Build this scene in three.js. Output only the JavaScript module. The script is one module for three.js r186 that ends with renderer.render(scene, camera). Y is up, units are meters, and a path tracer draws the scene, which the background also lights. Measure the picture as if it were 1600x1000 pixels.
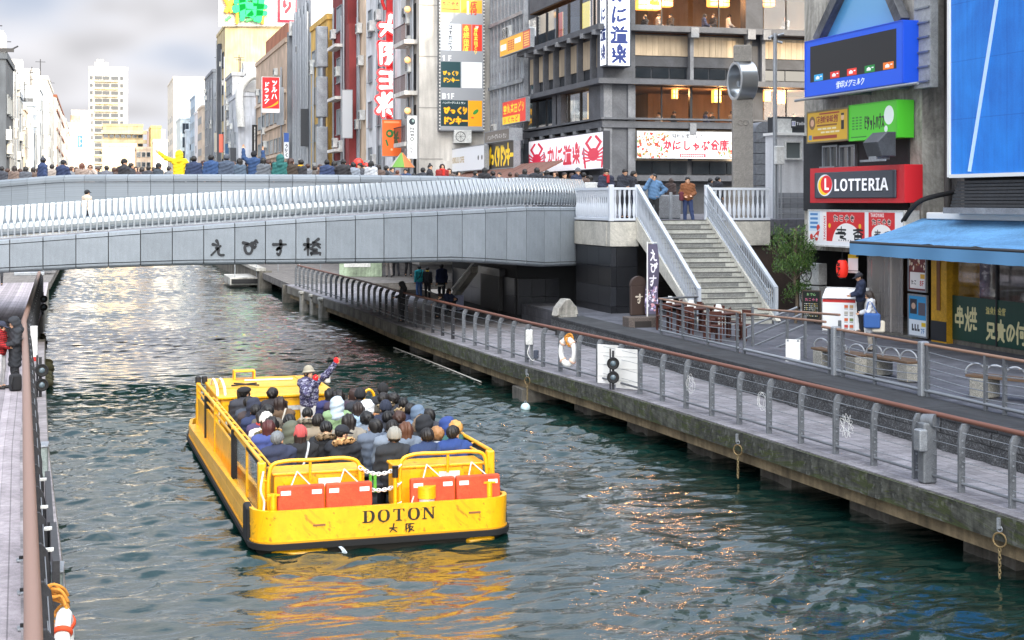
import * as THREE from 'three';
import { mergeGeometries, toCreasedNormals } from 'three/addons/utils/BufferGeometryUtils.js';
import { TextGeometry } from 'three/addons/geometries/TextGeometry.js';
import { FontLoader } from 'three/addons/loaders/FontLoader.js';
import { RoundedBoxGeometry } from 'three/addons/geometries/RoundedBoxGeometry.js';

// ---------------------------------------------------------------- camera, sky, sun, exposure
const scene = new THREE.Scene();
const FOCAL = 2300, EYE = 5.6, HORIZON = 315, YAW = Math.atan(0.283);       // the canal runs along -z
const camera = new THREE.PerspectiveCamera(2 * Math.atan(500 / FOCAL) * 180 / Math.PI, 1.6, 0.3, 2500);
camera.position.set(0, EYE, 0);
camera.rotation.y = -YAW;
camera.setViewOffset(1600, 1000, 0, 500 - HORIZON, 1600, 1000);             // a level camera with its lens shifted
const renderer = new THREE.WebGLRenderer({ antialias: true });
renderer.setSize(1024, 640);
renderer.toneMapping = THREE.LinearToneMapping;
renderer.toneMappingExposure = 1.28;
renderer.shadowMap.enabled = true;

const SUNDIR = new THREE.Vector3(0.42, 0.36, 0.83).normalize();
// seeded noise
function rng(seed) { let s = seed >>> 0; return () => { s = (s + 0x6d2b79f5) >>> 0; let t = Math.imul(s ^ (s >>> 15), 1 | s); t = (t + Math.imul(t ^ (t >>> 7), 61 | t)) ^ t; return ((t ^ (t >>> 14)) >>> 0) / 4294967296; }; }
const hash3 = (x, y, z) => { let h = Math.imul(x, 374761393) ^ Math.imul(y, 668265263) ^ Math.imul(z, 1274126177); h = Math.imul(h ^ (h >>> 13), 1274126177); return ((h ^ (h >>> 16)) >>> 0) / 4294967296; };
function noise3(x, y, z) {
  const ix = Math.floor(x), iy = Math.floor(y), iz = Math.floor(z); let fx = x - ix, fy = y - iy, fz = z - iz;
  fx = fx * fx * (3 - 2 * fx); fy = fy * fy * (3 - 2 * fy); fz = fz * fz * (3 - 2 * fz);
  const L = (a, b, t) => a + (b - a) * t, c = (i, j, k) => hash3(ix + i, iy + j, iz + k);
  return L(L(L(c(0, 0, 0), c(1, 0, 0), fx), L(c(0, 1, 0), c(1, 1, 0), fx), fy), L(L(c(0, 0, 1), c(1, 0, 1), fx), L(c(0, 1, 1), c(1, 1, 1), fx), fy), fz);
}
const fbm = (x, y, z, n = 4) => { let s = 0, a = 0.5, m = 0; for (let i = 0; i < n; i++) { s += a * noise3(x, y, z); m += a; x = x * 2.03 + 7.1; y = y * 2.03 + 3.7; z = z * 2.03 + 1.3; a *= 0.5; } return s / m; };
const clamp = (x, a = 0, b = 1) => Math.min(b, Math.max(a, x)), mix = (a, b, t) => a + (b - a) * t, sstep = (a, b, x) => { const t = clamp((x - a) / (b - a)); return t * t * (3 - 2 * t); };
{ // late afternoon sky: broken grey cloud over pale blue, brighter towards the low sun
  const W = 1024, Hh = 512, d = new Float32Array(W * Hh * 4);
  for (let j = 0; j < Hh; j++) for (let i = 0; i < W; i++) {
    const el = ((j + 0.5) / Hh - 0.5) * Math.PI, az = ((i + 0.5) / W - 0.5) * 2 * Math.PI;
    const y = Math.sin(el), x = Math.cos(az) * Math.cos(el), z = Math.sin(az) * Math.cos(el);
    const k = 1 / (Math.max(y, 0) + 0.16), cx = x * k, cz = z * k;
    const big = fbm(cx * 1.5 + 3.1, 5.2, cz * 1.5 + 1.7, 5), det = fbm(cx * 5 + 9, 2.1, cz * 5, 4);
    const cl = sstep(0.36, 0.62, big * 0.72 + det * 0.28), thick = sstep(0.42, 0.75, big * 0.6 + det * 0.4);
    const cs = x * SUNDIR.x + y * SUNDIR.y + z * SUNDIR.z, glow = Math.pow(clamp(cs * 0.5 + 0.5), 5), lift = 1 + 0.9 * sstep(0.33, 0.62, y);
    const hor = Math.exp(-Math.max(y, 0) * 9);
    const clear = [mix(0.42, 0.80, hor), mix(0.53, 0.80, hor), mix(0.72, 0.84, hor)];
    const lit = mix(1.06, 0.60, thick);
    const c = [mix(clear[0], lit * 0.99, cl), mix(clear[1], lit * 0.98, cl), mix(clear[2], lit * 1.02, cl)];
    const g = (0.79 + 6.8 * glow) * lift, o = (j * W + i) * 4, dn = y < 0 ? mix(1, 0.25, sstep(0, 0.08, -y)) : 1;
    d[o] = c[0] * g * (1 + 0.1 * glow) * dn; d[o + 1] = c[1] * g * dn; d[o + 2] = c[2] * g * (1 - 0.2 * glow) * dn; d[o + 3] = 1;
  }
  const t = new THREE.DataTexture(d, W, Hh, THREE.RGBAFormat, THREE.FloatType);
  t.mapping = THREE.EquirectangularReflectionMapping; t.magFilter = t.minFilter = THREE.LinearFilter; t.wrapS = THREE.RepeatWrapping; t.needsUpdate = true;
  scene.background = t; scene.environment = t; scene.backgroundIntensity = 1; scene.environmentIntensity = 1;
}
const sun = new THREE.DirectionalLight(0xffe2b8, 3.1);
sun.name = 'sun_light';
sun.position.copy(SUNDIR).multiplyScalar(400).add(new THREE.Vector3(5, 0, -120)); sun.target.position.set(5, 0, -120);
sun.shadow.camera.left = sun.shadow.camera.bottom = -250; sun.shadow.camera.right = sun.shadow.camera.top = 250; sun.shadow.camera.far = 1200; sun.shadow.mapSize.set(4096, 4096);
sun.shadow.radius = 2;
scene.add(sun, sun.target);

// ---------------------------------------------------------------- measuring: where the line of sight through a point of the photograph meets a plane
const SN = Math.sin(YAW), CS = Math.cos(YAW);
const sight = (px, py) => { const u = (px - 800) / FOCAL; return [SN + CS * u, (HORIZON - py) / FOCAL, -CS + SN * u]; };
const atT = (px, py, t) => { const d = sight(px, py); return new THREE.Vector3(d[0] * t, EYE + d[1] * t, d[2] * t); };
const atY = (px, py, h) => atT(px, py, (h - EYE) / sight(px, py)[1]);
const atX = (px, py, x) => atT(px, py, x / sight(px, py)[0]);
const atZ = (px, py, z) => atT(px, py, z / sight(px, py)[2]);

// ---------------------------------------------------------------- building blocks
const V = (x, y, z) => new THREE.Vector3(x, y, z);
const PI = Math.PI;
const used = new Map();
function numbered(name) { const n = used.get(name) || 0; used.set(name, n + 1); return n ? name + '_' + String(n).padStart(3, '0') : name; }
function tag(o, label, category, group) { o.userData.label = label; o.userData.category = category; if (group) o.userData.group = group; return o; }
function thing(name, label, category, pos = [0, 0, 0], ry = 0, group) {
  const o = new THREE.Group(); o.name = numbered(name); scene.add(o);
  if (pos.isVector3) o.position.copy(pos); else o.position.set(...pos);
  o.rotation.y = ry; return tag(o, label, category, group);
}
function prep(g) {
  let q = g.index ? g.toNonIndexed() : g;
  for (const k of Object.keys(q.attributes)) if (!['position', 'normal', 'uv'].includes(k)) q.deleteAttribute(k);
  if (!q.attributes.normal) q.computeVertexNormals();
  if (!q.attributes.uv) q.setAttribute('uv', new THREE.BufferAttribute(new Float32Array(q.attributes.position.count * 2), 2));
  q.morphAttributes = {}; return q;
}
const mg = (a) => { a = a.flat(9).filter(Boolean); return a.length === 1 ? a[0] : mergeGeometries(a.map(prep), false); };
function part(name, geo, mat, parent, label) {
  const m = new THREE.Mesh(Array.isArray(geo) ? mg(geo) : geo, mat); m.name = name; parent.add(m); if (label) m.userData.label = label; return m;
}
function struct(name, geo, mat, label) { const m = part(numbered(name), geo, mat, scene, label); m.userData.kind = 'structure'; return m; }
function boxUV(g) { // uv in metres from the way each face points
  const p = g.attributes.position, n = g.attributes.normal, uv = new Float32Array(p.count * 2);
  for (let i = 0; i < p.count; i++) {
    const ax = Math.abs(n.getX(i)), ay = Math.abs(n.getY(i)), az = Math.abs(n.getZ(i));
    if (ay > ax && ay > az) { uv[2 * i] = p.getX(i); uv[2 * i + 1] = p.getZ(i); } else if (ax > az) { uv[2 * i] = p.getZ(i); uv[2 * i + 1] = p.getY(i); } else { uv[2 * i] = p.getX(i); uv[2 * i + 1] = p.getY(i); }
  }
  g.setAttribute('uv', new THREE.BufferAttribute(uv, 2)); return g;
}
function bx(w, h, d, x = 0, y = 0, z = 0, ry = 0) { const g = new THREE.BoxGeometry(w, h, d); if (ry) g.rotateY(ry); g.translate(x, y, z); return boxUV(g); }
function b0(x0, x1, y0, y1, z0, z1) { return bx(Math.abs(x1 - x0), Math.abs(y1 - y0), Math.abs(z1 - z0), (x0 + x1) / 2, (y0 + y1) / 2, (z0 + z1) / 2); }
function rb(w, h, d, r, x = 0, y = 0, z = 0, ry = 0) { let g = new RoundedBoxGeometry(w, h, d, 1, Math.min(r, w / 2.01, h / 2.01, d / 2.01)); if (ry) g.rotateY(ry); g.translate(x, y, z); return boxUV(g); }
function cy(r0, r1, h, x = 0, y = 0, z = 0, seg = 12) { const g = new THREE.CylinderGeometry(r0, r1, h, seg); g.translate(x, y, z); return g; }
function rod(a, b, r, seg = 6, r2) { const d = b.clone().sub(a), g = new THREE.CylinderGeometry(r2 ?? r, r, d.length(), seg); g.applyQuaternion(new THREE.Quaternion().setFromUnitVectors(V(0, 1, 0), d.clone().normalize())); const m = a.clone().add(b).multiplyScalar(0.5); g.translate(m.x, m.y, m.z); return g; }
function bar(a, b, w, h) { // a rectangular bar whose h side stays upright
  const d = b.clone().sub(a), L = d.length(), g = new THREE.BoxGeometry(w, h, L); boxUV(g);
  const o = new THREE.Object3D(); o.position.copy(a).add(b).multiplyScalar(0.5); o.lookAt(b); o.updateMatrix(); g.applyMatrix4(o.matrix); return g;
}
function tube(pts, r, n = 24, seg = 6, closed = false) { return new THREE.TubeGeometry(new THREE.CatmullRomCurve3(pts, closed, 'centripetal'), n, r, seg, closed); }
function poly(pts, r, seg = 6) { const a = []; for (let i = 0; i + 1 < pts.length; i++) a.push(rod(pts[i], pts[i + 1], r, seg)); return mg(a); }
function quad(a, b, c, d) { // a b c d counter-clockwise seen from the front
  const g = new THREE.BufferGeometry(); g.setAttribute('position', new THREE.BufferAttribute(new Float32Array([a, b, c, a, c, d].flatMap((v) => [v.x, v.y, v.z])), 3));
  g.setAttribute('uv', new THREE.BufferAttribute(new Float32Array([0, 0, 1, 0, 1, 1, 0, 0, 1, 1, 0, 1]), 2)); g.computeVertexNormals(); return g;
}
function extr(pts, depth, bevel = 0) { const s = new THREE.Shape(pts.map((p) => new THREE.Vector2(p[0], p[1]))); return new THREE.ExtrudeGeometry(s, { depth, bevelEnabled: bevel > 0, bevelSize: bevel, bevelThickness: bevel, bevelSegments: 1, steps: 1 }); }
// a strip swept along a path in plan: profile points (outward offset, height) at each station
function sweep(stations, profile, closedProfile = true) {
  const pos = [], uv = [], n = profile.length, at = (s, k) => { const pr = typeof profile[k] === 'function' ? profile[k](s) : profile[k]; return V(s.p.x + s.n.x * pr[0], s.y + pr[1], s.p.z + s.n.z * pr[0]); };
  let L = 0;
  for (let i = 0; i + 1 < stations.length; i++) {
    const s = stations[i], e = stations[i + 1], dl = s.p.distanceTo(e.p); let c = 0;
    for (let k = 0; k < (closedProfile ? n : n - 1); k++) {
      const k2 = (k + 1) % n, A = at(s, k), Bq = at(e, k), C = at(e, k2), D = at(s, k2), w = A.distanceTo(D);
      for (const [v, u] of [[A, [L, c]], [Bq, [L + dl, c]], [C, [L + dl, c + w]], [A, [L, c]], [C, [L + dl, c + w]], [D, [L, c + w]]]) { pos.push(v.x, v.y, v.z); uv.push(...u); }
      c += w;
    }
    L += dl;
  }
  if (closedProfile) for (const s of [stations[0], stations[stations.length - 1]]) { // end caps
    const f = s === stations[0];
    for (let k = 1; k + 1 < n; k++) for (const q of f ? [0, k, k + 1] : [0, k + 1, k]) { const v = at(s, q); pos.push(v.x, v.y, v.z); uv.push(v.x, v.y); }
  }
  const g = new THREE.BufferGeometry(); g.setAttribute('position', new THREE.BufferAttribute(new Float32Array(pos), 3)); g.setAttribute('uv', new THREE.BufferAttribute(new Float32Array(uv), 2));
  g.computeVertexNormals(); return g;
}
// ---------------------------------------------------------------- materials
const S = (hex) => new THREE.Color(hex);
const mcache = new Map();
function mat(hex, rough = 0.7, metal = 0, extra) {
  const key = hex + '|' + rough + '|' + metal; if (!extra && mcache.has(key)) return mcache.get(key);
  const m = new THREE.MeshStandardMaterial({ color: S(hex), roughness: rough, metalness: metal, ...extra }); if (!extra) mcache.set(key, m); return m;
}
function tex(w, h, fn, rx = 1, ry = rx, srgb = true) { // fn(u, v) in 0..1 -> [r, g, b] 0..255, tiles by itself
  const d = new Uint8Array(w * h * 4);
  for (let j = 0; j < h; j++) for (let i = 0; i < w; i++) { const c = fn(i / w, j / h, i, j), o = (j * w + i) * 4; d[o] = clamp(c[0], 0, 255); d[o + 1] = clamp(c[1], 0, 255); d[o + 2] = clamp(c[2], 0, 255); d[o + 3] = 255; }
  const t = new THREE.DataTexture(d, w, h); t.wrapS = t.wrapT = THREE.RepeatWrapping; t.magFilter = THREE.LinearFilter; t.minFilter = THREE.LinearMipmapLinearFilter; t.generateMipmaps = true;
  if (srgb) t.colorSpace = THREE.SRGBColorSpace; t.repeat.set(rx, ry); t.needsUpdate = true; return t;
}
const tn = (u, v, f, s = 0) => { // tiling noise
  const a = 2 * PI * u, b = 2 * PI * v; return fbm(Math.cos(a) * f / 6.28 + s, Math.sin(a) * f / 6.28 + Math.cos(b) * f / 6.28 + 31, Math.sin(b) * f / 6.28 + s * 1.7, 4); };
const grainTex = tex(256, 256, (u, v, i, j) => { const n = tn(u, v, 6, 2) * 0.6 + tn(u, v, 40, 9) * 0.4, s = hash3(i, j, 3); const k = 205 + (n - 0.5) * 110 + (s - 0.5) * 40; return [k, k, k]; }, 0.4);
const stainTex = tex(512, 512, (u, v, i, j) => { // streaked, patchy weathered concrete
  const st = tn(u, v * 0.12 + 0.3, 46, 4), n = tn(u, v, 7, 5), f = tn(u, v, 60, 1), s = hash3(i, j, 7); const k = 210 + (n - 0.5) * 120 + (st - 0.5) * 90 + (f - 0.5) * 60 + (s - 0.5) * 26; return [k, k * 0.99, k * 0.965]; }, 0.2);
const speckTex = tex(256, 256, (u, v, i, j) => { const s = hash3(i >> 1, j >> 1, 5), s2 = hash3(i, j, 6), n = tn(u, v, 9, 3); const k = 190 + (s - 0.5) * 110 + (s2 - 0.5) * 50 + (n - 0.5) * 40; return [k, k, k * 1.01]; }, 1.2);
const bright = (c) => { c.multiplyScalar(Math.min(1.35, 0.98 / Math.max(c.r, c.g, c.b))); return c; }; // the grain maps average about 0.7
const tmat = (hex, map, rough = 0.8, extra = {}) => new THREE.MeshStandardMaterial({ color: bright(S(hex)), map, roughness: rough, bumpMap: map, bumpScale: 0.004, ...extra });
const M = {
  steel: mat('#8d949a', 0.42, 0.75), galv: tmat('#a6abb0', grainTex, 0.5, { metalness: 0.55 }), post: tmat('#777b7f', grainTex, 0.5, { metalness: 0.3 }), postDark: tmat('#3a3b3e', grainTex, 0.5, { metalness: 0.3 }),
  black: mat('#141416', 0.6), rubber: mat('#1a1a1b', 0.8), white: mat('#e6e6e2', 0.5), offwhite: tmat('#d9dad6', grainTex, 0.7), rope: mat('#dcd8cc', 0.95), orangeRope: mat('#c98a3a', 0.95),
  concrete: tmat('#a9a8a4', stainTex, 0.9), concreteDark: tmat('#6c6963', stainTex, 0.92), wood: mat('#70483a', 0.55), glass: new THREE.MeshPhysicalMaterial({ color: 0xffffff, roughness: 0.03, transmission: 1, thickness: 0, ior: 1.5, transparent: false }),
  darkGlass: new THREE.MeshPhysicalMaterial({ color: S('#1c2228'), roughness: 0.06, metalness: 0, clearcoat: 1, clearcoatRoughness: 0.03 }),
  skyGlass: new THREE.MeshPhysicalMaterial({ color: S('#39424a'), roughness: 0.08, metalness: 0.3, clearcoat: 1, clearcoatRoughness: 0.03 }),
};
// ---------------------------------------------------------------- brush lettering: strokes on a ten by ten grid
const GLYPHS = {
  'え': '~41 53/23 64 19/~45 56 58 69 89', 'び': '~12 43 24 26 38 58 65 53 62 75 84/72 83/81 92', 'す': '13 83/~51 55 45 36 45 56 57 49 38', 'か': '~13 63 66 58 47/~41 36 18/~72 84 86', 'に': '~21 16 19 27/~43 63 82/~46 48 87', 'し': '~31 36 38 59 87',
  'ゃ': '~25 65 75 77 67/~43 44 54/~35 58 49', 'ぶ': '~32 52/~43 46 58 49 38/~25 17/~66 78/72 83/81 92', 'た': '~13 63/~31 29/~54 84/~56 68 88', 'こ': '~22 72 63/~26 38 78', 'や': '~15 74 85 76 66/~51 52 62/~32 49', 'き': '~23 73/~25 75/~41 66/~36 38 69',
  'お': '~13 63/~31 38 17 46 65 77 58/~73 84', 'で': '~12 82 45 47 69/75 86/83 94', 'ん': '~41 18 36 46 48 68 85', 'ど': '~31 54/~73 35 27 49 78/71 82/80 91', 'り': '~21 25 34/~62 65 39', 'っ': '~25 65 76 68 48', 'く': '~71 35 79', 'の': '~53 38 28 15 32 62 84 76 58', 'は': '~21 16 28/~43 83/~61 67 48 47 88', 'う': '~41 62/~24 63 75 49',
  'ツ': '22 34/42 54/~82 75 39', 'ル': '~31 35 18/51 58 85', 'ハ': '~32 18/~62 88', 'ド': '31 39/35 76/62 73/81 92', 'ラ': '22 72/14 84 77 39', 'ッ': '24 36/44 56/~74 67 49', 'グ': '~31 14/22 72 65 29/72 83/81 92', 'ン': '12 34/~83 67 19', 'キ': '13 83/16 86/40 59', 'ー': '15 95', 'バ': '~32 18/~62 88/72 83/81 92', 'レ': '30 38 84', 'ス': '22 72 46 18/56 88', 'ト': '31 39/35 76', 'ピ': '31 38 78/34 74/71 82', 'タ': '~31 15/22 72 65 29/34 57', 'ウ': '50 52/14 12 82 75 39', 'メ': '~71 56 19/33 78', 'ミ': '22 73/25 76/28 79', 'ク': '~31 14/22 72 65 29', 'フ': '12 82 75 39', 'ェ': '24 74/54 58/18 88', 'ア': '12 82 55/~54 46 29',
  '大': '14 84/~50 44 18/~45 88', '阪': '11 19/11 41 33 44 35 16/51 91/51 48 39/54 84 49/56 98', '王': '12 82/15 75/18 88/52 58', '将': '20 29/02 14/07 15/~50 34/41 81 54/35 95/70 79 69/47 58', '道': '31 42/71 62/33 93/45 85 88 48 45/46 86/47 87/11 22/04 24 27 09 39 99', '楽': '50 41/41 61 64 44 41/42 62/12 24/14 26/82 74/84 76/16 86/54 59/~56 19/~56 89',
  '会': '~50 14/~50 94/34 64/25 75/~45 28 68/65 79', '席': '50 51/11 91/11 15 09/23 93/35 75/42 45/62 65/37 39/37 77 79/56 59', '特': '~10 04/13 33/20 29/06 35/42 82/60 65/35 95/37 97/80 79 69/47 58', '別': '11 41 44 14 11/25 23 09/26 46 48/62 66/80 89 79', '橋': '03 43/20 29/24 06/24 46/~80 52/52 93/63 45/73 95/56 76 77 57 56/48 98 99/48 49', '豊': '31 36/61 66/12 82 85 15 12/13 83/16 86/26 76/37 67/19 89',
  '後': '~20 04/~23 07/15 19/~61 43 63/~74 45 76/~57 39/46 76 39/57 99', '高': '50 51/12 92/33 63 64 34 33/16 86 89/16 19/37 67 68 38 37', '田': '12 82 89 19 12/15 85/52 59', '雪': '11 81/04 03 93 84/51 55/23 33/24 34/63 73/64 74/26 76 79 29/27 77', '印': '~31 12 18/12 12/14 44/17 47/51 91 97 77/51 59', '店': '50 51/11 91/11 15 09/53 57/54 84/36 76 79 39 36', '舗': '~20 03/~20 43/13 33/05 45/24 26/06 36 39 09 06/52 92/53 93 99/53 59/55 95/57 97/71 79/80 91', '情': '20 29/03 14/33 24/41 91/43 93/45 95/71 75/56 86 89/56 59/57 87/58 88', '報': '12 42/20 24/04 44/15 16/35 36/07 47/26 29/51 81 84/51 59/54 84 59/56 99', '館': '~20 04/~20 43/13 33/14 34 37 14/17 19 39/60 61/42 41 91 92/53 83 85 53/53 59/56 86 89 59',
  '串': '31 71 73 33 31/14 84 87 17 14/50 59', '焼': '20 24 09/03 14/43 34/24 39/42 92/60 64/80 84/45 95/57 49/77 78 98', '兄': '22 82 85 25 22/45 47 19/65 68 98', '貴': '22 72 73 23 22/50 54/14 94/35 75 78 35/36 76/37 77/38 19/68 89', '壱': '50 54/12 92/24 84/15 05 95 86/47 77/47 48 99', '番': '~71 22/12 92/51 55/~53 15/~53 95/26 86 89 29 26/27 87/56 59', '何': '~20 05/13 19/32 92/80 89 69/44 64 66 46 44',
};
function strokes(ch) {
  return (GLYPHS[ch] || '').split('/').filter(Boolean).map((s) => {
    const sm = s[0] === '~', pts = s.replace('~', '').trim().split(' ').map((p) => [(+p[0] + 0.5) / 10, (+p[1] + 0.5) / 10]);
    if (!sm || pts.length < 3) return pts;
    const c = new THREE.CatmullRomCurve3(pts.map((p) => V(p[0], p[1], 0)), false, 'centripetal'); return c.getPoints(pts.length * 4).map((v) => [v.x, v.y]);
  });
}
function writeJP(ctx, text, x, y, size, color, { vertical = false, lw = 0.13, squeeze = 1, outline, ow = 0.3, step = 1.02, slant = 0, fit } = {}) {
  if (fit) squeeze = fit / (text.length * size * step); // x, y: the top left corner
  const draw = (c, w) => {
    ctx.strokeStyle = c; ctx.lineWidth = w * size; ctx.lineCap = 'round'; ctx.lineJoin = 'round'; let q = 0;
    for (const ch of text) {
      const ox = vertical ? x : x + q * size * step * squeeze, oy = vertical ? y + q * size * step : y;
      if (/[A-Za-z0-9]/.test(ch)) { ctx.fillStyle = c; ctx.font = 'bold ' + size * 0.95 + 'px sans-serif'; ctx.fillText(ch, ox, oy + size * 0.85); } else for (const s of strokes(ch)) { ctx.beginPath(); s.forEach((p, i) => { const X = ox + (p[0] + slant * (1 - p[1])) * size * squeeze, Y = oy + p[1] * size; i ? ctx.lineTo(X, Y) : ctx.moveTo(X, Y); }); ctx.stroke(); }
      q++;
    }
  };
  if (outline) draw(outline, ow); draw(color, lw);
}
// one character as a raised brush stroke solid, size in metres, lying in the xy plane round its centre
function glyphGeo(ch, size, width = 0.1, depth = 0.012) {
  const out = [];
  for (const s of strokes(ch)) {
    const P = s.map((p) => new THREE.Vector2((p[0] - 0.5) * size, (0.5 - p[1]) * size)), L = [], R = [], n = P.length;
    P.forEach((p, i) => { const a = P[Math.max(0, i - 1)], b = P[Math.min(n - 1, i + 1)], d = b.clone().sub(a).normalize(), w = width * size * (0.62 - 0.26 * i / Math.max(1, n - 1)); L.push([p.x - d.y * w, p.y + d.x * w]); R.push([p.x + d.y * w, p.y - d.x * w]); });
    for (let i = 0; i + 1 < n; i++) { const g = extr([L[i], R[i], R[i + 1], L[i + 1]].reverse(), depth); out.push(g); }
    for (const [i, k] of [[0, 0.66], [n - 1, 0.38]]) out.push((() => { const c = new THREE.CylinderGeometry(width * size * k, width * size * k, depth * 0.92, 8); c.rotateX(PI / 2); c.translate(P[i].x, P[i].y, depth * 0.46); return c; })());
    for (let i = 1; i + 1 < n; i++) { const c = new THREE.CylinderGeometry(width * size * 0.5, width * size * 0.5, depth * 0.9, 8); c.rotateX(PI / 2); c.translate(P[i].x, P[i].y, depth * 0.45); out.push(c); }
  }
  return mg(out);
}
function canvasTex(w, h, draw) {
  const c = document.createElement('canvas'); c.width = w; c.height = h; const x = c.getContext('2d'); draw(x, w, h);
  const t = new THREE.CanvasTexture(c); t.colorSpace = THREE.SRGBColorSpace; t.anisotropy = 8; return t;
}
function panelMat(w, h, draw, glow = 0, rough = 0.45) {
  const t = canvasTex(w, h, draw), m = new THREE.MeshStandardMaterial({ map: t, roughness: rough });
  if (glow) { m.emissive = S('#ffffff'); m.emissiveMap = t; m.emissiveIntensity = glow; } return m;
}
// a sign box: housing, trim and a printed face; local +z is its front
function signBox(name, label, w, h, d, faceMat, frameMat, pos, ry, { trim = 0.04, back = false } = {}) {
  const t = thing(name, label, 'sign', pos, ry);
  part('housing', rb(w, h, d, 0.02, 0, 0, -d / 2 - 0.004), frameMat, t);
  const f = new THREE.PlaneGeometry(w - trim * 2, h - trim * 2); part('sign_face', f, faceMat, t).position.z = 0.003;
  if (trim > 0) part('trim', [b0(-w / 2, w / 2, h / 2 - trim, h / 2, -0.01, 0.018), b0(-w / 2, w / 2, -h / 2, -h / 2 + trim, -0.01, 0.018), b0(-w / 2, -w / 2 + trim, -h / 2 + trim, h / 2 - trim, -0.01, 0.018), b0(w / 2 - trim, w / 2, -h / 2 + trim, h / 2 - trim, -0.01, 0.018)], frameMat, t);
  return t;
}
// centre and size of an upright board measured in the photograph, on a plane x = c (facing the canal) or z = c (facing us)
function boardX(c, pxl, pxr, pyt, pyb) { const m = (pxl + pxr) / 2, a = atX(pxl, 0, c), b = atX(pxr, 0, c), T = atX(m, pyt, c), Bm = atX(m, pyb, c); return { pos: V(c, (T.y + Bm.y) / 2, (a.z + b.z) / 2), w: Math.abs(a.z - b.z), h: T.y - Bm.y, ry: -PI / 2 }; }
function boardZ(c, pxl, pxr, pyt, pyb) { const m = (pxl + pxr) / 2, a = atZ(pxl, 0, c), b = atZ(pxr, 0, c), T = atZ(m, pyt, c), Bm = atZ(m, pyb, c); return { pos: V((a.x + b.x) / 2, (T.y + Bm.y) / 2, c), w: Math.abs(a.x - b.x), h: T.y - Bm.y, ry: 0 }; }
function sign(name, label, bd, draw, { frame = M.galv, d = 0.25, glow = 0, trim = 0.05, res = 512, rough } = {}) {
  const W = Math.min(res, Math.round(res * Math.min(1, bd.w / bd.h))), H2 = Math.min(res, Math.round(res * Math.min(1, bd.h / bd.w)));
  return signBox(name, label, bd.w, bd.h, d, panelMat(W, H2, draw, glow, rough), frame, bd.pos, bd.ry, { trim });
}
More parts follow.
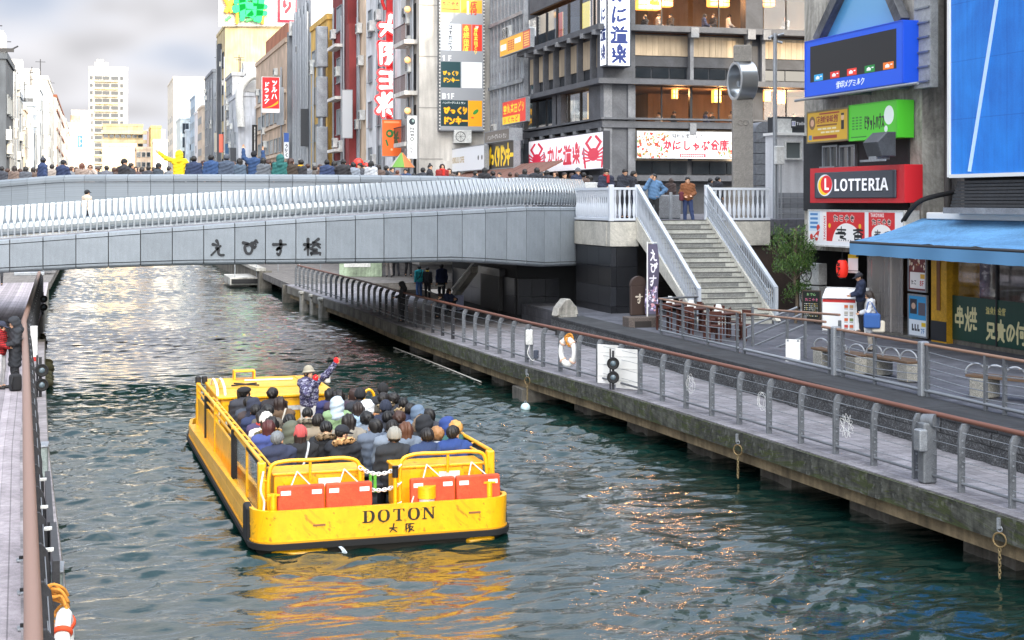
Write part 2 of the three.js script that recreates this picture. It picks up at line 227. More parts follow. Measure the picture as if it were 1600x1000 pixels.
// ================================================================ the canal, its quays and the ground
const lerpTable = (tb, z) => { if (z >= tb[0][0]) return tb[0][1]; for (let i = 1; i < tb.length; i++) if (z >= tb[i][0]) { const t = (z - tb[i - 1][0]) / (tb[i][0] - tb[i - 1][0]); return mix(tb[i - 1][1], tb[i][1], t); } return tb[tb.length - 1][1]; };
const rightEdge = (z) => lerpTable([[0, 13.5], [-18, 12.95], [-27, 12.5], [-34, 12.1], [-40.4, 11.55], [-49.4, 11.1], [-55, 10.85], [-64, 10.8], [-81, 10.15]], z);
const leftEdge = (z) => lerpTable([[0, 0.35], [-16, -0.22], [-29, -0.84], [-45, -1.42], [-52, -1.62], [-52.01, -1.95], [-75, -2.3], [-90, -2.6]], z);
const PROM = 1.0, TERR = 1.65, STREET = 4.95;
{
  const waves = [], r = rng(11);
  for (let i = 0; i < 26; i++) { const k = 2 * PI / mix(0.16, 1.7, Math.pow(i / 25, 1.5)), a = (r() - 0.5) * (1.2 + 1.4 * (1 - i / 25)) + PI / 2; waves.push([Math.cos(a) * k, Math.sin(a) * k, r() * 6.28, 0.059 / k * (0.5 + r() * 0.75) * (i < 9 ? 0.85 : i > 17 ? 0.5 : 1.1)]); }
  const boatAt = [4.4, -24];
  const height = (x, z) => {
    const wx = x + 0.35 * (noise3(x * 0.9, 1, z * 0.9) - 0.5), wz = z + 0.35 * (noise3(x * 0.9, 9, z * 0.9) - 0.5);
    let h = 0; const pat = fbm(x * 0.22, 4, z * 0.16, 3), gust = (0.5 + 0.95 * sstep(0.3, 0.72, pat)) * mix(1, 0.42, sstep(-44, -50, z));
    for (const [a, b, p, A] of waves) h += A * Math.sin(a * wx + b * wz + p);
    h *= gust * (1 + 0.5 * sstep(-25, -38, z));
    // the wake that spreads astern
    const dx = x - boatAt[0], dz = z - boatAt[1];
    if (dz > -14) { const e = Math.abs(dx) - 2.1 - (dz + 13) * 0.16, q = Math.exp(-e * e / 1.6) * Math.exp(-(dz + 13) * 0.035); h += 0.028 * q * Math.sin(e * 5.2 + dz * 0.7); }
    if (dz > 0) { const q = Math.exp(-dx * dx / 3.2) * Math.exp(-dz * 0.16); h += 0.05 * q * (fbm(x * 1.6, 3, z * 1.9, 3) - 0.5); }
    return h;
  };
  const rows = []; for (let z = -9; z > -150;) { rows.push(z); z -= Math.max(0.05, 0.0023 * -z); }
  for (let z = -151; z > -460; z -= 6) rows.push(z);
  const cols = []; for (let x = -9; x < -3; x += 1.5) cols.push(x); for (let x = -3; x <= 15.6; x += 0.066) cols.push(x); cols.push(17, 20);
  const pos = new Float32Array(rows.length * cols.length * 3), nor = new Float32Array(pos.length), uv = new Float32Array(rows.length * cols.length * 2), idx = [];
  let o = 0; const e = 0.02;
  rows.forEach((z, j) => cols.forEach((x, i) => {
    const fine = z > -150, h = fine ? height(x, z) : 0, q = o / 3;
    pos[o] = x; pos[o + 1] = h; pos[o + 2] = z;
    const n = fine ? V(-(height(x + e, z) - h) / e, 1, -(height(x, z + e) - h) / e).normalize() : V(0, 1, 0);
    nor[o] = n.x; nor[o + 1] = n.y; nor[o + 2] = n.z; o += 3; uv[2 * q] = x; uv[2 * q + 1] = z;
    if (j && i) { const a = (j - 1) * cols.length + i - 1, b = a + 1, c = q - 1, d = q; idx.push(a, b, c, b, d, c); }
  }));
  const g = new THREE.BufferGeometry(); g.setAttribute('position', new THREE.BufferAttribute(pos, 3)); g.setAttribute('normal', new THREE.BufferAttribute(nor, 3)); g.setAttribute('uv', new THREE.BufferAttribute(uv, 2)); g.setIndex(idx);
  const rip = tex(512, 512, (u, v) => { const k = 128 + (tn(u, v, 30, 3) - 0.5) * 200 + (tn(u, v, 90, 8) - 0.5) * 120; return [k, k, k]; }, 0.28, 0.5, false);
  struct('canal_water', g, new THREE.MeshPhysicalMaterial({ color: new THREE.Color().setRGB(0.003, 0.020, 0.016), roughness: 0.03, clearcoat: 0.78, clearcoatRoughness: 0.03, ior: 1.34, bumpMap: rip, bumpScale: 0.011 }), 'rippled dark green canal water');
  struct('canal_bed', b0(-9, 20, -2.6, -2.4, -460, -2), mat('#20241f', 1));
}
// ground beyond the quays on both banks
const pavingTex = tex(512, 512, (u, v, i, j) => { const n = tn(u, v, 8, 6), f = tn(u, v, 70, 2), s = hash3(i, j, 9), t = hash3(i >> 5, j >> 5, 4); const k = (205 + (n - 0.5) * 80 + (f - 0.5) * 60 + (s - 0.5) * 36 + (t - 0.5) * 34) * (i % 32 < 2 || j % 32 < 2 ? 0.8 : 1); return [k, k * 0.985, k * 0.98]; }, 0.2);
const pavingMat = tmat('#868589', pavingTex, 0.85, { bumpScale: 0.003 }), terraceMat = tmat('#5d6068', pavingTex, 0.8, { bumpScale: 0.003 });
struct('ground', mg([b0(-600, -9, 0.6, 1.4, -900, 60), b0(20, 600, 0.6, 1.4, -900, 60), b0(-600, 600, 0.5, 1.35, -1500, -900), b0(10.4, 20, 0.6, 1.0, -460, -82), b0(-9, -2.5, 0.6, 1.0, -460, -88)]), tmat('#6f6c68', pavingTex, 0.9));

function edgeStations(fn, z0, z1, step, side) { const a = []; for (let z = z0; z >= z1 - 1e-6; z -= step) a.push({ p: V(fn(z), 0, z), n: V(side, 0, 0), y: 0 }); return a; }
const zs = (a, b, step) => { const r = []; for (let z = a; z >= b - 1e-6; z -= step) r.push(z); return r; };
// --- right promenade: a slab on a recessed wall
const mossTex = tex(1024, 256, (u, v, i, j) => {
  const st = tn(u, v * 0.1, 70, 4), n = tn(u, v, 10, 5), f = tn(u, v, 90, 1), s = hash3(i, j, 7), m = sstep(0.5, 0.62, tn(u, v * 0.5, 12, 21) * 0.6 + tn(u, v, 60, 3) * 0.4), w = sstep(0.62, 0.72, tn(u, v * 0.15, 80, 15));
  let k = 118 + (n - 0.5) * 90 + (st - 0.5) * 120 + (f - 0.5) * 60 + (s - 0.5) * 30; const c = [k, k, k * 0.93];
  const gcol = [92 + f * 40, 108 + f * 36, 50 + n * 20];
  return [0, 1, 2].map((q) => mix(mix(c[q], gcol[q] * (0.75 + s * 0.4), m * 0.75), 215, w * 0.45));
}, 0.14, 0.7);
const edgeSet = [0, 0.31, 0.62].map((o) => { const t = mossTex.clone(); t.offset.set(o, 0.05); return new THREE.MeshStandardMaterial({ color: S('#8f918c'), map: t, roughness: 0.95, bumpMap: t, bumpScale: 0.008 }); });
const edgeMats = (k) => edgeSet[k % 3], lowBeam = tmat('#7d6f58', stainTex, 0.95), lowMat = () => lowBeam;
{
  const st = edgeStations(rightEdge, 2, -82, 1.4, -1);
  struct('quay_promenade', [sweep(st, [[-4.6, PROM], [0, PROM], [0, PROM - 0.02], [-4.6, PROM - 0.02]])], pavingMat, 'grey paved promenade along the right quay');
  // the slab's edge beam in lengths, with open joints
  const beams = thing('quay_edge', 'long mossy concrete slab edge of the right quay above the water', 'quay wall');
  for (let z = 0, k = 0; z > -81; z -= 4.5, k++) {
    const z1 = Math.max(z - 4.49, -82), s = zs(z, z1, (z - z1) / 3).map((q) => ({ p: V(rightEdge(q), 0, q), n: V(-1, 0, 0), y: 0 }));
    part('edge_beam', sweep(s, [[0.06, PROM - 0.025], [0.06, PROM - 0.41], [-0.5, PROM - 0.41], [-0.5, PROM - 0.025]]), k < 12 ? edgeMats(k) : M.concreteDark, beams);
    part('lower_beam', sweep(s, [[-0.1, PROM - 0.42], [-0.1, PROM - 0.66], [-0.6, PROM - 0.66], [-0.6, PROM - 0.42]]), lowMat(), beams);
  }
  for (let z = -16, k = 0; z > -54; z -= 3.4, k++) part('pier', b0(rightEdge(z) + 0.55, rightEdge(z) + 1.6, -1.2, PROM - 0.665, z - 1.4, z), M.concreteDark, beams);
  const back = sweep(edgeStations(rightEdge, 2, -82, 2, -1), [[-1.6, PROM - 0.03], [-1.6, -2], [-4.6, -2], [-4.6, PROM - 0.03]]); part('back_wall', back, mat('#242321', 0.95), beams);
  part('end_wall', b0(10.0, 14, -1, PROM - 0.03, -82.4, -82), M.concreteDark, beams);
  part('near_pier', b0(11.5, 12.6, -1.2, 0.33, -40.6, -39.6), M.concreteDark, beams);
  for (let k = 0; k < 3; k++) { // three fender blocks at the far end
    const p = atY([473, 489, 503][k], [468, 473, 479][k], 0.55), t = thing('fender_block', ['concrete fender block at the far end of the right quay, farthest of three', 'middle one of three concrete fender blocks at the far right quay', 'concrete fender block on the right quay, nearest of three'][k], 'fender', [p.x, 0, p.z], 0, 'fender blocks of the right quay');
    part('block', rb(0.5, 1.3, 0.5, 0.12, 0.1, 0.25, 0), M.concrete, t); part('cap', rb(0.6, 0.16, 0.6, 0.05, 0.1, 0.9, 0), M.concrete, t);
  }
}
const copingMat = tmat('#34363a', stainTex, 0.85);
// --- stone retaining wall and the terrace above it
const rockTex = tex(512, 512, (u, v, i, j) => { const n = tn(u, v, 26, 4), f = tn(u, v, 80, 2), s = hash3(i, j, 2), r = Math.abs(n - 0.5) * 2; const k = 140 + (f - 0.5) * 120 + r * 170 + (s - 0.5) * 40; return [k, k, k * 1.01]; }, 0.9);
{
  const wall = thing('retaining_wall', 'rough grey stone retaining wall between the promenade and the upper terrace', 'stone wall');
  const rough = (g, amp, f) => { const p = g.attributes.position; for (let i = 0; i < p.count; i++) { const x = p.getX(i), y = p.getY(i), z = p.getZ(i); p.setX(i, x - amp * (fbm(x * f, y * f, z * f, 3) - 0.3)); } g.computeVertexNormals(); return g; };
  const rockMat = new THREE.MeshStandardMaterial({ color: S('#77797a'), map: rockTex, roughness: 0.95, bumpMap: rockTex, bumpScale: 0.03 });
  for (let z = -8, k = 0; z > -47; z -= 1.62, k++) { // rock-faced blocks, two courses
    for (const [y0, y1, off] of [[PROM, PROM + 0.31, 0], [PROM + 0.32, TERR - 0.08, 0.7]]) {
      const g = new THREE.PlaneGeometry(1.6, y1 - y0, 22, 6); g.rotateY(-PI / 2); g.translate(15.1, (y0 + y1) / 2, z - off); boxUV(g); part('stone_block', rough(g, 0.12, 5), rockMat, wall);
    }
  }
  part('core', b0(15.12, 15.9, 0.6, TERR - 0.08, -48, -6), mat('#2b2b2b', 1), wall);
  for (let z = -8; z > -48; z -= 2.6) part('coping', rb(1.12, 0.1, 2.585, 0.02, 15.62, TERR - 0.035, z), copingMat, wall);
}
struct('terrace', mg([b0(15.9, 26, 1.0, TERR, -49.5, -2), b0(15.95, 17.6, 1.0, TERR, -55, -49.504)]), terraceMat, 'dark paved upper terrace in front of the shops');
struct('street', mg([b0(17.5, 60, 4.4, STREET, -110, -49.02), b0(20.7, 60, 4.4, STREET, -140, -110)]), terraceMat, 'street level beyond the bridge');
// --- left promenade
const boardTex = tex(512, 512, (u, v, i, j) => { const b = Math.floor(v * 26), n = tn(u, v, 50, 3), m = tn(u, v, 7, 8), s = hash3(i, j, 1), t = hash3(b, 3, 3), gap = (v * 26) % 1 < 0.07 ? 0.72 : 1; const k = (196 + (n - 0.5) * 70 + (m - 0.5) * 60 + (t - 0.5) * 34 + (s - 0.5) * 34) * gap; return [k, k * 0.975, k * 0.97]; }, 0.26);
const boardMat = tmat('#a7a2a6', boardTex, 0.85, { bumpScale: 0.004 });
{
  const st = edgeStations(leftEdge, 2, -51.9, 1.5, 1), st2 = edgeStations(leftEdge, -52.1, -90, 2, 1);
  struct('left_promenade', mg([sweep(st, [[-8.5, PROM], [-8.5, PROM - 0.03], [-0.02, PROM - 0.03], [-0.02, PROM]]), sweep(st2, [[-8, PROM], [-8, PROM - 0.03], [-0.02, PROM - 0.03], [-0.02, PROM]])]), boardMat, 'paved promenade along the left quay');
  const q = thing('left_quay_wall', 'concrete face of the left quay with rockweed at the waterline', 'quay wall');
  for (const s of [st, st2]) part('wall_face', sweep(s, [[-3, PROM - 0.035], [-3, -2], [0, -2], [0, PROM - 0.035]]), M.concreteDark, q);
  part('wall_end', b0(-5, -1.62, -2, PROM - 0.035, -52.1, -51.9), M.concreteDark, q);
  const r = rng(5), w = []; for (let i = 0; i < 70; i++) { const z = mix(-46, -62, r()), s = 0.07 + r() * 0.12, g = new THREE.IcosahedronGeometry(s, 1); g.scale(1.3, 0.6 + r() * 0.6, 1.2); g.translate(leftEdge(z) + 0.05, 0.02 + r() * 0.3, z); w.push(g); }
  const weed = part('weed', w, tmat('#37341c', grainTex, 0.95), q); weed.userData.kind = 'stuff';
  // kerb strip between the walk and the water
  part('edge_strip', sweep(st, [[-0.02, PROM + 0.02], [-0.52, PROM + 0.02], [-0.52, PROM - 0.02], [-0.02, PROM - 0.02]].reverse()), tmat('#8d888c', stainTex, 0.9), q);
}
// ---------------------------------------------------------------- railings
function railing(name, label, path, opt) { // path(k) -> base point of post k, inward normal
  const t = thing(name, label, 'railing'), { n, h = 1.1, lean = 0.16, wires = 4, railR = 0.043, postMat = M.post, railMat = M.wood, w = 0.1, th = 0.045, skip = () => false } = opt, pts = [];
  for (let k = 0; k <= n; k++) {
    const { p, nrm } = path(k); pts.push({ p, nrm });
    if (skip(k)) continue;
    // a flat bar that curves inward at the top, rounded shoulder
    const prof = [[0, 0], [w, 0], [w, h * 0.74], [w + lean * 0.35, h * 0.86], [w + lean, h * 0.95], [w + lean, h * 0.985], [lean * 0.75, h * 0.98], [lean * 0.22, h * 0.9], [0, h * 0.76]];
    const g = extr(prof, th, 0.006); g.translate(-w / 2, 0, -th / 2);
    const o = new THREE.Object3D(); o.position.copy(p); o.rotation.y = Math.atan2(-nrm.z, nrm.x); o.updateMatrix(); g.applyMatrix4(o.matrix); boxUV(g);
    part('post', g, postMat(k), t);
    if (opt.bolts && p.z > -34) for (const y of [0.18, 0.38, 0.58, 0.75]) part('bolt', rod(p.clone().add(V(0, y * h, -0.035)), p.clone().add(V(0, y * h, 0.035)), 0.018, 6), M.galv, t);
  }
  const along = (dx, y) => pts.map(({ p, nrm }) => V(p.x + nrm.x * dx, p.y + y, p.z + nrm.z * dx));
  part('handrail', tube(along(lean + 0.02, h + railR * 0.6), railR, n * 3, 10), railMat, t);
  for (let k = 0; k < wires; k++) part('wire', poly(along(0.0, h * (0.24 + 0.62 * k / Math.max(1, wires - 1))), 0.006, 5), M.galv, t);
  part('lower_rail', poly(along(0, h * 0.13), 0.026, 8), M.post, t);
  return { t, pts };
}
const rightRail = railing('promenade_railing', 'long steel railing with brown wooden handrail along the right quay', (k) => { const z = -14.2 - k * 1.25; return { p: V(rightEdge(z) + 0.34, PROM, z), nrm: V(1, 0, 0) }; }, { n: 53, lean: 0.09, bolts: true, postMat: (k) => (k > 26 && k < 37 ? M.postDark : M.post) });
railing('quayside_railing', 'dark steel railing with broad brown handrail along the left quay', (k) => { const z = -9.5 - k * 1.6; return { p: V(lerpTable([[0, 0.05], [-12, -0.38], [-34.6, -1.42], [-44.6, -1.9], [-75, -2.55]], z) + 0.06, PROM, z), nrm: V(-1, 0, 0) }; }, { n: 41, railR: 0.078, lean: 0.12, railMat: mat('#806457', 0.5), postMat: () => M.postDark });
// ================================================================ the bridge
const BRZ = -49, ARCX = 7.0, ARCR = 15.5;
function fascia(s) { // point and outward normal at arc length s (s = x on the straight part)
  if (s <= ARCX) return { p: V(s, 0, BRZ), n: V(0, 0, 1) };
  const a = (s - ARCX) / ARCR; return { p: V(ARCX + ARCR * Math.sin(a), 0, BRZ - ARCR * (1 - Math.cos(a))), n: V(Math.sin(a), 0, Math.cos(a)) };
}
const tbl = (tb) => (s) => { if (s <= tb[0][0]) return tb[0][1]; for (let i = 1; i < tb.length; i++) if (s <= tb[i][0]) { const t = (s - tb[i - 1][0]) / (tb[i][0] - tb[i - 1][0]); return mix(tb[i - 1][1], tb[i][1], t); } return tb[tb.length - 1][1]; };
const yTop = tbl([[-14, 3.6], [-3, 4.39], [1.6, 4.72], [7, 5.07], [9.4, 5.19], [12.4, 5.31], [15.4, 5.42], [20, 5.4]]);
const yBot = tbl([[-14, 2.9], [-3, 3.34], [0, 3.46], [3, 3.53], [12, 3.51], [13.4, 3.43], [16.4, 3.2], [20, 3.14]]);
const S_END = 19.9;
const fasciaTex = tex(512, 512, (u, v, i, j) => { const s = hash3(i, j, 7), s2 = hash3(i >> 1, j >> 1, 8), n = tn(u, v, 6, 5), st = tn(u, v * 0.1, 40, 4); const k = 214 + (s - 0.5) * 34 + (s2 - 0.5) * 26 + (n - 0.5) * 26 + (st - 0.5) * 18; return [k * 0.985, k, k * 1.015]; }, 0.5);
const fasciaMats = ['#848a8f', '#80868b', '#878d92'].map((c) => tmat(c, fasciaTex, 0.62, { bumpScale: 0.001 }));
{
  const B = thing('footbridge', 'grey panelled footbridge crossing the canal with rows of paddle shaped steel balusters', 'bridge');
  const stn = (a, b, n) => { const r = []; for (let i = 0; i <= n; i++) { const s = mix(a, b, i / n), f = fascia(s); r.push({ p: f.p, n: f.n, y: 0, s }); } return r; };
  const P = (o, f) => (st) => [o, f(st.s)];
  const rnd = rng(3);
  for (let s = -12.6; s < S_END - 0.3; s += 1) {
    const st = stn(s + 0.014, Math.min(s + 0.986, S_END), 2), m = fasciaMats[Math.floor(rnd() * 3)], j = (rnd() - 0.5) * 0.004;
    part('fascia_panel', sweep(st, [P(0.06 + j, (q) => yTop(q) - 0.165), P(0.06 + j, (q) => yBot(q) + 0.178), P(0, (q) => yBot(q) + 0.178), P(0, (q) => yTop(q) - 0.165)]), m, B);
    part('top_lip', sweep(st, [P(0.06, (q) => yTop(q) - 0.14), P(0, (q) => yTop(q) - 0.14), P(-0.16, yTop), P(0.0, yTop), P(0.045, (q) => yTop(q) - 0.035)].reverse()), m, B);
    part('bottom_lip', sweep(st, [P(0.06, (q) => yBot(q) + 0.15), P(0.05, (q) => yBot(q) + 0.085), P(0.0, (q) => yBot(q) + 0.03), P(-0.12, yBot), P(-0.3, yBot), P(-0.3, (q) => yBot(q) + 0.15)]), m, B);
  }
  part('girder', sweep(stn(-14, S_END, 60), [P(-0.01, (q) => yTop(q) - 0.02), P(-0.01, (q) => yBot(q) + 0.06), P(-0.28, (q) => yBot(q) + 0.06), P(-0.28, (q) => yTop(q) - 0.02)]), mat('#2a2c2f', 0.8), B);
  part('soffit', sweep(stn(-14, S_END, 60), [P(-0.3, (q) => yBot(q) + 0.02), P(-3.6, (q) => yBot(q) + 0.05), P(-3.6, (q) => yBot(q) + 0.3), P(-0.3, (q) => yBot(q) + 0.3)]), M.concrete, B);
  part('ramp_deck', sweep(stn(-14, S_END, 60), [P(-0.02, (q) => yTop(q) - 0.015), P(-2.75, (q) => yTop(q) - 0.015), P(-2.75, (q) => yTop(q) - 0.3), P(-0.02, (q) => yTop(q) - 0.1)].reverse()), pavingMat, B);
  part('base_rail', sweep(stn(-13.5, S_END, 80), [P(-0.12, (q) => yTop(q) + 0.075), P(-0.2, (q) => yTop(q) + 0.075), P(-0.2, (q) => yTop(q) + 0.045), P(-0.12, (q) => yTop(q) + 0.045)].reverse()), M.galv, B);
  // paddle-shaped balusters, leaning outwards at the waist
  const shape = new THREE.Shape(); shape.moveTo(-0.022, 0); shape.lineTo(0.022, 0); shape.lineTo(0.024, 0.42); shape.bezierCurveTo(0.03, 0.53, 0.066, 0.53, 0.068, 0.62); shape.lineTo(0.07, 1.0); shape.lineTo(-0.07, 1.0); shape.lineTo(-0.068, 0.62); shape.bezierCurveTo(-0.066, 0.53, -0.03, 0.53, -0.024, 0.42); shape.closePath();
  let bg = new THREE.ExtrudeGeometry(shape, { depth: 0.012, bevelEnabled: true, bevelSize: 0.005, bevelThickness: 0.005, bevelSegments: 1, curveSegments: 5 });
  { const p = bg.attributes.position; for (let i = 0; i < p.count; i++) { const y = p.getY(i), q = Math.sin(clamp(y / 1.0) * PI * 0.62); p.setZ(i, p.getZ(i) + 0.16 * q - 0.30 * y * y); } bg = toCreasedNormals(bg, 0.5); }
  const bMat = mat('#a4abb1', 0.36, 0.45), every = 0.193;
  for (let s = -12.5; s < S_END - 0.05; s += every) { const f = fascia(s), m = part('baluster', bg, bMat, B); m.position.set(f.p.x - f.n.x * 0.16, yTop(s) + 0.05, f.p.z - f.n.z * 0.16); m.rotation.y = Math.atan2(f.n.x, f.n.z); }
  // rolled steel sheet behind the stems
  const roll = []; for (let k = 0; k <= 6; k++) { const a = mix(-1.2, 1.2, k / 6); roll.push(P(-0.34 + 0.16 * Math.cos(a), (q) => yTop(q) + 0.33 + 0.24 * Math.sin(a))); }
  part('steel_sheet', sweep(stn(-13, S_END, 90), roll.reverse(), false), new THREE.MeshStandardMaterial({ color: S('#a3abb0'), metalness: 0.7, roughness: 0.38, side: THREE.DoubleSide }), B);
  part('top_rail', sweep(stn(-13, S_END, 90), [P(-0.33, (q) => yTop(q) + 1.045), P(-0.40, (q) => yTop(q) + 1.045), P(-0.40, (q) => yTop(q) + 1.0), P(-0.33, (q) => yTop(q) + 1.0)].reverse()), M.galv, B);
  // round plaza with its panelled parapet
  const CX = 6.45, CZ = -65.2, R = 13, DECK = 5.42;
  const ring = (a, r) => V(CX + r * Math.sin(a), 0, CZ + r * Math.cos(a));
  const py = (q) => 6.56 + 0.0 * q - 0.2 * sstep(0.55, 0.95, -q) - 0.22 * sstep(0.5, 0.9, q);
  for (let a = -1.25; a < 0.86; a += 0.0635) {
    const st = [0.0007, 0.0317, 0.0628].map((d) => ({ p: V(CX, 0, CZ), n: V(Math.sin(a + d), 0, Math.cos(a + d)), y: 0, s: a + d })), m = fasciaMats[Math.floor(rnd() * 3)];
    part('parapet_panel', sweep(st, [(q) => [R, py(q.s) - 0.27], (q) => [R, py(q.s) - 1.9], (q) => [R - 0.06, py(q.s) - 1.9], (q) => [R - 0.06, py(q.s) - 0.27]]), m, B);
    part('parapet_coping', sweep(st, [(q) => [R + 0.03, py(q.s) - 0.255], (q) => [R - 0.3, py(q.s) - 0.255], (q) => [R - 0.3, py(q.s) - 0.03], (q) => [R - 0.24, py(q.s)], (q) => [R - 0.06, py(q.s)], (q) => [R + 0.02, py(q.s) - 0.06], (q) => [R + 0.05, py(q.s) - 0.15]].reverse()), m, B);
  }
  const core = []; for (let k = 0; k <= 60; k++) { const a = mix(-1.27, 0.92, k / 60); core.push({ p: V(CX, 0, CZ), n: V(Math.sin(a), 0, Math.cos(a)), y: 0, s: a }); }
  part('parapet_core', sweep(core, [(q) => [R - 0.065, py(q.s) - 0.28], (q) => [R - 0.065, 4.2], (q) => [R - 0.28, 4.2], (q) => [R - 0.28, py(q.s) - 0.28]]), mat('#33373a', 0.8), B);
  part('deck', (() => { const g = new THREE.CylinderGeometry(R - 0.3, R - 0.3, 0.7, 48, 1, false, -1.5, 3.0); g.translate(CX, DECK - 0.35, CZ); return mg([g, b0(-30, 14, 4.8, DECK - 0.02, CZ - 1.5, CZ + 0.6)]); })(), pavingMat, B);
  part('link_deck', (() => { const g = b0(14, 17.48, 4.3, STREET + 0.3, -68, -55.5); return g; })(), pavingMat, B);
  part('under_deck', b0(-14, 15.7, 3.7, 4.6, -62, -52.7), M.concrete, B);
  part('far_parapet', b0(-30, 17, 4.4, 6.4, -67.2, -66.9), fasciaMats[0], B);
  { const f = fascia(S_END + 0.2); part('end_post', rb(0.5, 3.25, 0.5, 0.03, f.p.x, 4.72, f.p.z, 0.9), M.offwhite, B); }
}
// name of the bridge in four dark brush characters on the fascia (strokes stand 12 mm proud)
{
  const title = thing('bridge_lettering', 'four black brush written characters naming the bridge on its fascia', 'lettering');
  for (const [ch, px] of [['え', 340], ['び', 390], ['す', 437], ['橋', 488]]) { const p = atZ(px, 386, BRZ + 0.068), g = glyphGeo(ch, 0.58, 0.15); const m = part('character', g, mat('#22252a', 0.6), title); m.position.copy(p); if (p.x > ARCX) { const f = fascia(p.x); m.position.set(f.p.x + f.n.x * 0.07, p.y, f.p.z + f.n.z * 0.07); m.rotation.y = Math.atan2(f.n.x, f.n.z); } }
}
// ================================================================ buildings
const wallTex = tex(512, 512, (u, v, i, j) => { const st = tn(u, v * 0.1, 40, 4), n = tn(u, v, 6, 5), s = hash3(i, j, 7); const k = 222 + (n - 0.5) * 70 + (st - 0.5) * 60 + (s - 0.5) * 18; return [k, k * 0.99, k * 0.98]; }, 0.12);
const wcache = {}; const wmat = (hex) => (wcache[hex] ||= tmat(hex, wallTex, 0.85, { bumpScale: 0.002 }));
const geoCache = new Map(), cached = (k, f) => { if (!geoCache.has(k)) geoCache.set(k, f()); return geoCache.get(k); };
function windowAt(parent, x, y, z, ry, w, h, { frame = M.steel, pane = M.darkGlass, bars = 1, sill = true } = {}) {
  const key = [w.toFixed(2), h.toFixed(2), bars, sill].join(), f = 0.06;
  const fg = cached('f' + key, () => mg([b0(-w / 2 - f, w / 2 + f, h / 2, h / 2 + f, 0, 0.1), b0(-w / 2 - f, w / 2 + f, -h / 2 - f, -h / 2, 0, sill ? 0.2 : 0.1), b0(-w / 2 - f, -w / 2, -h / 2, h / 2, 0, 0.1), b0(w / 2, w / 2 + f, -h / 2, h / 2, 0, 0.1), ...Array.from({ length: bars }, (_, i) => { const q = -w / 2 + w * (i + 1) / (bars + 1); return b0(q - 0.025, q + 0.025, -h / 2, h / 2, 0.015, 0.07); })]));
  const pg = cached('p' + w.toFixed(2) + h.toFixed(2), () => { const g = new THREE.PlaneGeometry(w, h); g.translate(0, 0, 0.02); return g; });
  const o = part('window', fg, frame, parent); o.position.set(x, y, z); o.rotation.y = ry; part('pane', pg, pane, o); return o;
}
// A building on the canal. The wall box runs from x0 (its canal face) to x1 and from zn (near) to zf (far).
function building(name, label, { x0, x1, zn, zf, top, wall, base = 0.9, parapet = 0.5, cap }) {
  const t = thing(name, label, 'building', [0, 0, 0]), lo = Math.min(x0, x1), hi = Math.max(x0, x1);
  const w = part('wall', b0(lo, hi, base, top, zf, zn), wmat(wall), t);
  part('roof_edge', [b0(lo - 0.12, hi + 0.12, top, top + parapet, zn - 0.3, zn + 0.12), b0(lo - 0.12, hi + 0.12, top, top + parapet, zf - 0.12, zf + 0.3), b0(lo - 0.12, lo + 0.3, top, top + parapet, zf + 0.31, zn - 0.31), b0(hi - 0.3, hi + 0.12, top, top + parapet, zf + 0.31, zn - 0.31)], wmat(cap || wall), t);
  return t;
}
const gx = (px) => sight(px, 0)[0], gz = (px) => sight(px, 0)[2];
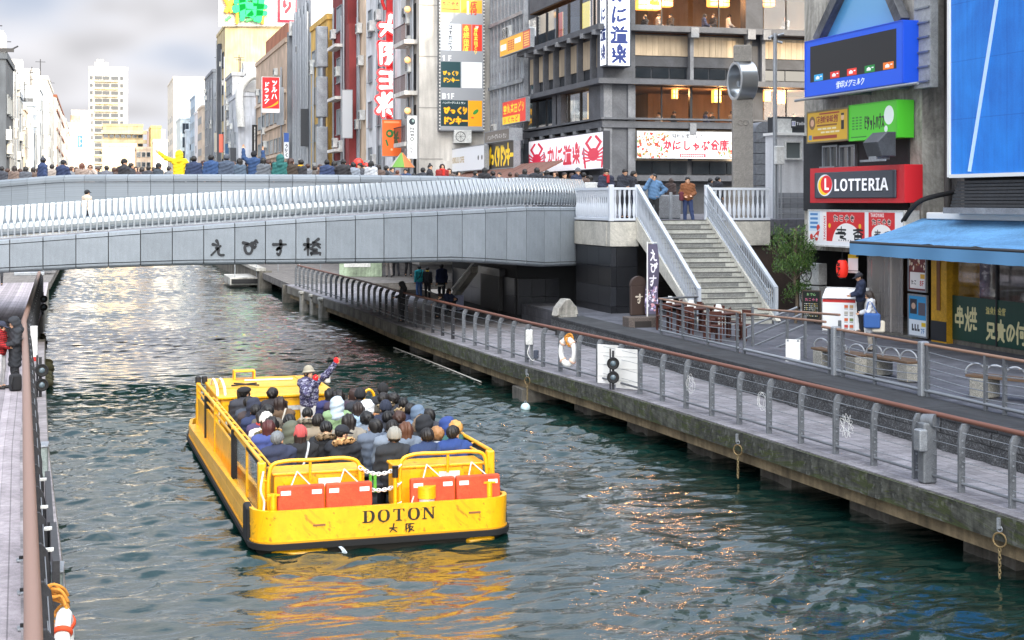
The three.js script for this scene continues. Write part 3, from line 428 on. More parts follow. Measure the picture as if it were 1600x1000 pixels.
// side = 'R' or 'L': corner nearest to us at pixel column pxn and distance t; its canal face ends at pixel column pxf; roof at pixel row py
function rowBuilding(name, label, { pxn, pxf, t, py, wall, cap, depth = 14, side = 'R', cols = 0, rows = 0, ww = 1.2, wh = 1.4, floor = 3.3, first = 6.5, near, opt = {}, bands, parapet, u0 = 0.08, u1 = 0.92 }) {
  const x0 = gx(pxn) * t, zn = gz(pxn) * t, tf = x0 / gx(pxf), zf = gz(pxf) * tf, top = EYE + (HORIZON - py) * t / FOCAL, s = side === 'R' ? 1 : -1;
  const b = building(name, label, { x0, x1: x0 + s * depth, zn, zf, top, wall, cap, parapet });
  const ys = []; for (let y = first; y + wh / 2 + 0.3 < top && ys.length < rows; y += floor) ys.push(y);
  for (const y of ys) for (let c = 0; c < cols; c++) windowAt(b, x0 - s * 0.012, y, mix(zn, zf, mix(u0, u1, (c + 0.5) / cols)), -s * PI / 2, ww, wh, opt);
  if (bands) part('floor_bands', ys.map((y) => b0(x0 - s * 0.18, x0 - s * 0.004, y - wh / 2 - 0.55, y - wh / 2 - 0.2, zf, zn)), wmat(bands), b);
  if (near) { const { cols: nc, x: [xa, xb], w = 1.2, h = 1.3, y0 = first, f = floor, o = opt } = near; for (let y = y0; y + h / 2 + 0.3 < top; y += f) for (let c = 0; c < nc; c++) windowAt(b, x0 + s * mix(xa, xb, (c + 0.5) / nc), y, zn + 0.012, 0, w, h, o); }
  if (t < 265) { // service clutter on the canal front and roof
    const r = rng(Math.round(pxn * 7 + t)), H = top - 6;
    for (let i = 0; i < 5; i++) acUnit(b, x0 - s * 0.22, 5.5 + r() * H, mix(zn, zf, 0.04 + 0.9 * r()), -s * PI / 2, 1.3);
    for (let i = 0; i < 3; i++) { const z = mix(zn, zf, r()); part('drain_pipe', rod(V(x0 - s * 0.16, 2, z), V(x0 - s * 0.16, top - r() * 6, z), 0.1, 6), M.galv, b); }
    if (t > 125 && s > 0) { const y = 7 + r() * 7; part('side_board', b0(x0 - s * 0.95, x0 - s * 0.2, y, y + 2.2 + r() * 2, zn - 0.5, zn - 0.28), mat(['#a9adb2', '#8f3d30', '#3d5f82', '#bdb8aa', '#3b3f45'][Math.floor(r() * 5)], 0.6), b); }
    if (top < 40) { part('roof_tank', cy(0.9, 0.9, 1.7, x0 + s * 3, top + 1.35, mix(zn, zf, 0.4), 12), M.offwhite, b); part('antenna', [rod(V(x0 + s, top, zn - 0.8), V(x0 + s, top + 3, zn - 0.8), 0.06, 4), rod(V(x0 + s * 0.3, top + 2.6, zn - 0.8), V(x0 + s * 1.7, top + 2.6, zn - 0.8), 0.04, 4)], M.postDark, b); part('roof_hut', b0(x0 + s * 2, x0 + s * 5, top + 0.51, top + 2.4, mix(zn, zf, 0.7), mix(zn, zf, 0.5)), wmat(wall), b); }
  }
  return { b, x0, zn, zf, top };
}
const pipes = (b, list, r = 0.09, m = M.galv) => list.forEach(([x, z, y0, y1]) => part('pipe', rod(V(x, y0, z), V(x, y1, z), r, 8), m, b));
function acUnit(parent, x, y, z, ry, s = 1) {
  const o = part('air_conditioner', rb(0.85 * s, 0.62 * s, 0.32 * s, 0.03), M.offwhite, parent); o.position.set(x, y, z); o.rotation.y = ry;
  const ring = new THREE.TorusGeometry(0.23 * s, 0.02, 6, 20); ring.translate(-0.12 * s, 0, 0.165 * s); part('fan_guard', [ring, ...[0, 1, 2, 3].map((k) => { const g = bx(0.44 * s, 0.012, 0.01); g.rotateZ(k * PI / 4); g.translate(-0.12 * s, 0, 0.17 * s); return g; })], M.postDark, o); return o;
}
// ---------------------------------------------------------------- right bank, from the corner restaurant to the far distance
const KX = 25.3, KZ = gz(945) * 76;
{ // the corner restaurant: dark frame, deep ledges, warm rooms behind glass
  const yk = (py) => EYE + (HORIZON - py) * 76 / FOCAL, K = thing('corner_restaurant', 'dark grey corner restaurant with deep ledges, beige panels and warm lit window bands', 'building');
  const dk = tmat('#5b5d62', grainTex, 0.7), dk2 = tmat('#45474c', grainTex, 0.7), beige = tmat('#a99a84', wallTex, 0.85), dark = mat('#1d1e21', 0.5), X1 = 60, ZF = gz(820) * (KX / gx(820));
  const L1 = yk(127), L2 = yk(43), L3 = yk(194), L0 = yk(278), top = 19;
  // floors and their back rooms
  part('lower_storey', b0(KX + 0.3, X1, 1, L3 - 0.2, ZF, KZ - 0.3), dk2, K);
  part('band_storey', b0(KX + 0.35, X1, L1 - 0.15, L2 - 0.2, ZF, KZ - 0.35), dk, K);
  part('upper_storey', b0(KX + 0.3, X1, L2 + 2.5, top, ZF, KZ - 0.3), dk, K);
  const warm = tmat('#9a7a58', wallTex, 0.8), ceil = mat('#6d5136', 0.9);
  for (const [lo, hi, n] of [[L3 - 0.2, L1 - 0.15, 1], [L2 - 0.2, L2 + 2.5, 2]]) {
    part('room_back', b0(KX + 4.5, X1, lo, hi, KZ - 5, KZ - 4.7), warm, K); part('room_back', b0(KX + 4.2, KX + 4.48, lo, hi, ZF, KZ - 4.7), warm, K);
    part('room_floor', b0(KX + 0.35, X1, lo, lo + 0.12, KZ - 4.7, KZ - 0.35), mat('#54351d', 0.6), K); part('room_ceiling', b0(KX + 0.35, X1, hi - 0.06, hi, KZ - 4.7, KZ - 0.35), ceil, K);
    part('side_floor', b0(KX + 0.35, KX + 4.2, lo, lo + 0.12, ZF, KZ - 4.72), mat('#54351d', 0.6), K); part('side_ceiling', b0(KX + 0.35, KX + 4.2, hi - 0.06, hi, ZF, KZ - 4.72), ceil, K);
  }
  // ledges right round
  for (const [y, h, o] of [[L1, 0.28, 0.5], [L2, 0.3, 0.5], [L3, 0.34, 0.2], [L0, 0.3, 0.35], [yk(188) + 0.1, 0.1, 0.3]]) part('ledge', [b0(KX - o, X1, y - h / 2, y + h / 2, KZ - 0.3, KZ + o), b0(KX - o, KX + 0.3, y - h / 2, y + h / 2, ZF, KZ - 0.301)], dk, K);
  // corner columns
  const cx0 = KX, cx1 = atZ(990, 0, KZ).x;
  part('corner_column', b0(cx0 - 0.05, cx1, 1, L1 - 0.15, KZ - 2.4, KZ + 0.06), dk, K); part('corner_pilaster', b0(cx1 - 0.35, cx1 + 0.05, 1, L1 - 0.15, KZ - 0.4, KZ + 0.14), tmat('#7a7c80', grainTex, 0.7), K); part('corner_pilaster', b0(cx0 - 0.1, cx0 + 0.35, 1, L1 - 0.15, KZ - 0.4, KZ + 0.14), tmat('#7a7c80', grainTex, 0.7), K);
  part('upper_column', b0(cx0, cx1 + 0.1, L1 + 0.15, top, KZ - 1.2, KZ - 0.02), dk, K);
  // front: panels, posts, windows (glazing bars every metre)
  const X = (px) => atZ(px, 0, KZ).x;
  for (const [a, b] of [[993, 1077], [1084, 1165], [1195, 1300]]) {
    const n = Math.max(1, Math.round((X(b) - X(a)) / 0.32));
    for (let i = 0; i < n; i++) part('cladding_panel', b0(mix(X(a), X(b), i / n) + 0.008, mix(X(a), X(b), (i + 1) / n) - 0.008, yk(84), yk(52), KZ - 0.35, KZ - 0.2), beige, K);
    part('spandrel', b0(X(a), X(b), yk(101), yk(84.5), KZ - 0.35, KZ - 0.24), dk2, K);
    for (let i = 0; i < 3; i++) part('strip_window', b0(mix(X(a), X(b), i / 3) + 0.03, mix(X(a), X(b), (i + 1) / 3) - 0.03, yk(119), yk(103), KZ - 0.35, KZ - 0.3), M.darkGlass, K);
    for (const [lo, hi] of [[yk(187), yk(133)], [yk(36), yk(-20)]]) {
      const m = a === 1195 ? 3 : 2;
      for (let i = 0; i < m; i++) { const p = part('window_pane', b0(mix(X(a), X(b), i / m) + 0.02, mix(X(a), X(b), (i + 1) / m) - 0.02, lo, hi, KZ - 0.16, KZ - 0.15), M.glass, K); }
      part('mullion', Array.from({ length: m - 1 }, (_, i) => { const q = mix(X(a), X(b), (i + 1) / m); return b0(q - 0.03, q + 0.03, lo, hi, KZ - 0.2, KZ - 0.1); }), dark, K);
    }
    for (let i = 0; i < 3; i++) part('strip_window', b0(mix(X(a), X(b), i / 3) + 0.03, mix(X(a), X(b), (i + 1) / 3) - 0.03, yk(271), yk(252), KZ - 0.3, KZ - 0.22), M.darkGlass, K);
    part('lower_panel', b0(X(a), X(b), yk(250), yk(201), KZ - 0.3, KZ - 0.2), beige, K);
  }
  for (const px of [1080, 1168, 1192]) { part('post', b0(X(px) - 0.1, X(px) + 0.1, L1 + 0.14, L2 - 0.14, KZ - 0.3, KZ + 0.1), tmat('#7a7c80', grainTex, 0.7), K); part('bracket', b0(X(px) - 0.22, X(px) + 0.22, L2 - 0.42, L2 + 0.1, KZ + 0.12, KZ + 0.55), tmat('#85878a', grainTex, 0.7), K); part('bracket', b0(X(px) - 0.18, X(px) + 0.18, L3 - 0.5, L3 + 0.1, KZ + 0.05, KZ + 0.28), tmat('#85878a', grainTex, 0.7), K); }
  part('pier', b0(X(1167), X(1194), 1, top, KZ - 0.8, KZ - 0.14), dk2, K); part('window_post', b0(X(1079), X(1083), yk(187), yk(133), KZ - 0.3, KZ - 0.08), dark, K);
  // canal side: the same bands seen along the wall
  const Z = (px) => atX(px, 0, KX).z, zz = [822, 836, 851, 867, 885, 904, 925, 944];
  for (let i = 0; i + 1 < zz.length; i++) {
    const a = Z(zz[i]), b = Z(zz[i + 1]);
    part('cladding_panel', b0(KX + 0.22, KX + 0.36, yk(100), yk(54), a + 0.1, b - 0.2), beige, K); part('strip_window', b0(KX + 0.3, KX + 0.36, yk(119), yk(102), a + 0.1, b - 0.2), M.darkGlass, K);
    part('rib', b0(KX - 0.05, KX + 0.3, L1 + 0.14, L2 - 0.14, b - 0.2, b + 0.02), dk, K); part('bracket', b0(KX - 0.6, KX - 0.02, L2 - 0.36, L2 - 0.1, b - 0.25, b + 0.05), tmat('#85878a', grainTex, 0.7), K);
    for (const [lo, hi] of [[yk(190), yk(134)], [yk(36), yk(-20)]]) { part('window_pane', b0(KX + 0.15, KX + 0.16, lo, hi, a + 0.03, b - 0.03), i < 3 ? M.skyGlass : M.glass, K); part('mullion', b0(KX + 0.08, KX + 0.2, lo, hi, b - 0.04, b + 0.04), dark, K); }
    part('bracket', b0(KX - 0.25, KX - 0.02, L3 - 0.5, L3 - 0.18, b - 0.25, b + 0.1), tmat('#85878a', grainTex, 0.7), K);
  }
  for (const px of [868, 874]) part('side_column', b0(KX - 0.05, KX + 0.3, L3 + 0.17, L1 - 0.14, Z(px) - 0.5, Z(px) + 0.4), dk, K);
  // curtains and paper screens glow behind the canal side
  const blind = new THREE.MeshStandardMaterial({ color: S('#e9c476'), roughness: 0.9, emissive: S('#ffce78'), emissiveIntensity: 0.35 });
  for (const [a, b] of [[896, 943], [840, 876]]) part('paper_screen', b0(KX + 0.8, KX + 0.84, yk(190), yk(134), Z(a), Z(b)), a > 890 ? blind : mat('#c9cacb', 0.9), K);
  for (const [a, b, c] of [[839, 852, '#f3c48a'], [854, 866, '#f5dca8'], [893, 908, '#f3df62'], [912, 930, '#efd7c0']]) part('window_poster', b0(KX + 0.5, KX + 0.54, yk(36), yk(-15), Z(a), Z(b)), panelMat(64, 128, (x, w, h) => { x.fillStyle = c; x.fillRect(0, 0, w, h); const r = rng(a); for (let i = 0; i < 14; i++) { x.fillStyle = ['#e0532f', '#f6e8c8', '#eab02f', '#7fb04a', '#f7f2e6'][Math.floor(r() * 5)]; x.beginPath(); x.ellipse(r() * w, r() * h, 6 + r() * 14, 8 + r() * 20, r() * 3, 0, 7); x.fill(); } }, 0.35), K);
  // lanterns hanging in the rooms
  const lampMat = new THREE.MeshStandardMaterial({ color: S('#ffd9a0'), emissive: S('#ffa63c'), emissiveIntensity: 1.7, roughness: 0.8 });
  const lanterns = [[1119, 150, 1], [1219, 152, 1], [1198, 150, 0.8], [1054, 147, 0.7], [1030, 2, 1.2], [1012, 8, 1.1], [1122, 4, 1], [1196, 5, 0.8]];
  lanterns.forEach(([px, py, s], i) => {
    const p = atZ(px, py, KZ - 1.6), t = thing('paper_lantern', ['square paper lantern glowing in the lower windows, biggest one beside the ringed monument', 'paper lantern lit in the lower window right of the ringed monument', 'narrow lit lantern just right of the monument ring in the lower window', 'small lit lantern in the lower window above the white banner', 'wide orange ceiling lantern in the upper window beside the vertical sign', 'low orange lantern in the upper window corner beside the vertical sign', 'orange lantern in the middle of the upper window band', 'small lantern at the end of the upper window band'][i], 'lantern', [p.x, p.y, p.z], 0, 'lanterns in the restaurant windows');
    const up = py < 60;
    part('shade', up ? rb(1.2 * s, 0.5 * s, 0.5, 0.08) : rb(0.42 * s, 0.75 * s, 0.42 * s, 0.04), lampMat, t); part('frame', up ? [b0(-0.62 * s, 0.62 * s, -0.02, 0.02, 0.255, 0.27), b0(-0.2, -0.17, -0.26 * s, 0.26 * s, 0.255, 0.27), b0(0.17, 0.2, -0.26 * s, 0.26 * s, 0.255, 0.27)] : [b0(-0.23 * s, 0.23 * s, 0.38 * s, 0.41 * s, -0.23 * s, 0.23 * s), b0(-0.23 * s, 0.23 * s, -0.41 * s, -0.38 * s, -0.23 * s, 0.23 * s), b0(-0.02, 0.02, -0.38 * s, 0.38 * s, 0.215 * s, 0.23 * s), b0(-0.21 * s, 0.21 * s, -0.02, 0.02, 0.216 * s, 0.231 * s)], dark, t);
    part('cord', rod(V(0, (up ? 0.25 : 0.41) * s, 0), V(0, 1.4, 0), 0.015, 4), dark, t);
    if (i < 7) { const l = new THREE.PointLight(0xffb877, 11 * s, 0, 2); l.position.set(0, 0, 0.6); l.shadow.radius = 8; l.name = 'lantern_light'; t.add(l); }
  });
}
// its signs
const ink = '#1b2a5c';
{
  const z = KZ + 0.9, b = boardZ(z, 948, 986, -30, 104);
  const t = signBox('vertical_sign', 'tall white lit sign with navy brush characters on the restaurant corner', b.w, b.h, b.w * 0.8, panelMat(160, 560, (x, w, h) => { x.fillStyle = '#f4f8ff'; x.fillRect(0, 0, w, h); writeJP(x, 'かに道楽', 18, 18, 126, ink, { vertical: true, lw: 0.15, step: 1.06 }); x.strokeStyle = '#aebfdd'; x.lineWidth = 2; x.beginPath(); x.moveTo(0, 278); x.lineTo(w, 278); x.stroke(); }, 0.75), mat('#2a2f3a', 0.5), b.pos, 0, { trim: 0.07 });
  const side = part('side_face', new THREE.PlaneGeometry(b.w * 0.7, b.h - 0.2), panelMat(128, 560, (x, w, h) => { x.fillStyle = '#eef3fb'; x.fillRect(0, 0, w, h); writeJP(x, 'かに道楽', 10, 18, 108, ink, { vertical: true, lw: 0.15, step: 1.22 }); }, 0.6), t); side.rotation.y = -PI / 2; side.position.set(-b.w / 2 - 0.006, 0, -b.w * 0.4);
  const crab = (x, cx0, cy2, s, st) => { // a red crab of shell, claws and legs
    x.save(); x.translate(cx0, 0); x.scale(st, 1); const cx = 0;
    x.fillStyle = x.strokeStyle = '#d2304a'; x.lineCap = 'round'; x.beginPath(); x.ellipse(cx, cy2 + 6 * s, 17 * s, 22 * s, 0, 0, 7); x.fill();
    for (const k of [-1, 1]) { for (let i = 0; i < 4; i++) { x.lineWidth = 5.5 * s; x.beginPath(); x.moveTo(cx + k * 12 * s, cy2 + (2 + i * 8) * s); x.lineTo(cx + k * (30 - i * 1) * s, cy2 + (-14 + i * 14) * s); x.lineTo(cx + k * (34 - i * 3) * s, cy2 + (2 + i * 16) * s); x.stroke(); } x.lineWidth = 8 * s; x.beginPath(); x.moveTo(cx + k * 10 * s, cy2 - 12 * s); x.lineTo(cx + k * 22 * s, cy2 - 34 * s); x.lineTo(cx + k * 8 * s, cy2 - 54 * s); x.stroke(); }
    x.restore();
  };
  const cb = boardX(KX - 0.75, 826, 943, 212, 268);
  sign('crab_sign', 'long white sign with two red crabs and red characters below the canal windows', cb, (x, w, h) => { x.fillStyle = '#f5f3f6'; x.fillRect(0, 0, w, h); crab(x, w * 0.12, h * 0.55, h / 125, w / h / 2.1); crab(x, w * 0.885, h * 0.55, h / 122, w / h / 2.1); writeJP(x, 'かに道楽', w * 0.27, h * 0.2, h * 0.62, '#d02c45', { lw: 0.15, fit: w * 0.46 }); x.fillStyle = '#8d7f8c'; for (const q of [0.215, 0.755]) for (let i = 0; i < 5; i++) x.fillRect(w * q, h * (0.38 + i * 0.06), w * 0.025, h * 0.03); }, { d: 0.35, glow: 0.3, res: 768, frame: mat('#33343a', 0.6) });
  const bb = boardZ(KZ + 0.25, 995, 1146, 205, 248);
  sign('crab_banner', 'pale banner with red lettering and dishes of crab on the restaurant front', bb, (x, w, h) => {
    x.fillStyle = '#e9edf0'; x.fillRect(0, 0, w, h); const r = rng(8);
    for (let i = 0; i < 260; i++) { const left = i < 190, q = r(); x.fillStyle = ['#d8452e', '#e98a55', '#f3e6d2', '#5f9140', '#c6341f', '#f0c8a0', '#8d5b33', '#ffffff'][Math.floor(r() * 8)]; x.beginPath(); const X = left ? Math.pow(q, 1.2) * w * 0.32 : w * (1 - Math.pow(q, 1.4) * 0.16), Y = h * (0.08 + r() * 0.9); if (!left && Y < h * 0.35) continue; x.ellipse(X, Y, 6 + r() * 17, 4 + r() * 11, r() * 3, 0, 7); x.fill(); }
    x.strokeStyle = '#c3ccd3'; x.lineWidth = 2; for (let i = 0; i < 5; i++) { x.beginPath(); x.moveTo(w * (0.6 + i * 0.07), 0); x.quadraticCurveTo(w * (0.5 + i * 0.05), h * 0.4, w * (0.3 + i * 0.06), h); x.stroke(); }
    writeJP(x, '特別会席フェア', w * 0.36, h * 0.08, h * 0.17, '#3b3b40', { lw: 0.11 }); writeJP(x, 'かにしゃぶ会席', w * 0.26, h * 0.3, h * 0.4, '#d0213c', { lw: 0.15, squeeze: 0.92, outline: '#f5efe9' });
    x.fillStyle = '#d0213c'; x.fillRect(w * 0.44, h * 0.83, w * 0.27, h * 0.13); x.fillStyle = '#f5e9e6'; for (let i = 0; i < 11; i++) x.fillRect(w * (0.452 + i * 0.0225), h * 0.86, w * 0.016, h * 0.07);
  }, { d: 0.1, res: 1024, trim: 0.02 });
}
{ // grey finned block between the restaurant and the tower with the floor board
  const m = rowBuilding('louvre_building', 'grey building faced with tall vertical metal fins left of the corner restaurant', { pxn: 826, pxf: 772, t: 91, py: -40, wall: '#62656a', depth: 20 });
  for (let i = 0; i < 10; i++) part('fin', b0(m.x0 - 0.3, m.x0 - 0.01, 9.2, 20, mix(m.zn, m.zf, i / 9.3) - 0.22, mix(m.zn, m.zf, i / 9.3) - 0.02), tmat('#a9acb0', grainTex, 0.6), m.b);
  for (const y of [8.9, 13.0, 17.2]) part('floor_rail', b0(m.x0 - 0.42, m.x0 - 0.31, y, y + 0.22, m.zf, m.zn), M.galv, m.b);
  sign('yellow_sign', 'yellow sign with a white centre panel on the finned grey building', boardX(m.x0 - 1.2, 781, 829, 53, 82), (x, w, h) => { x.fillStyle = '#f0ad1c'; x.fillRect(0, 0, w, h); x.fillStyle = '#fdfaf0'; x.fillRect(w * 0.02, h * 0.32, w * 0.2, h * 0.36); x.fillRect(w * 0.5, h * 0.22, w * 0.2, h * 0.3); x.fillStyle = '#c2461e'; for (let i = 0; i < 4; i++) for (let j = 0; j < 5; j++) x.fillRect(w * (0.27 + i * 0.055), h * (0.2 + j * 0.13), w * 0.04, h * 0.09); x.fillStyle = '#d2553a'; x.fillRect(w * 0.77, 0, w * 0.23, h); x.fillStyle = '#f2c35a'; for (let j = 0; j < 6; j++) x.fillRect(w * 0.8, h * (0.1 + j * 0.14), w * 0.16, h * 0.07); }, { glow: 0.2 });
  sign('red_yellow_sign', 'red and yellow sign with yellow characters low on the finned building', boardX(m.x0 - 1.4, 785, 822, 155, 193), (x, w, h) => { x.fillStyle = '#dc2f22'; x.fillRect(0, 0, w, h); writeJP(x, '豊後高田どり', w * 0.03, h * 0.1, h * 0.44, '#ffd21f', { lw: 0.13, fit: w * 0.94 }); x.fillStyle = '#f7c81f'; x.fillRect(0, h * 0.66, w * 0.75, h * 0.34); writeJP(x, 'りくたど', w * 0.03, h * 0.69, h * 0.26, '#c22', { lw: 0.16, fit: w * 0.66 }); }, { glow: 0.25 });
}
const tower1 = rowBuilding('floor_board_tower', 'pale concrete building carrying the tall floor by floor sign board', { pxn: 655, pxf: 634, t: 98, py: -60, wall: '#b9b7b2', depth: 14 });
{
  const { b, x0, zn, zf } = tower1;
  for (let y = 6.2, k = 0; y < 20; y += 3.42, k++) { // galleries on the canal side, their shade painted on as flat dark sheets
    part('gallery_shade', b0(x0 - 0.02, x0 + 0.02, y, y + 2.5, zf + 0.4, zn - 0.9), mat('#17181a', 0.8), b); part('gallery_slab', b0(x0 - 0.9, x0 - 0.01, y - 0.3, y - 0.02, zf + 0.2, zn - 0.5), wmat('#c9c7c2'), b);
    part('gallery_railing', [b0(x0 - 0.9, x0 - 0.84, y + 1.0, y + 1.06, zf + 0.2, zn - 0.5), ...Array.from({ length: 12 }, (_, i) => b0(x0 - 0.88, x0 - 0.85, y, y + 1, mix(zf + 0.3, zn - 0.6, i / 11) - 0.03, mix(zf + 0.3, zn - 0.6, i / 11) + 0.03))], mat('#4a2b2b', 0.6), b);
    part('lamp', new THREE.SphereGeometry(0.22, 10, 8).translate(x0 - 0.5, y + 2.1, zn - 1.4), new THREE.MeshStandardMaterial({ color: S('#ffd9a0'), emissive: S('#ffb050'), emissiveIntensity: 0.7 }), b);
  }
  for (let y = 5; y < 22; y += 3.42) part('facing_joint', b0(x0 - 0.015, x0 + 1.6, y, y + 0.06, zn - 0.02, zn + 0.018), mat('#8f8d88', 0.9), b);
  const bd = boardZ(zn + 0.5, 686, 757, -30, 205), G = '#8d9094';
  const W = 384, Hh = Math.round(W * bd.h / bd.w), yp = (py) => (py + 30) / 235 * Hh;
  signBox('floor_board', 'tall grey board of shop panels marked 2F, 1F and B1F on the concrete tower', bd.w, bd.h, 0.5, panelMat(W, Hh, (x, w, h) => {
    x.fillStyle = G; x.fillRect(0, 0, w, h); x.fillStyle = '#dfe1e3'; x.font = 'bold 66px sans-serif'; for (const [s, py] of [['2 F', 36], ['1 F', 96], ['B1F', 156]]) x.fillText(s, 12, yp(py));
    x.fillStyle = '#e9a23c'; x.fillRect(8, yp(-2), 170, yp(19) - yp(-2)); x.fillStyle = '#e59a26'; x.fillRect(182, yp(-2), 190, yp(19) - yp(-2)); writeJP(x, 'たこやき', 16, yp(1), 38, '#8b2a18'); x.fillStyle = '#7a3a1a'; x.fillRect(16, yp(13), 150, 8); x.fillStyle = '#fbe7b4'; x.fillRect(236, yp(0), 20, 110); writeJP(x, '店何', 270, yp(0), 56, '#c0321f', { vertical: true, lw: 0.16 });
    x.fillStyle = '#dfe6ee'; x.fillRect(6, yp(37), 176, yp(79) - yp(37)); writeJP(x, 'ほすたいう'.replace('ほ', 'は').replace('い', 'に'), 70, yp(38), 42, '#15161a', { vertical: true, lw: 0.15 }); x.fillStyle = '#d65a2a'; x.fillRect(194, yp(37), 84, yp(79) - yp(37)); x.fillStyle = '#e0351f'; x.fillRect(284, yp(37), 88, yp(79) - yp(37)); writeJP(x, '串焼田店', 204, yp(39), 52, '#ffd54a', { vertical: true, lw: 0.15 }); writeJP(x, '豊後高田どり', 298, yp(41), 37, '#ffd54a', { vertical: true, lw: 0.15 }); x.fillStyle = '#fff'; x.font = 'bold 30px sans-serif'; x.fillText('2F', 310, yp(41) + 12);
    x.fillStyle = '#103a40'; x.fillRect(6, yp(97), 174, yp(138) - yp(97)); x.fillStyle = '#eaeef0'; x.fillRect(190, yp(97), 182, yp(138) - yp(97)); writeJP(x, 'びっくり', 22, yp(111), 40, '#f4b514', { lw: 0.2, squeeze: 0.9 }); writeJP(x, 'ドンキー', 22, yp(122), 40, '#f4b514', { lw: 0.2, squeeze: 0.9 });
    x.fillStyle = '#0e3137'; x.fillRect(6, yp(158), 240, yp(199) - yp(158)); x.fillStyle = '#f0a014'; x.fillRect(248, yp(158), 124, yp(199) - yp(158)); writeJP(x, 'ハンバーグレストラン', 20, yp(160), 20, '#e8ece8', { lw: 0.14 }); writeJP(x, 'びっくり', 30, yp(168), 60, '#f4b514', { lw: 0.22, squeeze: 0.9, outline: '#b35a10', ow: 0.3 }); writeJP(x, 'ドンキー', 24, yp(184), 60, '#f4b514', { lw: 0.22, squeeze: 0.9, outline: '#b35a10', ow: 0.3 }); x.fillStyle = '#2f8a3a'; x.beginPath(); x.ellipse(316, yp(176), 30, 15, -0.7, 0, 7); x.fill(); x.fillStyle = '#d8432a'; x.fillRect(276, yp(184), 22, 12);
  }, 0.12), mat('#6a6d71', 0.6), bd.pos, 0, { trim: 0.08 });
  const bulbs = []; for (let i = 0; i < 46; i++) for (const s of [-1, 1]) bulbs.push(new THREE.SphereGeometry(0.05, 6, 5).translate(bd.pos.x + s * (bd.w / 2 - 0.04), bd.pos.y - bd.h / 2 + 0.12 + i * 0.22, bd.pos.z + 0.04));
  part('bulb', bulbs, mat('#e8e6de', 0.3), b).userData.kind = 'stuff';
  acUnit(b, atZ(720, 212, zn).x, atZ(720, 214, zn).y, zn + 0.4, 0, 1.4);
  sign('coffee_sign', 'white coffee shop fascia with gold lettering left of the yellow character sign', boardX(23.0, 691, 757, 230, 268), (x, w, h) => { x.fillStyle = '#eef0f2'; x.fillRect(0, 0, w, h); x.fillStyle = '#b98a2c'; x.beginPath(); x.ellipse(w * 0.2, h * 0.5, w * 0.03, h * 0.3, 0, 0, 7); x.fill(); x.fillStyle = '#f2dfae'; x.beginPath(); x.ellipse(w * 0.2, h * 0.5, w * 0.015, h * 0.18, 0, 0, 7); x.fill(); x.fillStyle = '#a8801f'; x.font = 'bold ' + h * 0.36 + 'px sans-serif'; x.save(); x.translate(w * 0.26, h * 0.64); x.scale(0.62, 1); x.fillText('HONOLULU COFFEE', 0, 0); x.restore(); x.fillStyle = '#222'; x.beginPath(); x.arc(w * 0.87, h * 0.5, h * 0.1, 0, 7); x.arc(w * 0.95, h * 0.5, h * 0.1, 0, 7); x.fill(); }, { res: 640, d: 0.3 });
  sign('yellow_character_sign', 'black sign with thick yellow characters above the brown canopy', boardX(23.4, 762, 803, 222, 264), (x, w, h) => { x.fillStyle = '#2a251f'; x.fillRect(0, 0, w, h); writeJP(x, 'びっくりドンキー', w * 0.01, h * 0.05, h * 0.84, '#ffd200', { lw: 0.19, fit: w * 0.97 }); }, { res: 768, d: 0.4, glow: 0.15 });
  sign('grey_awning_sign', 'slate grey sign with small white characters over the yellow character sign', boardX(23.2, 757, 796, 203, 222), (x, w, h) => { x.fillStyle = '#6f675f'; x.fillRect(0, 0, w, h); writeJP(x, 'ハンバーグレストラン', w * 0.12, h * 0.28, h * 0.5, '#f3f3ee', { lw: 0.12, fit: w * 0.78 }); }, { d: 0.8 });
  const cp = boardX(22.2, 700, 832, 266, 274), can = thing('brown_canopy', 'reddish brown sloping canopy along the shopfronts behind the bridge', 'awning');
  for (let i = 0; i < 9; i++) { const za = mix(cp.pos.z + cp.w / 2, cp.pos.z - cp.w / 2, i / 9), zb = mix(cp.pos.z + cp.w / 2, cp.pos.z - cp.w / 2, (i + 0.94) / 9); part('canopy_panel', extr([[0, 0], [1.9, 0.95], [1.9, 1.02], [0, 0.08]], Math.abs(zb - za)).translate(22.0, cp.pos.y - 0.5, Math.min(za, zb)), mat('#7a5548', 0.7), can); }
}
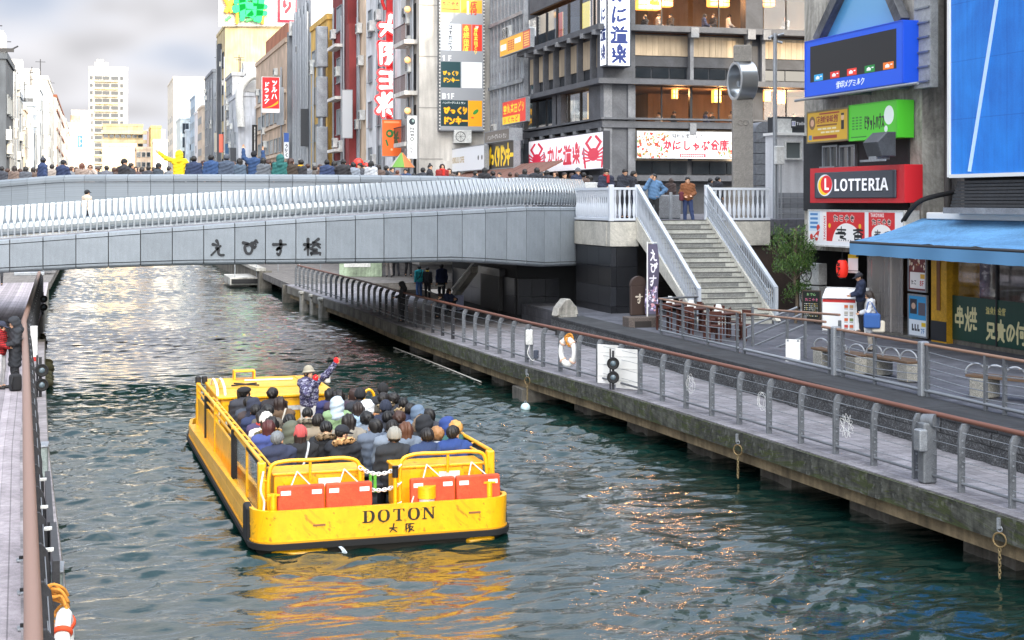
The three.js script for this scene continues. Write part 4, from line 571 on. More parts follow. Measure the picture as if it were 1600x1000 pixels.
{ // white walled building with the big vertical neon sign, and the beige strip beside it
  const k = rowBuilding('white_building', 'white walled building with paired windows behind the red neon sign', { pxn: 626, pxf: 572, t: 103, py: -60, wall: '#d3d6da', cols: 2, rows: 6, ww: 1.3, wh: 2.0, floor: 3.55, first: 5.2, u0: 0.45, u1: 0.98, opt: { bars: 1 } });
  pipes(k.b, [[k.x0 - 0.2, mix(k.zn, k.zf, 0.42), 1, 20], [k.x0 - 0.2, mix(k.zn, k.zf, 0.1), 1, 20]]);
  const nb = boardZ(mix(k.zn, k.zf, 0.2), 591, 625, -12, 186), t = thing('neon_sign', 'tall red rooftop to street sign of four white neon edged characters', 'sign', nb.pos);
  part('backing', rb(nb.w * 0.42, nb.h, 0.3, 0.05, nb.w * 0.1, 0, -0.2), mat('#b3191f', 0.5), t);
  const glowRed = new THREE.MeshStandardMaterial({ color: S('#ff5a5a'), emissive: S('#ff2a2a'), emissiveIntensity: 0.9 }), glowWhite = new THREE.MeshStandardMaterial({ color: S('#ffffff'), emissive: S('#fff0ee'), emissiveIntensity: 0.75 });
  [...'大阪王将'].forEach((c, i) => { const y = nb.h / 2 - nb.h * (0.275 + i * 0.205), a = part('letter_edge', glyphGeo(c, nb.w * 1.12, 0.26, 0.1), glowRed, t); a.position.set(0, y, 0); const l = part('letter', glyphGeo(c, nb.w * 1.1, 0.14, 0.08), glowWhite, a); l.position.z = 0.1; });
  part('arch', tube([V(-0.3, nb.h * 0.36, 0), V(-0.5, nb.h * 0.45, 0), V(0.1, nb.h * 0.48, 0), V(0.6, nb.h * 0.42, 0)], 0.12, 20, 8), mat('#c02020', 0.4), t);
  sign('orange_sign', 'orange sign with a green plant emblem under the red neon characters', boardZ(k.zn + 0.4, 596, 628, 186, 245), (x, w, h) => { x.fillStyle = '#e8692c'; x.fillRect(0, 0, w, h); x.fillStyle = '#f4a06c'; x.fillRect(w * 0.1, h * 0.04, w * 0.8, h * 0.05); x.fillStyle = '#1f6a33'; x.beginPath(); x.ellipse(w * 0.4, h * 0.38, w * 0.2, h * 0.11, -0.3, 0, 7); x.fill(); x.fillStyle = '#e8692c'; x.beginPath(); x.arc(w * 0.38, h * 0.38, w * 0.09, 0, 7); x.fill(); x.strokeStyle = '#1f6a33'; x.lineWidth = w * 0.09; for (const [a, b, c, d] of [[0.62, 0.3, 0.8, 0.66], [0.82, 0.32, 0.66, 0.66], [0.6, 0.5, 0.9, 0.5], [0.2, 0.55, 0.3, 0.72]]) { x.beginPath(); x.moveTo(w * a, h * b); x.lineTo(w * c, h * d); x.stroke(); } x.fillStyle = '#f2b48a'; x.beginPath(); x.arc(w * 0.5, h * 0.82, w * 0.06, 0, 7); x.fill(); }, { res: 256, glow: 0.2 });
  sign('cafe_sign', 'narrow white vertical cafe sign reading ZERO cafe', boardZ(tower1.zn + 2, 636, 652, 180, 248), (x, w, h) => { x.fillStyle = '#eef0ee'; x.fillRect(0, 0, w, h); x.fillStyle = '#25323a'; x.beginPath(); x.arc(w * 0.5, h * 0.14, w * 0.34, 0, 7); x.fill(); x.fillStyle = '#8fa3a0'; x.beginPath(); x.arc(w * 0.6, h * 0.12, w * 0.14, 0, 7); x.fill(); x.save(); x.translate(w * 0.28, h * 0.27); x.rotate(PI / 2); x.fillStyle = '#20262a'; x.font = 'bold ' + w * 0.55 + 'px sans-serif'; x.fillText('ZERO', 0, 0); x.font = w * 0.5 + 'px sans-serif'; x.fillText('cafe', w * 1.65, 0); x.restore(); }, { res: 384, trim: 0.03 });
  rowBuilding('beige_strip_building', 'narrow beige building squeezed beside the red brick building', { pxn: 571, pxf: 561, t: 118, py: -60, wall: '#cdb9a2', depth: 10 });
  const j = rowBuilding('red_building', 'dark red building with grey framed windows and white hoods', { pxn: 543, pxf: 520, t: 122, py: -60, wall: '#7e2f30', depth: 10, cols: 1, rows: 7, ww: 2.6, wh: 2.1, floor: 4.4, first: 3.6, opt: { bars: 2 } });
  part('corner_shaft', b0(j.x0 - 0.1, j.x0 + 3.2, 0.9, 20.2, j.zn, j.zn + 1.4), wmat('#8a3a39'), j.b); for (let y = 5.4; y < 20; y += 4.4) part('hood', b0(j.x0 - 0.8, j.x0 - 0.01, y, y + 0.25, mix(j.zn, j.zf, 0.75), mix(j.zn, j.zf, 0.2)), wmat('#d8d6d2'), j.b);
  sign('blank_grey_sign', 'blank grey vertical sign board in a lattice frame beside the red building', boardZ(j.zn + 3, 534, 551, 140, 216), (x, w, h) => { x.fillStyle = '#b9bdc0'; x.fillRect(0, 0, w, h); }, { res: 64 });
  const h = rowBuilding('yellow_building', 'mustard yellow building with small windows left of the red building', { pxn: 512, pxf: 486, t: 131, py: 30, wall: '#cda85a', cols: 3, rows: 5, ww: 2.0, wh: 1.5, floor: 3.5, first: 5.0 });
  const dk = thing('duct_stack', 'grey ventilation ducts climbing beside the yellow building', 'duct');
  for (let i = 0; i < 4; i++) part('duct', rb(1.0, 3.6, 0.9, 0.1, h.x0 - 0.7, 6 + i * 4.4, h.zn + 1.2), M.galv, dk); for (let i = 0; i < 3; i++) part('elbow', rod(V(h.x0 - 0.7, 7.7 + i * 4.4, h.zn + 1.2), V(h.x0 - 0.7, 8.6 + i * 4.4, h.zn + 1.2), 0.35, 8), M.steel, dk);
  const g = rowBuilding('piped_building', 'pale grey building covered with tall vertical pipes', { pxn: 486, pxf: 463, t: 142, py: -30, wall: '#b4bac0', depth: 10 });
  for (let i = 0; i < 9; i++) pipes(g.b, [[g.x0 - 0.25, mix(g.zn, g.zf, (i + 0.5) / 9), 3 + (i % 3) * 2, 24 + (i % 2)]], 0.16 + (i % 3) * 0.05); for (let i = 0; i < 5; i++) windowAt(g.b, g.x0 - 0.02, 5 + i * 3.6, mix(g.zn, g.zf, 0.8), -PI / 2, 1.4, 1.2);
  const f = rowBuilding('tan_building', 'tan building with shuttered windows behind the red drugstore sign', { pxn: 447, pxf: 400, t: 155, py: 66, wall: '#b9a491', cols: 6, rows: 5, ww: 2.6, wh: 1.5, floor: 3.3, first: 5.2, opt: { pane: M.skyGlass }, bands: '#c7b6a4' });
  part('brick_storey', b0(f.x0 + 1.2, f.x0 + 10, f.top, f.top + 3.2, f.zf, mix(f.zn, f.zf, 0.25)), wmat('#a0694f'), f.b); part('grey_flank', b0(f.x0 + 0.1, f.x0 + 6, 0.9, f.top + 1, f.zn, f.zn + 0.7), wmat('#7d8288'), f.b); acUnit(f.b, f.x0 + 1.2, f.top + 1.3, f.zn + 1.2, 0, 2.4);
  const dbd = boardZ(f.zn + 2, 409, 437, 120, 176); dbd.pos.x -= 0; sign('drugstore_sign', 'bright red vertical drugstore sign with white characters', dbd, (x, w, h) => { x.fillStyle = '#dd2326'; x.fillRect(0, 0, w, h); writeJP(x, 'ツルハ', w * 0.52, h * 0.06, h * 0.19, '#fff', { vertical: true, lw: 0.16 }); writeJP(x, 'ドラッグ', w * 0.1, h * 0.13, h * 0.155, '#fff', { vertical: true, lw: 0.16 }); x.fillStyle = '#f3a81e'; x.beginPath(); x.moveTo(w * 0.1, h * 0.88); x.quadraticCurveTo(w * 0.5, h * 0.86, w * 0.95, h * 0.66); x.lineTo(w * 0.95, h * 0.74); x.quadraticCurveTo(w * 0.6, h * 0.88, w * 0.1, h * 0.88); x.fill(); x.fillStyle = '#f8e6e6'; x.fillRect(0, h * 0.9, w, h * 0.1); }, { res: 256, glow: 0.2, frame: M.white, d: 0.4 });
  sign('blue_white_sign', 'slim blue topped white sign low beside the tan building', boardZ(f.zn + 2.2, 443, 452, 207, 248), (x, w, h) => { x.fillStyle = '#eef1f4'; x.fillRect(0, 0, w, h); x.fillStyle = '#3f63ad'; x.fillRect(0, 0, w, h * 0.36); writeJP(x, 'うりく', w * 0.1, h * 0.42, w * 0.8, '#20242c', { vertical: true, lw: 0.15 }); }, { res: 128 });
  sign('black_white_sign', 'white sign in a black frame hanging before the tan building', boardZ(f.zn - 18, 394, 402, 195, 240), (x, w, h) => { x.fillStyle = '#f2f2f0'; x.fillRect(0, 0, w, h); writeJP(x, 'すたりき', w * 0.1, h * 0.05, w * 0.8, '#18181a', { vertical: true, lw: 0.15 }); }, { res: 128, frame: M.black, trim: 0.25 });
  const e = rowBuilding('round_top_building', 'pale grey building with a white arched plant room on its roof', { pxn: 372, pxf: 358, t: 190, py: 150, wall: '#b3b9c2', depth: 5, cols: 2, rows: 3, floor: 4, first: 6 });
  const arch = new THREE.CylinderGeometry(2.2, 2.2, 9, 20, 1, false, 0, PI); arch.rotateX(PI / 2); arch.rotateZ(PI / 2); part('arched_roof', arch.translate(e.x0 + 2.3, e.top + 0.6, e.zn - 5), wmat('#e6e7e6'), e.b); part('vent_pipe', tube([V(e.x0 + 0.3, e.top - 4, e.zn + 0.6), V(e.x0 + 0.3, e.top + 1, e.zn + 0.6), V(e.x0 + 2, e.top + 2.6, e.zn + 0.6), V(e.x0 + 4, e.top + 1.5, e.zn + 0.6)], 0.5, 20, 8), M.offwhite, e.b);
  const d = rowBuilding('cream_tower', 'tall cream walled building carrying the rooftop neon sign frame', { pxn: 352, pxf: 339, t: 235, py: 42, wall: '#b3a684', depth: 14, cols: 3, rows: 7, ww: 2.6, wh: 2.4, floor: 4.3, first: 7, opt: { frame: mat('#3d4148', 0.6) } });
  part('dark_flank', b0(d.x0 - 0.6, d.x0 - 0.02, 6, d.top - 2, mix(d.zn, d.zf, 0.55), mix(d.zn, d.zf, 0.4)), wmat('#4a4f57'), d.b); part('roof_notch', b0(d.x0 + 2.4, d.x0 + 5.4, d.top - 9, d.top - 6.6, d.zn + 0.004, d.zn + 0.15), wmat('#8a93a5'), d.b); acUnit(d.b, d.x0 + 10.6, d.top - 1.4, d.zn + 0.8, 0, 2.6);
  const rs = thing('rooftop_neon', 'rooftop sign frame with a large green neon character and orange tubing', 'sign'), rz = d.zn + 0.5, P = (px, py) => atZ(px, py, rz), nm = (c) => new THREE.MeshStandardMaterial({ color: S(c), emissive: S(c), emissiveIntensity: 0.45 });
  part('lattice', [...Array.from({ length: 7 }, (_, i) => rod(P(342 + i * 15, -20), P(342 + i * 15, 41), 0.14, 4)), ...Array.from({ length: 5 }, (_, i) => rod(P(342, -18 + i * 14), P(432, -18 + i * 14), 0.12, 4)), ...Array.from({ length: 6 }, (_, i) => rod(P(342 + i * 15, 40), P(357 + i * 15, 2), 0.1, 4))], M.offwhite, rs);
  part('back_board', quad(P(344, 41), P(460, 41), P(460, -20), P(344, -20)), tmat('#e9e6da', grainTex, 0.9), rs); const gch = part('green_character', glyphGeo('特', 5.2, 0.2, 0.3), nm('#2fc36b'), rs); gch.position.copy(P(391, 8)); gch.position.z += 0.5; part('orange_tube', [rod(P(350, -5), P(362, 20), 0.4, 6), rod(P(366, -5), P(352, 20), 0.4, 6), rod(P(370, 0), P(370, 38), 0.25, 6), rod(P(410, -5), P(410, 38), 0.25, 6)].map((q) => q.translate(0, 0, 0.4)), nm('#f0a83a'), rs); part('green_tube', [rod(P(352, 32), P(360, 26), 0.25, 5), rod(P(384, 33), P(400, 28), 0.25, 5)].map((q) => q.translate(0, 0, 0.4)), nm('#58c96a'), rs);
  sign('red_framed_sign', 'white rooftop sign with red border and a red character', boardZ(f.zn - 2, 433, 466, -30, 36), (x, w, h) => { x.fillStyle = '#f6efec'; x.fillRect(0, 0, w, h); x.strokeStyle = '#e0283a'; x.lineWidth = w * 0.14; x.strokeRect(w * 0.06, -w, w * 0.88, h + w * 0.94); writeJP(x, 'り', w * 0.18, h * 0.44, w * 0.64, '#e0283a', { lw: 0.24 }); }, { res: 256, glow: 0.3 });
  rowBuilding('slate_building', 'slate grey narrow building far along the right bank', { pxn: 333, pxf: 320, t: 262, py: 112, wall: '#767d86', depth: 9, cols: 3, rows: 8, floor: 3.4, ww: 1.6 });
  rowBuilding('pale_blue_building', 'pale blue building far along the right bank beside the slate one', { pxn: 305, pxf: 297, t: 330, py: 150, wall: '#9fb4c8', depth: 9, cols: 3, rows: 7, near: { cols: 2, x: [0.5, 6], w: 1.8 } });
  rowBuilding('white_sign_building', 'white building with a purple lettered side far along the right bank', { pxn: 309, pxf: 304, t: 300, py: 176, wall: '#dfe2ea', depth: 4, cols: 1, rows: 4 });
  rowBuilding('far_white_tower', 'bright white slab block far off at the end of the right bank', { pxn: 271, pxf: 262, t: 420, py: 122, wall: '#d2cfc6', depth: 14, near: { cols: 0, x: [1, 8] }, cols: 3, rows: 8 });
  rowBuilding('far_glass_building', 'small glass fronted building below the far white slab block', { pxn: 282, pxf: 275, t: 350, py: 186, wall: '#c4d2d8', depth: 6, near: { cols: 3, x: [0.3, 5.6], w: 1.4, h: 2.4, o: { pane: M.skyGlass } } });
}
{ // far background over the canal and the left bank
  const far = (name, label, pxl, pxr, t, py, wall, opts = {}) => { // a block facing us
    const a = atT(pxl, 0, t), b = atT(pxr, 0, t), top = EYE + (HORIZON - py) * t / FOCAL, z = a.z, x1 = b.x + (b.z - a.z) * 0, w = building(name, label, { x0: a.x, x1: Math.max(b.x, a.x + 1), zn: z, zf: z - (opts.depth || 20), top, wall, cap: opts.cap, base: 0.5, parapet: opts.parapet ?? 0.8 });
    return { b: w, xa: a.x, xb: b.x, z, top };
  };
  const T = far('apartment_tower', 'tall white apartment tower rising alone at the end of the canal', 139, 200, 620, 108, '#d3cfc0', { parapet: 1.2 }), tw = T.xb - T.xa;
  part('tower_crown', [b0(T.xa + tw * 0.14, T.xa + tw * 0.5, T.top + 1.2, T.top + 3.2, T.z - 14, T.z - 2), b0(T.xa + tw * 0.2, T.xa + tw * 0.38, T.top + 3.2, T.top + 4.6, T.z - 12, T.z - 4)], wmat('#d3cfc0'), T.b);
  for (let r = 0; r < 15; r++) { const y = T.top - 3.6 - r * 3.15; for (let c = 0; c < 5; c++) { if (c === 0 && r > 8) continue; windowAt(T.b, T.xa + tw * [0.06, 0.24, 0.44, 0.66, 0.84][c], y, T.z + 0.05, 0, [1.2, 2.9, 2.9, 2.9, 1.2][c], 1.5, { sill: false, bars: 0, pane: M.darkGlass }); } part('balcony', b0(T.xa + tw * 0.14, T.xa + tw * 0.76, y - 1.7, y - 1.05, T.z + 0.06, T.z + 1.0), wmat('#cdbf92'), T.b); }
  const H2 = far('banded_block', 'wide tan block with long balcony bands below the apartment tower', 161, 224, 480, 197, '#a6987a', { depth: 30 });
  for (let r = 0; r < 6; r++) { part('balcony_band', b0(H2.xa - 0.6, H2.xb + 1.2, H2.top - 2.6 - r * 3.0, H2.top - 1.4 - r * 3.0, H2.z + 0.02, H2.z + 1.2), wmat('#b9ab8c'), H2.b); for (let c = 0; c < 7; c++) windowAt(H2.b, mix(H2.xa, H2.xb, (c + 0.5) / 7), H2.top - 3.4 - r * 3.0 + 0.2, H2.z + 0.03, 0, 1.2, 0.9, { bars: 0, sill: false }); }
  const st = thing('banded_chimney', 'pale pink round tower standing right of the apartment tower', 'tower'); const cp = atT(244, 200, 560); part('shaft', cy(2.6 * 1.3, 2.6 * 1.3, EYE + 115 * 560 / FOCAL - 3, cp.x, (EYE + 115 * 560 / FOCAL + 3) / 2 - 1, cp.z, 24), tmat('#e9c9bf', wallTex, 0.8), st); part('crown', cy(3.5, 3.5, 0.8, cp.x, EYE + 115 * 560 / FOCAL - 1, cp.z, 24), M.white, st);
  far('ochre_block', 'small ochre block under the pink round tower', 236, 252, 470, 200, '#d9bd7d');
  far('white_low_block', 'low white block at the end of the canal', 112, 142, 440, 176, '#f0ede4');
  const q = far('cluttered_roof_block', 'white block with cluttered roof left of the apartment tower', 108, 128, 400, 196, '#efe9dc', { depth: 14 }); part('roof_tank', [cy(1.4, 1.4, 2.2, q.xa + 1.6, q.top + 1.9, q.z - 4, 12), b0(q.xa + 0.4, q.xa + 3, q.top + 0.8, q.top + 1.6, q.z - 6, q.z - 2)], wmat('#b9a48c'), q.b);
  far('beige_low_building', 'low beige building closing the view under the tan banded block', 160, 214, 400, 228, '#e6d0ac', { depth: 12 });
  const m2 = far('brown_flats', 'brown grey flats with balconies right of the low beige building', 213, 236, 380, 234, '#a39384', { depth: 12 }); for (let r = 0; r < 4; r++) for (let c = 0; c < 3; c++) windowAt(m2.b, mix(m2.xa, m2.xb, (c + 0.5) / 3), m2.top - 1.2 - r * 2.6, m2.z + 0.02, 0, 0.8, 1.1, { bars: 0 });
  far('right_low_white', 'low white house beside the ochre block', 240, 262, 400, 222, '#ece6d8', { depth: 12 });
  // left bank
  const L = (o) => rowBuilding(o.name, o.label, { side: 'L', ...o });
  const l1 = L({ name: 'dark_edge_building', label: 'dark building with a white plant room at the left edge', pxn: 9, pxf: 21, t: 112, py: 92, wall: '#4d545c', depth: 12, cols: 3, rows: 5, ww: 2 }); part('plant_room', b0(l1.x0 - 6, l1.x0 - 0.2, l1.top + 0.5, l1.top + 2.2, l1.zn - 5, l1.zn - 0.4), wmat('#e9e9e6'), l1.b); part('roof_rail', [rod(V(l1.x0, l1.top + 0.5, l1.zn), V(l1.x0 + 0.9, l1.top + 1.0, l1.zn), 0.06, 4), b0(l1.x0 - 5, l1.x0 + 0.6, l1.top + 0.52, l1.top + 0.8, l1.zn + 0.02, l1.zn + 0.2)], M.postDark, l1.b);
  L({ name: 'white_plain_building', label: 'white building just past the dark one at the left edge', pxn: 22, pxf: 27, t: 136, py: 108, wall: '#c2c5c8', depth: 6, cols: 1, rows: 6 });
  const l2 = L({ name: 'blue_grey_building', label: 'low blue grey building with small windows on the left bank', pxn: 52, pxf: 58, t: 175, py: 166, wall: '#a9b6c2', depth: 9, cols: 2, rows: 3, near: { cols: 3, x: [0.8, 8.4], w: 1.2, h: 1.3 } });
  const l3 = L({ name: 'white_slab_building', label: 'large bright white building on the left bank with stepped roof', pxn: 74, pxf: 83, t: 215, py: 124, wall: '#d0cfca', depth: 9, cols: 3, rows: 6, near: { cols: 1, x: [5.8, 8.4], w: 0.8, h: 1.2 } }); part('stepped_roof', [b0(l3.x0 - 8, l3.x0 - 1.2, l3.top + 0.51, l3.top + 1.6, l3.zn - 8, l3.zn - 1), b0(l3.x0 - 5.5, l3.x0 - 3.6, l3.top + 1.61, l3.top + 3, l3.zn - 6, l3.zn - 2)], wmat('#f3f2ee'), l3.b); part('blue_board', b0(l3.x0 - 6.4, l3.x0 - 5.4, l3.top - 10, l3.top - 2, l3.zn + 0.02, l3.zn + 0.35), mat('#6d86c4', 0.6), l3.b);
  L({ name: 'brown_trim_building', label: 'white building with brown balcony edges on the left bank', pxn: 88, pxf: 100, t: 262, py: 152, wall: '#cdc9c2', cap: '#7a4a34', depth: 10, cols: 4, rows: 6, bands: '#8a5a44', near: { cols: 0, x: [1, 2] } });
  L({ name: 'far_left_house', label: 'small pale house farthest along the left bank', pxn: 106, pxf: 112, t: 360, py: 205, wall: '#e9dfd0', depth: 9, cols: 3, rows: 3 });
  // narrow mid-rise fronts that fill both rows
  [['L', 30, 35, 150, 150, '#8f9aa6', 'slim grey front with close windows, nearest of the slim left bank fronts'], ['L', 38, 43, 158, 172, '#d9cbb8', 'slim beige front on the left bank beside the low blue grey building'], ['L', 62, 67, 192, 140, '#c9d2da', 'slim pale front just before the bright white slab building'], ['L', 92, 97, 285, 182, '#c8a98c', 'slim tan front below the brown trimmed building'], ['L', 102, 106, 330, 188, '#f0e6da', 'slim cream front past the brown trimmed building'], ['L', 114, 118, 385, 214, '#d8d2cc', 'slim grey cream front farthest along the left bank'],
    ['R', 291, 284, 345, 205, '#b9c6d2', 'slim blue grey front far along the right bank'], ['R', 316, 309, 285, 168, '#c4b8aa', 'slim taupe front before the slate grey building'], ['R', 344, 337, 248, 150, '#a8adb4', 'slim grey front just before the cream walled building'], ['R', 363, 353, 205, 118, '#8f959d', 'slim dark grey front left of the arched roof building']].forEach(([side, pxn, pxf, t, py, wall, label], i) => { const o = rowBuilding('narrow_building', label, { side, pxn, pxf, t, py, wall, depth: 5.5, cols: 3, rows: 9, floor: 3.1, first: 6, ww: 1.3, wh: 1.3, near: { cols: 2, x: [0.4, 5.1], w: 1.5, h: 1.3 } }); const s = side === 'L' ? -1 : 1; part('roof_tank', cy(0.8, 0.8, 1.5, o.x0 + s * 2.5, o.top + 1.3, o.zn - 3, 10), M.offwhite, o.b); part('antenna', [rod(V(o.x0 + s * 1.2, o.top, o.zn - 1), V(o.x0 + s * 1.2, o.top + 2.6, o.zn - 1), 0.06, 4), rod(V(o.x0 + s * 0.6, o.top + 2.3, o.zn - 1), V(o.x0 + s * 1.8, o.top + 2.3, o.zn - 1), 0.05, 4)], M.postDark, o.b); if (i % 2) for (let k = 0; k < 4; k++) part('balcony', b0(o.x0 + s * 0.4, o.x0 + s * 5, 7 + k * 3.1 - 2.1, 7 + k * 3.1 - 1.5, o.zn + 0.13, o.zn + 0.7), wmat('#d2cabd'), o.b); });
  sign('far_blue_sign', 'small blue and white sign far along the left bank', boardZ(-395, 121, 129, 212, 230), (x, w, h) => { x.fillStyle = '#2f6fc0'; x.fillRect(0, 0, w, h); x.fillStyle = '#fff'; x.fillRect(w * 0.3, h * 0.1, w * 0.18, h * 0.8); x.fillRect(w * 0.55, h * 0.2, w * 0.2, h * 0.14); x.fillRect(w * 0.55, h * 0.6, w * 0.2, h * 0.14); }, { res: 64 });
}
// ---------------------------------------------------------------- near buildings on the right
const FX = 22.9; // their canal front
{
  const zf = atX(1257, 0, FX).z, zn = atX(1441, 0, FX).z, ZB = atX(1487, 0, FX).z;
  const Lb = thing('burger_shop_building', 'weathered building stacked with signs: blue display, yellow and green boards, red burger sign', 'building');
  const bei = tmat('#aba9a3', stainTex, 0.9), drk = tmat('#2b2d30', grainTex, 0.8);
  const yq = (px, py) => atX(px, py, FX).y;
  part('wall', b0(FX, 46, yq(1340, 395), 26, zf, zn), bei, Lb); part('dark_bay', b0(FX - 0.05, FX - 0.004, yq(1340, 330), yq(1340, 205), zf + 0.02, atX(1422, 0, FX).z), drk, Lb);
  part('shop_side', b0(FX + 3.5, 46, TERR, yq(1340, 395), zf, zn), tmat('#4a3526', wallTex, 0.8), Lb); part('shop_floor', b0(FX - 0.3, FX + 3.5, TERR, TERR + 0.06, zf, zn), M.concreteDark, Lb); part('far_jamb', b0(FX, FX + 3.5, TERR, yq(1340, 395), zf, zf + 0.3), drk, Lb); part('near_jamb', b0(FX, FX + 3.5, TERR, yq(1340, 395), zn - 0.25, zn), drk, Lb);
  // recess with pipes, next to the big blue billboard
  part('recess_wall', b0(FX + 0.9, 46, 1, 26, zn + 0.004, ZB), tmat('#77777a', stainTex, 0.95), Lb);
  part('shaft_casing', b0(FX - 0.25, FX - 0.004, yq(1436, 140), 18, atX(1441, 0, FX).z - 0.02, atX(1466, 0, FX).z), tmat('#a7abad', grainTex, 0.5), Lb);
  for (let y = yq(1450, 130); y < 16; y += 0.42) part('casing_rib', b0(FX - 0.3, FX - 0.255, y, y + 0.05, atX(1442, 0, FX).z, atX(1465, 0, FX).z), M.steel, Lb);
  for (const px of [1452, 1474]) part('pipe', rod(V(FX + 0.6, 2, atX(px, 0, FX).z), V(FX + 0.6, 20, atX(px, 0, FX).z), 0.11, 8), tmat('#55524f', grainTex, 0.7), Lb);
  // small windows over the burger sign
  for (const px of [1303, 1330]) windowAt(Lb, FX - 0.06, yq(px, 245), atX(px, 0, FX).z, -PI / 2, 0.9, 0.62);
  part('vent_pipe', tube([V(FX - 0.1, yq(1420, 330), zn - 0.6), V(FX - 0.5, yq(1420, 345), zn - 0.2), V(FX - 0.4, yq(1420, 315), zn + 0.5), V(FX + 0.5, yq(1420, 300), zn + 0.9)], 0.07, 20, 8), M.rubber, Lb);
  // blue glazed gable over the display
  const G = (px, py, x) => atX(px, py, x);
  part('blue_gable', quad(G(1279, 62, FX - 0.2), G(1402, 36, FX - 0.2), G(1388, -20, FX - 0.2), G(1313, -20, FX - 0.2)), new THREE.MeshPhysicalMaterial({ color: S('#5fa3cf'), roughness: 0.25, clearcoat: 0.6, side: THREE.DoubleSide }), Lb);
  for (const [a, b] of [[[1279, 64], [1318, -20]], [[1411, 34], [1388, -20]]]) part('gable_edge', bar(G(a[0], a[1], FX - 0.32), G(b[0], b[1], FX - 0.32), 0.3, 0.34), tmat('#5d6066', stainTex, 0.8), Lb);
  const scr = boardX(FX - 0.75, 1258, 1411, 48, 141);
  const S1 = signBox('display_sign', 'bright blue box sign around a dark display screen with small coloured tiles', scr.w, scr.h, 0.75, panelMat(1024, 560, (x, w, h) => {
    x.fillStyle = '#1657d8'; x.fillRect(0, 0, w, h); x.fillStyle = '#17181b'; x.fillRect(w * 0.055, h * 0.1, w * 0.89, h * 0.66); x.fillStyle = '#0f1013'; for (let i = 0; i < 60; i++) x.fillRect(w * (0.055 + i * 0.0148), h * 0.1, 2, h * 0.66);
    ['#2fa4dd', '#e0322c', '#ee3a2a', '#1d8a3e', '#f07a26'].forEach((c, i) => { const X = w * (0.1 + i * 0.18), Y = h * 0.63; x.fillStyle = c; x.fillRect(X, Y, w * 0.1, h * 0.12); x.fillStyle = '#f4f6f8'; x.beginPath(); x.moveTo(X + w * 0.02, Y + h * 0.09); x.lineTo(X + w * 0.02, Y + h * 0.05); x.lineTo(X + w * 0.04, Y + h * 0.025); x.lineTo(X + w * 0.06, Y + h * 0.05); x.lineTo(X + w * 0.06, Y + h * 0.09); x.fill(); x.fillRect(X + w * 0.068, Y + h * 0.035, w * 0.02, h * 0.02); });
    writeJP(x, '雪印メグミルク', w * 0.34, h * 0.81, h * 0.13, '#dfe8f6', { lw: 0.12, fit: w * 0.3, slant: 0.2 });
  }, 0.12), mat('#1550d2', 0.4), scr.pos, scr.ry, { trim: 0.03 });
  part('service_rail', [rod(V(-scr.w / 2 - 0.2, -scr.h / 2 - 0.1, 0.25), V(scr.w / 2 + 1.2, -scr.h / 2 - 0.1, 0.25), 0.045, 6), ...[-0.35, 0, 0.35].map((q) => rod(V(q * scr.w, -scr.h / 2 - 0.1, 0.25), V(q * scr.w, -scr.h / 2 - 0.06, -0.7), 0.04, 6))], M.galv, S1);
  sign('yellow_board', 'mustard yellow estate agent board with a round portrait and a standing figure', boardX(FX - 0.45, 1261, 1326, 171, 222), (x, w, h) => {
    x.fillStyle = '#d9ab2a'; x.fillRect(0, 0, w, h); x.fillStyle = '#a33a26'; x.fillRect(w * 0.3, h * 0.05, w * 0.5, h * 0.05); writeJP(x, '店舗情報館', w * 0.22, h * 0.14, h * 0.25, '#8a2a1c', { lw: 0.12, fit: w * 0.55 }); x.fillStyle = '#7a5a3a'; x.beginPath(); x.ellipse(w * 0.12, h * 0.36, w * 0.08, h * 0.23, 0, 0, 7); x.fill(); x.fillStyle = '#d7a98a'; x.beginPath(); x.ellipse(w * 0.12, h * 0.36, w * 0.045, h * 0.12, 0, 0, 7); x.fill();
    x.fillStyle = '#8a5a20'; x.fillRect(w * 0.24, h * 0.44, w * 0.5, h * 0.06); for (let j = 0; j < 2; j++) for (let i = 0; i < 4; i++) { x.fillStyle = '#e9dcb4'; x.fillRect(w * (0.26 + i * 0.12 + j * 0.08), h * (0.56 + j * 0.12), w * 0.1, h * 0.06); } x.fillStyle = '#9a3a22'; x.fillRect(w * 0.14, h * 0.82, w * 0.6, h * 0.11); x.fillStyle = '#5c86b0'; x.fillRect(w * 0.03, h * 0.78, w * 0.08, h * 0.16); x.fillStyle = '#1e1e22'; x.fillRect(w * 0.84, h * 0.36, w * 0.07, h * 0.3); x.fillStyle = '#e2bd98'; x.beginPath(); x.arc(w * 0.875, h * 0.26, h * 0.1, 0, 7); x.fill(); x.fillStyle = '#1e1e22'; x.fillRect(w * 0.84, h * 0.12, w * 0.07, h * 0.07);
  }, { res: 512, frame: tmat('#8a7f60', grainTex, 0.6) });
